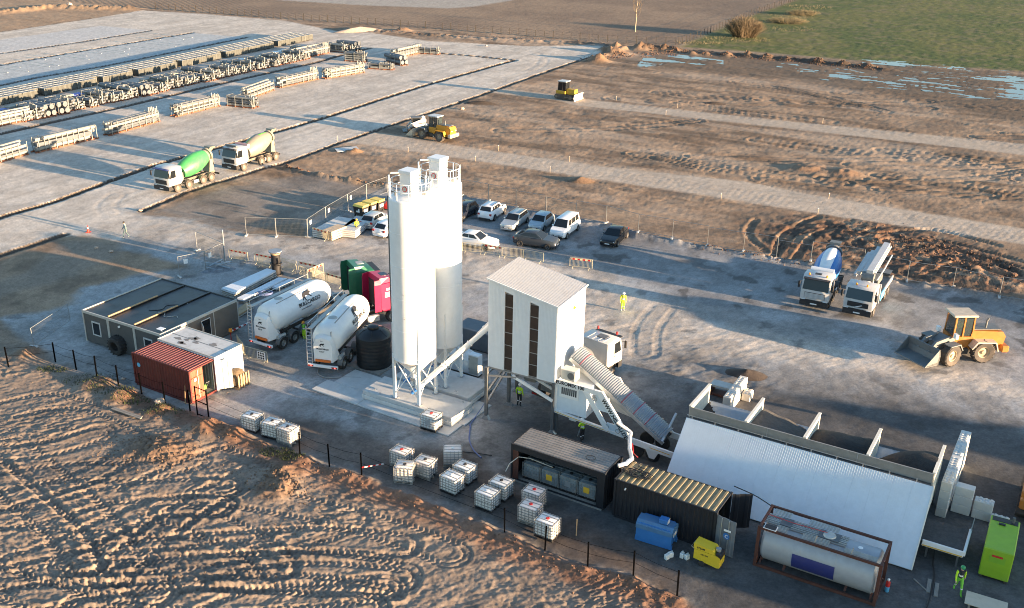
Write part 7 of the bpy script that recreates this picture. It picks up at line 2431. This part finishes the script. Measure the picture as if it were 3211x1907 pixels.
def heras(label, pts, h=2.0, signs=(), lean=0):
    t = thing('mesh_fence', label, 'fence', pts[0])
    o = pts[0]
    n_ = 0
    for a, b in zip(pts[:-1], pts[1:]):
        L = math.hypot(b[0] - a[0], b[1] - a[1])
        n = max(1, round(L / 3.4))
        ang = math.degrees(math.atan2(b[1] - a[1], b[0] - a[0]))
        for k in range(n):
            p = mid(a, b, k / n)
            f, m, ft = heras_panel(L / n - .04, h)
            gz = ground_z(*p)
            q = link('panel', f, t, None, (p[0] - o[0], p[1] - o[1], gz), ang + lean)
            link('wire_mesh', m, q)
            link('foot', ft, t, None, (p[0] - o[0], p[1] - o[1], gz), ang + 90)
            if n_ in signs:
                MB().box(.5, .9, -.02, -.012, 1.2, 1.65).obj('sign', 'lens', q)
            n_ += 1
    return t


heras('mesh site fence from the barriers to the timber stack corner', [(-27.49,98.27), (-24.36,98.14), (-21.08,98.02)])
heras('mesh site fence climbing along the left side of the car park', [(-21.10,98.14), (-19.97,102.26), (-18.38,106.99), (-16.88,111.10), (-14.90,114.30)], signs=(0, 1, 2))
heras('thin mesh fence on the bank above the car park', [(-6.08,112.61), (-2.91,110.89), (0.29,109.09), (3.59,107.48), (6.79,105.12), (9.92,103.36), (13.07,100.50), (23.13,95.65), (29.15,92.89), (33.65,90.87), (37.30,89.06), (41.08,87.64), (44.14,84.84), (46.69,83.78)])
heras('open mesh gate wing near the office', [(-30.66,86.38), (-28.68,87.97)], signs=(0,))
heras('mesh fence wing between the gate and the barriers', [(-28.68,87.97), (-27.59,90.43)], signs=(0,))
heras('thin mesh gate wing swung towards the road', [(-31.17,93.55), (-27.59,90.43)])
heras('mesh fence end left of the site office', [(-37.05,70.56), (-36.17,75.38)], 1.6)
for lab, p in (('tall pale pole at the gate near the barriers', (-27.55,90.44)),):
    t = thing('gate_pole', lab, 'pole', p)
    MB().cyl((0, 0, 0), (0, 0, 3.3), .06, n=8).obj('pole', 'galv', t)
    MB().box(-.4, .4, -.15, .15, 0, .1).obj('base', 'concrete', t)

BAR = MB()
for x in (-1.1, 1.1):
    BAR.tube([(x, 0, .18), (x, 0, 1.0), (x * .96, 0, 1.08)], .02, 6)
for z in (.2, 1.08):
    BAR.cyl((-1.1, 0, z), (1.1, 0, z), .019, n=6)
for k in range(17):
    BAR.bar((-1.0 + k * .125, 0, .2), (-1.0 + k * .125, 0, 1.08), .016)
BAR = BAR.mesh('frame', 'barrier_zinc')
BFT = MB()
for x in (-.8, .8):
    BFT.tube([(x, -.28, .02), (x, -.2, .1), (x, 0, .2), (x, .2, .1), (x, .28, .02)], .018, 6)
BFT = BFT.mesh('feet', 'barrier_zinc')
BRD = MB().box(-.95, .95, -.022, .022, .88, 1.04).mesh('board', 'barrier_board')


def barrier(label, p, rz, board=True, grp='crowd control barriers', sign=False):
    t = thing('barrier', label, 'barrier', p, rz, grp)
    t.location.z = ground_z(*p)
    link('frame', BAR, t)
    link('feet', BFT, t)
    if board:
        b = link('board', BRD, t)
        for k in range(4):
            MB().box(-.85 + k * .5, -.62 + k * .5, -.027, .027, .885, 1.035).obj('red_stripe', 'tail_red', b)
    if sign:
        s = MB().box(.15, .95, -.06, -.045, .35, 1.0).obj('sign_board', 'lens', t)
        for i in range(3):
            for q in range(3):
                MB().lathe([(.001, 0), (.08, 0), (.08, .006), (.001, .006)], (.32 + i * .22, -.061, .47 + q * .2), (.32 + i * .22, -1, .47 + q * .2), n=12).obj('safety_symbol', 'ink', s)
    return t


def barrier_row(what, pts, boards):
    n_ = 0
    for a, b in zip(pts[:-1], pts[1:]):
        L = math.hypot(b[0] - a[0], b[1] - a[1])
        n = max(1, round(L / 2.3))
        ang = math.degrees(math.atan2(b[1] - a[1], b[0] - a[0]))
        for k in range(n):
            n_ += 1
            bd = boards(n_)
            barrier('barrier %s with red striped board' % what if bd else 'plain barred barrier %s' % what, mid(a, b, (k + .5) / n), ang + rng.uniform(-4, 4), bd, 'barriers ' + what)


barrier_row('in the row behind the sheet piles', [(-27.73,91.42), (-22.36,89.42), (-18.03,87.41), (-18.47,86.73), (-15.37,84.52)], lambda k: k % 3 != 0)
barrier_row('in the second row near the truck cabs', [(-24.23,89.58), (-20.15,87.62), (-17.71,85.65)], lambda k: False)
barrier_row('in the row between silos and car park', [(-5.00,94.67), (-2.96,94.24), (-1.04,93.43), (0.99,92.84), (2.97,92.00)], lambda k: k in (2, 5))
barrier('single barrier with red striped board standing apart right of the row', mid((5.27,90.98), (7.81,90.30)), -14.9, True, None)
barrier('barrier with white sign of nine symbols behind the first tanker', mid((-20.52,69.89), (-18.43,68.81)), -27.2, False, None, True)
barrier('barrier end showing between pale container and sign barrier', mid((-21.40,71.54), (-20.69,70.28)), -60.7, False, None)
barrier('barrier lying against the timber stack', mid((-20.81,98.36), (-18.69,96.90)), -34.7, True, None)
t = thing('safety_pole', 'red and white striped pole with yellow lamp beside the first tanker', 'safety pole', (-22.43,73.17))
a_, b_ = (-22.43,73.17), (-21.30,75.06)
for k in range(8):
    p, q = mid(a_, b_, k / 8), mid(a_, b_, (k + 1) / 8)
    MB().bar((p[0] - a_[0], p[1] - a_[1], .75), (q[0] - a_[0], q[1] - a_[1], .75), .1).obj('pole_band', 'tail_red' if k % 2 else 'lens', t)
MB().cbox(-.12, .12, -.12, .12, .7, 1.0, .03).obj('lamp', 'amber', t)
MB().bar((0, 0, 0), (0, 0, .7), .05).obj('stand', 'tail_red', t)
MB().bar((b_[0] - a_[0], b_[1] - a_[1], 0), (b_[0] - a_[0], b_[1] - a_[1], .7), .05).obj('stand', 'galv', t)
# black posts with wires along the near boundary
NF = [(-37.67,67.59)] + FENCE_NEAR[2:]
t = thing('post_and_wire_fence', 'black post and wire fence along the churned mud in the foreground', 'fence', NF[0])
o = NF[0]
tops = []
for k, p in enumerate(NF):
    if k in (9, 10):
        continue
    z = ground_z(*p)
    h = 1.65
    MB().bar((p[0] - o[0], p[1] - o[1], z - .2), (p[0] - o[0] + rng.uniform(-.04, .04), p[1] - o[1], z + h), .085).obj('post', 'post_black', t)
    tops.append((p[0] - o[0], p[1] - o[1], z + h))
for dz in (.12, .75):
    for a, b in zip(tops[:-1], tops[1:]):
        m_ = Vector(a).lerp(Vector(b), .5) - Vector((0, 0, dz + .08))
        MB().tube([(a[0], a[1], a[2] - dz), tuple(m_), (b[0], b[1], b[2] - dz)], .012, 4).obj('wire', 'post_black', t)
g0, g1 = (-21.50,60.86), (-20.62,60.29)
t = thing('fence_gate', 'small black tube gate in the near fence by the red container', 'gate', g0, -32.8)
gl = 1.15
for x in (0, gl):
    MB().cyl((x, 0, -.1), (x, 0, 2.3), .05, n=8).obj('gate_post', 'post_black', t)
for z in (.15, 1.2, 2.25):
    MB().cyl((0, 0, z), (gl, 0, z), .035, n=8).obj('gate_bar', 'post_black', t)
t = thing('barrier_tape', 'red and white tape strip hanging from the near fence', 'tape', (-9.08,53.44))
a_, b_ = (-9.08,53.44), (-7.81,54.18)
for k in range(8):
    p, q = mid(a_, b_, k / 8), mid(a_, b_, (k + 1) / 8)
    MB().bar((p[0] - a_[0], p[1] - a_[1], .8 - .02 * k), (q[0] - a_[0], q[1] - a_[1], .8 - .02 * (k + 1)), .01, .08).obj('tape_band', 'lens' if k % 2 else 'tail_red', t)
t = thing('marker_stake', 'thin timber stake standing by the last caged tanks', 'stake', (3.94,48.01))
MB().bar((0, 0, 0), (0, 0, 1.1), .06).obj('stake', 'timber', t)
# far field fence
def field_fence(label, pts, step, h, name='field_fence'):
    t = thing(name, label, 'fence', pts[0])
    o = pts[0]
    L = [0]
    for a, b in zip(pts[:-1], pts[1:]):
        L.append(L[-1] + math.hypot(b[0] - a[0], b[1] - a[1]))
    n = int(L[-1] / step)
    prev = None
    pm = MB().bar((0, 0, -.3), (0, 0, h), .15).mesh('post', 'post_far')
    pm2 = MB().bar((0, 0, -.3), (0, 0, h * .9), .1).mesh('post', 'post_far')
    for k in range(n + 1):
        s = k * step
        i = max(j for j in range(len(L)) if L[j] <= s + 1e-6)
        i = min(i, len(pts) - 2)
        p = mid(pts[i], pts[i + 1], (s - L[i]) / (L[i + 1] - L[i]))
        z = ground_z(*p)
        q = (p[0] - o[0], p[1] - o[1], z)
        link('post', pm if k % 3 == 0 else pm2, t, None, q)
        if prev and k % 2 == 0:
            for dz in (h * .9, h * .55, h * .25):
                MB().bar((prev[0], prev[1], prev[2] + dz), (q[0], q[1], q[2] + dz), .02).obj('wire', 'post_far', t)
        if k % 2 == 0:
            prev = q
    return t


field_fence('long field fence with dark posts along the ploughed field', FENCE_FAR[1:], 2.2, 1.7)
field_fence('field fence turning away between ploughed field and meadow', FENCE_RIGHT[:4] + [(120, 390)], 2.6, 1.7)
for lab, p in (('survey stake at the haul track mouth near the road', (-24.94,138.97)), ('survey stake beside the loader track', (-11.55,139.87)), ('survey stake on the near edge of the lower track, below the loader', (-14.44,133.51)), ('survey stake on the near edge of the lower track, left of the middle', (-5.20,129.41)), ('survey stake on the far edge of the lower track, left', (-2.27,135.19)), ('survey stake on the far edge of the lower track, middle', (7.20,130.18)), ('survey stake on the near edge of the lower track, middle', (4.51,124.93)), ('survey stake on the far edge of the upper track near the dozer', (16.91,170.41)), ('survey stake on the far edge of the upper track, middle', (26.56,165.59)), ('survey stake on the upper track right of the middle', (47.86,156.36)), ('survey stake below the upper track at the left', (23.89,159.92)), ('survey stake on the lower track near the mud bank', (34.39,109.41)), ('survey stake at the left of the lower track bank', (24.35,114.41)), ('survey stake on the lower track far edge at the right', (37.36,115.56))):
    t = thing('survey_stake', lab, 'stake', p, 0, 'survey stakes along the tracks')
    t.location.z = ground_z(*p)
    MB().bar((0, 0, -.1), (0, 0, .65), .045).obj('stake', 'timber_pale', t)
    MB().box(-.03, .03, -.03, .03, .65, .75).obj('stake_top', 'lens', t)
# ---------------------------------------------------------------- stacked goods on the gravel pads
CRATE = MB()
CRATE.cur = 2
CRATE.box(-.58, .58, -.58, .58, .14, 1.2)
CRATE.cur = 0
for s in (-1, 1):
    for k in range(6):
        z = .2 + k * .17
        CRATE.box(-.62, .62, s * .62 - .015, s * .62 + .015, z, z + .09)
        CRATE.box(s * .62 - .015, s * .62 + .015, -.62, .62, z, z + .09)
for x in (-.6, .6):
    for y in (-.6, .6):
        CRATE.box(x - .05, x + .05, y - .05, y + .05, 0, 1.24)
CRATE.cur = 1
CRATE.box(-.56, .56, -.56, .56, 1.2, 1.215)
for y in (-.6, .6):
    CRATE.box(-.64, .64, y - .04, y + .04, 1.215, 1.25)
CRATE = CRATE.mesh('slatted_crate', ['crate_slat', 'crate_top', 'crate_dark'])
c0 = (-82.6, 154.3)
for row in range(4):
    for k in range(62):
        p = offs(c0, 64.7, k * 1.38 + rng.uniform(-.06, .06), row * 1.42)
        if row == 0 and k in (8, 17, 23, 31, 40, 52):
            continue
        o = link('slatted_crate', CRATE, None, None, (p[0], p[1], ground_z(*p)), 64.7 + rng.uniform(-1.5, 1.5))
        o['label'] = ['slatted grey green crate in the front line of the long crate row', 'slatted grey green crate in the second line of the crate row', 'slatted grey green crate in the third line of the crate row', 'slatted grey green crate in the back line of the crate row'][row]
        o['category'] = 'crate'
        o['group'] = 'slatted crates, line %d of the long row' % (row + 1)


def bundle_proto(L, W, H, n_l, n_w, seed, dark=.25, uprights=0, straps=7, tube=False):
    r = random.Random(seed)
    parts = []
    b = MB()
    for y in (-W * .35, W * .35):
        b.box(-L / 2, L / 2, y - .1, y + .1, 0, .18)
    for k in range(4):
        x = -L / 2 + .4 + k * (L - .8) / 3
        b.box(x - .08, x + .08, -W / 2 - .1, W / 2 + .1, .02, .14)
    parts.append(('bearer', b.mesh('bearer', 'rust_timber')))
    for i in range(n_l):
        for q in range(n_w):
            h, w = (H - .2) / n_l, W / n_w
            l = L * r.uniform(.78, 1.0)
            off = r.uniform(-1, 1) * (L - l) / 2
            z0, y0 = .2 + i * h, -W / 2 + q * w
            mt = 'zinc_dark' if r.random() < dark else r.choice(('zinc_pale', 'zinc_pale', 'zinc_dark'))
            m = MB()
            if tube or r.random() < .2:
                m.cyl((off - l / 2, y0 + w / 2, z0 + h / 2), (off + l / 2, y0 + w / 2, z0 + h / 2), min(w, h) * .47, n=10)
            else:
                f = r.uniform(.5, .85)
                m.box(off - l / 2, off + l / 2, y0 + .02, y0 + w - .02, z0 + .02, z0 + h * f)
            parts.append(('beam', m.mesh('beam', mt)))
    for k in range(straps):
        x = -L / 2 + .4 + k * (L - .8) / max(1, straps - 1) + r.uniform(-.15, .15)
        h = H * r.uniform(.8, 1.02)
        m = MB()
        for y in (-W / 2 - .03, W / 2 + .03):
            m.box(x - .05, x + .05, y - .02, y + .02, .1, h)
        m.box(x - .05, x + .05, -W / 2 - .05, W / 2 + .05, h, h + .03)
        parts.append(('strap', m.mesh('strap', 'zinc_pale')))
    for k in range(uprights):
        x = L / 2 - .25 - k * .34
        m = MB().cyl((x, r.uniform(-.2, .2) - W * .25, .2), (x, -W * .25, H * r.uniform(1.05, 1.3)), .1, n=8)
        parts.append(('upright', m.mesh('upright', 'zinc_pale')))
    return parts


def put(parts, label, cat, p, rz, grp, name='steel_bundle'):
    t = thing(name, label, cat, p, rz, grp)
    t.location.z = ground_z(*p)
    for n, me in parts:
        link(n, me, t)
    return t


LONG = [bundle_proto(9.6, 1.3, 1.95, 4, 3, 1, .2, 0, 9), bundle_proto(10.4, 1.3, 1.9, 4, 2, 2, .25, 6, 8), bundle_proto(9.8, 1.35, 1.85, 4, 3, 3, .2, 5, 9), bundle_proto(10.0, 1.3, 2.0, 3, 2, 4, .15, 0, 11)]
SHORT = [bundle_proto(5.4, 1.6, 1.7, 4, 4, 11, .38, 5, 4), bundle_proto(5.0, 1.5, 1.3, 3, 5, 12, .32, 2, 4), bundle_proto(5.8, 1.7, 1.9, 2, 2, 13, .95, 0, 4, True), bundle_proto(5.2, 1.5, 1.25, 2, 4, 14, .35, 8, 3), bundle_proto(4.6, 1.6, 1.9, 4, 4, 15, .38, 5, 3)]
FR = [(((-65.15,123.62), (-63.42,128.23)), 0, 'pale steel beam bundle at the left border of the front row'), (((-62.82,128.50), (-57.58,137.87)), 3, 'pale boxed steel bundle, second in the front row'), (((-57.07,138.41), (-52.61,149.02)), 1, 'strapped steel bundle with upright tubes, third in the front row'), (((-51.44,151.58), (-47.12,159.82)), 2, 'strapped steel bundle, fourth in the front row'), (((-44.18,163.89), (-41.34,174.15)), 0, 'pale steel bundle behind the crosswise one, fifth in the front row'), (((-41.26,174.64), (-35.44,184.90)), 1, 'steel bundle with upright tubes, sixth in the front row'), (((-35.06,183.88), (-28.19,192.33)), 2, 'low steel bundle, seventh in the front row'), (((-24.01,208.20), (-20.81,214.01)), 3, 'pale steel bundle at the far end of the front row')]
for (a, b), k, lab in FR:
    ang = math.degrees(math.atan2(b[1] - a[1], b[0] - a[0]))
    c = mid(a, b)
    if lab.endswith('left border of the front row'):
        c = offs(b, ang, -4.6)
    put(LONG[k], lab, 'steel bundle', offs(c, ang, 0, .6), ang, 'steel bundles in the front row')
for a, b, k, lab in (((-47.34,160.63), (-40.31,158.04), 0, 'dark steel bundle with upright tubes lying crosswise in the front row'), ((-28.87,195.74), (-23.53,194.60), 3, 'dark strapped steel bundle lying crosswise near the far end'), ((-27.50,204.52), (-21.23,198.42), 2, 'dark pipe bundle beside the crosswise one near the far end'), ((-20.65,214.73), (-16.72,213.83), 1, 'small low steel bundle last at the far end'), ((-33.89,203.75), (-30.73,202.86), 4, 'bluish steel bundle behind the far crosswise ones')):
    ang = math.degrees(math.atan2(b[1] - a[1], b[0] - a[0]))
    put(SHORT[k], lab, 'steel bundle', offs(mid(a, b), ang, 0, .7), ang, 'crosswise steel bundles')
# the jumbled middle row
m0, m1 = (-73.5, 141.6), (-36.5, 214.0)
ma = math.degrees(math.atan2(m1[1] - m0[1], m1[0] - m0[0]))
ml = math.hypot(m1[0] - m0[0], m1[1] - m0[1])
BOXM = [MB().cbox(-.75, .75, -.6, .6, .1, 1.25, .03).mesh('packed_box', m_) for m_ in ('box_beige', 'box_tan', 'ibc_plastic')]
TARP = MB().cbox(-1.4, 1.4, -.8, .8, .0, 1.05, .15).mesh('tarpaulin_pack', 'tarp_blue')
n = int(ml / 2.05)
lab_s = ['strapped bundle of mixed dark and pale steel in the middle row', 'flat bundle of pale steel sections in the middle row', 'bundle of dark grey pipes in the middle row', 'low steel bundle with upright ends in the middle row', 'tall bundle of mixed steel in the middle row']
for k in range(n):
    s = (k + .6) * 2.05
    kk = rng.choice((0, 1, 3, 4, 0, 1, 4)) if k not in (4, 5, 13) else 2
    p = offs(m0, ma, s + rng.uniform(-.2, .2), 2.9 + rng.uniform(-.3, .4))
    if 4.5 < s < ml - 9:
        put(SHORT[kk], lab_s[kk], 'steel bundle', p, ma - 90 + rng.uniform(-7, 7), 'steel bundles of the middle row, kind %d' % (kk + 1))
    if rng.random() < .8:
        q = offs(m0, ma, s + rng.uniform(-.3, .3), 6.6 + rng.uniform(-.3, .5))
        kind = rng.randrange(3)
        if k in (2, 9):
            o = link('tarpaulin_pack', TARP, None, None, (q[0], q[1], ground_z(*q)), ma)
            tag(o, ['blue tarpaulin pack near the left end of the middle row', 'blue tarpaulin pack in the middle of the middle row'][k == 9], 'pack')
        else:
            if rng.random() < .45:
                put(SHORT[(kk + 2) % 5], lab_s[(kk + 2) % 5].replace('in the middle row', 'at the back of the middle row'), 'steel bundle', offs(q, ma, 0, -1.2), ma - 90 + rng.uniform(-9, 9), 'steel bundles at the back of the middle row, kind %d' % ((kk + 2) % 5 + 1))
            else:
                o = link('packed_box', BOXM[kind], None, None, (q[0], q[1], ground_z(*q)), ma + rng.uniform(-6, 6))
                tag(o, ['beige packed box behind the steel bundles', 'tan packed box behind the steel bundles', 'white wrapped box behind the steel bundles'][kind], 'box', 'boxes behind the steel bundles, kind %d' % (kind + 1))
a_, b_ = (-74.43,142.68), (-71.12,148.46)
aa = math.degrees(math.atan2(b_[1] - a_[1], b_[0] - a_[0]))
put(LONG[0], 'long pale steel bundle at the left end of the middle row', 'steel bundle', offs(b_, aa, -4.6, .7), aa, 'lengthwise bundles of the middle row')
a_, b_ = (-43.93,203.19), (-38.33,213.92)
aa = math.degrees(math.atan2(b_[1] - a_[1], b_[0] - a_[0]))
put(LONG[1], 'long pale steel bundle at the far end of the middle row', 'steel bundle', offs(mid(a_, b_), aa, 0, .7), aa, 'lengthwise bundles of the middle row')
put(LONG[3], 'second long pale steel bundle at the far end of the middle row', 'steel bundle', offs(mid(a_, b_), aa, 0, 2.4), aa, 'lengthwise bundles of the middle row')
for k, q in enumerate(((-38.01,215.37), (-36.33,216.29), (-35.66,217.82))):
    put(SHORT[k], ['mixed steel bundle just past the long bundles', 'flat steel bundle beside it past the long bundles', 'dark pipe bundle last in the middle row'][k], 'steel bundle', q, ma - 90, 'bundles past the middle row')
# sheet rows on the covered pad
STRIP = [MB().box(-l_, l_, -.07, .07, 0, .1).mesh('concrete_strip', 'concrete_pale') for l_ in (3.2, 4.5, 6.5)]
r0, r1 = (-90.39,180.11), (-65.04,229.83)
ra = math.degrees(math.atan2(r1[1] - r0[1], r1[0] - r0[0]))
rl = math.hypot(r1[0] - r0[0], r1[1] - r0[1])
for k in range(int(rl / 2.6)):
    p = offs(r0, ra, k * 2.6 + rng.uniform(-.8, .8), rng.uniform(5, 14))
    o = link('concrete_strip', STRIP[k % 3], None, None, (p[0], p[1], ground_z(*p) - .02), ra + 90)
    tag(o, 'thin pale strip lying across the bluish gravel pad', 'concrete strip', 'pale strips across the far pad')

# ---------------------------------------------------------------- plants
def tube_tree(name, label, p, h, seed, cat='tree', group=None):
    t = thing(name, label, cat, p, 0, group)
    t.location.z = ground_z(*p)
    r = random.Random(seed)
    tr = [(0, 0, -.2)]
    for k in range(1, 11):
        tr.append((r.uniform(-.12, .12), r.uniform(-.12, .12), h * k / 10))
    m = MB()
    secs = []
    for i, q in enumerate(tr):
        rr = .16 * (1 - i / 11) + .02
        secs.append([(q[0] + rr * math.cos(a), q[1] + rr * math.sin(a), q[2]) for a in np.linspace(0, 6.283, 9)[:-1]])
    m.loft(secs).obj('trunk', 'bark', t, 60)
    c = MB()
    for k in range(26):
        z = h * r.uniform(.25, 1.0)
        a = r.uniform(0, 6.28)
        L_ = (h - z) * .2 + r.uniform(.4, 1.0)
        q = tr[min(10, int(z / h * 10))]
        e1 = (q[0] + L_ * .5 * math.cos(a), q[1] + L_ * .5 * math.sin(a), z + L_ * .45)
        e2 = (q[0] + L_ * .75 * math.cos(a + .2), q[1] + L_ * .75 * math.sin(a + .2), z + L_ * 1.05)
        c.tube([(q[0], q[1], z), e1, e2], .03, 4)
        for _ in range(4):
            f = r.random()
            s0 = Vector(e1).lerp(Vector(e2), f)
            c.tube([s0, s0 + Vector((r.uniform(-.4, .4), r.uniform(-.4, .4), r.uniform(.2, .7)))], .015, 3)
    c.obj('crown', 'twig', t)


tube_tree('sapling', 'bare young tree standing at the edge of the ploughed field', (28.80,253.57), 11.5, 3)


def bush(label, p, rx, ry, h, n, seed, mat='twig'):
    t = thing('bare_bush', label, 'bush', p)
    t.location.z = ground_z(*p) - .1
    r = random.Random(seed)
    m = MB()
    for k in range(n):
        a, q = r.uniform(0, 6.28), math.sqrt(r.random())
        bx, by = rx * .45 * q * math.cos(a), ry * .45 * q * math.sin(a)
        ph = r.uniform(0, 6.28)
        ex, ey = bx * 2 + r.uniform(-.6, .6), by * 2 + r.uniform(-.6, .6)
        hh = h * math.sqrt(max(.05, 1 - (ex / rx) ** 2 * .8 - (ey / ry) ** 2 * .8)) * r.uniform(.6, 1.05)
        mdl = ((bx + ex) / 2, (by + ey) / 2, hh * .6)
        m.tube([(bx, by, 0), mdl, (ex, ey, hh)], .022, 3)
        for _ in range(3):
            s0 = Vector(mdl).lerp(Vector((ex, ey, hh)), r.random())
            m.tube([s0, s0 + Vector((r.uniform(-.5, .5), r.uniform(-.5, .5), r.uniform(.1, .6)))], .013, 3)
    m.obj('twigs', mat, t)
    b = MB()
    for k in range(6):
        b.tube([(r.uniform(-.3, .3), r.uniform(-.3, .3), -.1), (r.uniform(-.8, .8), r.uniform(-.8, .8), h * .4)], .06, 5)
    b.obj('stems', 'bark', t)


bush('large brown leafless bush where the fences meet', (54.53,249.03), 5.6, 4.5, 5.0, 900, 5)
bush('low straw coloured scrub right of the large bush', (71.16,275.66), 6.5, 3.0, 1.6, 350, 6, 'straw')
bush('low straw coloured scrub farther up the meadow edge', (80.16,293.95), 5.5, 3.0, 1.6, 300, 7, 'straw')


def tufts(name, label, spots, mat, n, seed, h):
    r = random.Random(seed)
    m = MB()
    for (p, rx, ry) in spots:
        for _ in range(n):
            a, q = r.uniform(0, 6.28), math.sqrt(r.random())
            x, y = p[0] + rx * q * math.cos(a), p[1] + ry * q * math.sin(a)
            z = ground_z(x, y)
            b = r.uniform(0, 6.28)
            w = .03
            hh = h * r.uniform(.5, 1.2)
            m.add([(x - w * math.cos(b), y - w * math.sin(b), z - .03), (x + w * math.cos(b), y + w * math.sin(b), z - .03), (x + r.uniform(-.12, .12), y + r.uniform(-.12, .12), z + hh)], [(0, 1, 2)])
    struct(m.obj(name, mat), 'stuff', label)


tufts('grass_tufts', 'sparse green grass growing along the near fence', [((-30.84,65.77), 2.2, 1.0), ((-28.74,64.23), 1.8, .8), ((-26.71,62.76), 1.4, .7), ((-24.05,61.36), 1.6, .7), ((-14.97,56.23), 1.2, .6), ((-13.95,55.63), .9, .5), ((-34.30,67.31), 1.2, .5)], 'grass_blade', 260, 3, .16)
tufts('dry_grass', 'dry pale grass along the meadow edge', [((51.65,244.29), 8, 4), ((67.16,264.83), 9, 5), ((42.02,237.44), 6, 2), ((75.96,291.31), 7, 6), ((86.97,314.13), 7, 6)], 'straw', 420, 4, .4)

# loose clods of churned soil on the near field and banks
def clods(spots, seed):
    r = random.Random(seed)
    m = MB()
    base = [(1, 0, 0), (-1, 0, 0), (0, 1, 0), (0, -1, 0), (0, 0, 1), (0, 0, -1)]
    fs = [(0, 2, 4), (2, 1, 4), (1, 3, 4), (3, 0, 4), (2, 0, 5), (1, 2, 5), (3, 1, 5), (0, 3, 5)]
    for (a, b, wd, n, s) in spots:
        for _ in range(n):
            f = r.random()
            x, y = a[0] + (b[0] - a[0]) * f + r.gauss(0, wd), a[1] + (b[1] - a[1]) * f + r.gauss(0, wd)
            if zone_at(x, y) == 7:
                continue
            z = ground_z(x, y) - s * .25
            k = s * r.uniform(.4, 1.4)
            m.add([(x + v[0] * k * r.uniform(.6, 1.2), y + v[1] * k * r.uniform(.6, 1.2), z + v[2] * k * r.uniform(.4, .9)) for v in base], fs)
    return m


struct(clods([(FENCE_NEAR[i], FENCE_NEAR[i + 1], .7, 150, .07) for i in range(4, len(FENCE_NEAR) - 1)], 8).obj('soil_clods', 'soil_red'), 'stuff', 'reddish clods of soil along the near fence')
struct(clods([((-34.53,62.17), (-16.63,53.90), 3.0, 1500, .05), ((-26.59,44.86), (-11.27,48.58), 3.0, 1500, .05), ((-26.27,56.43), (-19.23,55.43), 1.2, 500, .08), ((-15.55,53.94), (-12.40,51.74), .8, 400, .08)], 9).obj('soil_clods', 'soil'), 'stuff', 'clods of soil strewn over the near field')
struct(clods([((13.64,211.76), (36.05,225.05), 1.3, 400, .22), ((35.87,223.80), (73.46,207.05), .9, 500, .2), ((38.18,102.94), (48.21,91.34), 2.5, 700, .14), ((-39.59,246.76), (18.05,235.24), 1.2, 500, .16), ((19.32,97.72), (28.69,93.04), .5, 250, .1), ((-28.79,123.94), (-15.21,116.87), .3, 200, .16)], 10).obj('soil_clods', 'soil_red'), 'stuff', 'clods of soil along the banks and heaps')

# ---------------------------------------------------------------- unseen blockers added outside the frame to shade the yard
t = thing('shade_hall', 'grey hall added unseen outside the frame to shade the lower right of the yard', 'shade caster', (67.5, 24.4), 64)  # added only to throw shade across the containers and bins
MB().box(-7.2, 7.2, -6, 6, 0, 8.0).obj('wall', 'panel_white', t)
MB().box(-7.3, 7.3, -6.1, 6.1, 8.001, 8.1).obj('roof', 'bitumen', t)
MB().box(-2, 2, 6.0, 6.06, 0, 4.5).obj('door', 'office_grey', t)
heap('soil_heap', 'long spoil heap added unseen outside the frame to shade the right of the yard', (64, 74), 8, 4, 3.6, 'soil', -.2, 64, 'soil heap', seed=3)  # added mound that shades the ground behind the loader
heap('soil_heap', 'tall spoil heap added unseen outside the frame to shade the lower right', (79.2, 37), 9, 6, 6.4, 'soil', -.2, 64, 'soil heap', seed=9)  # added mound shading the yard between bins and loader
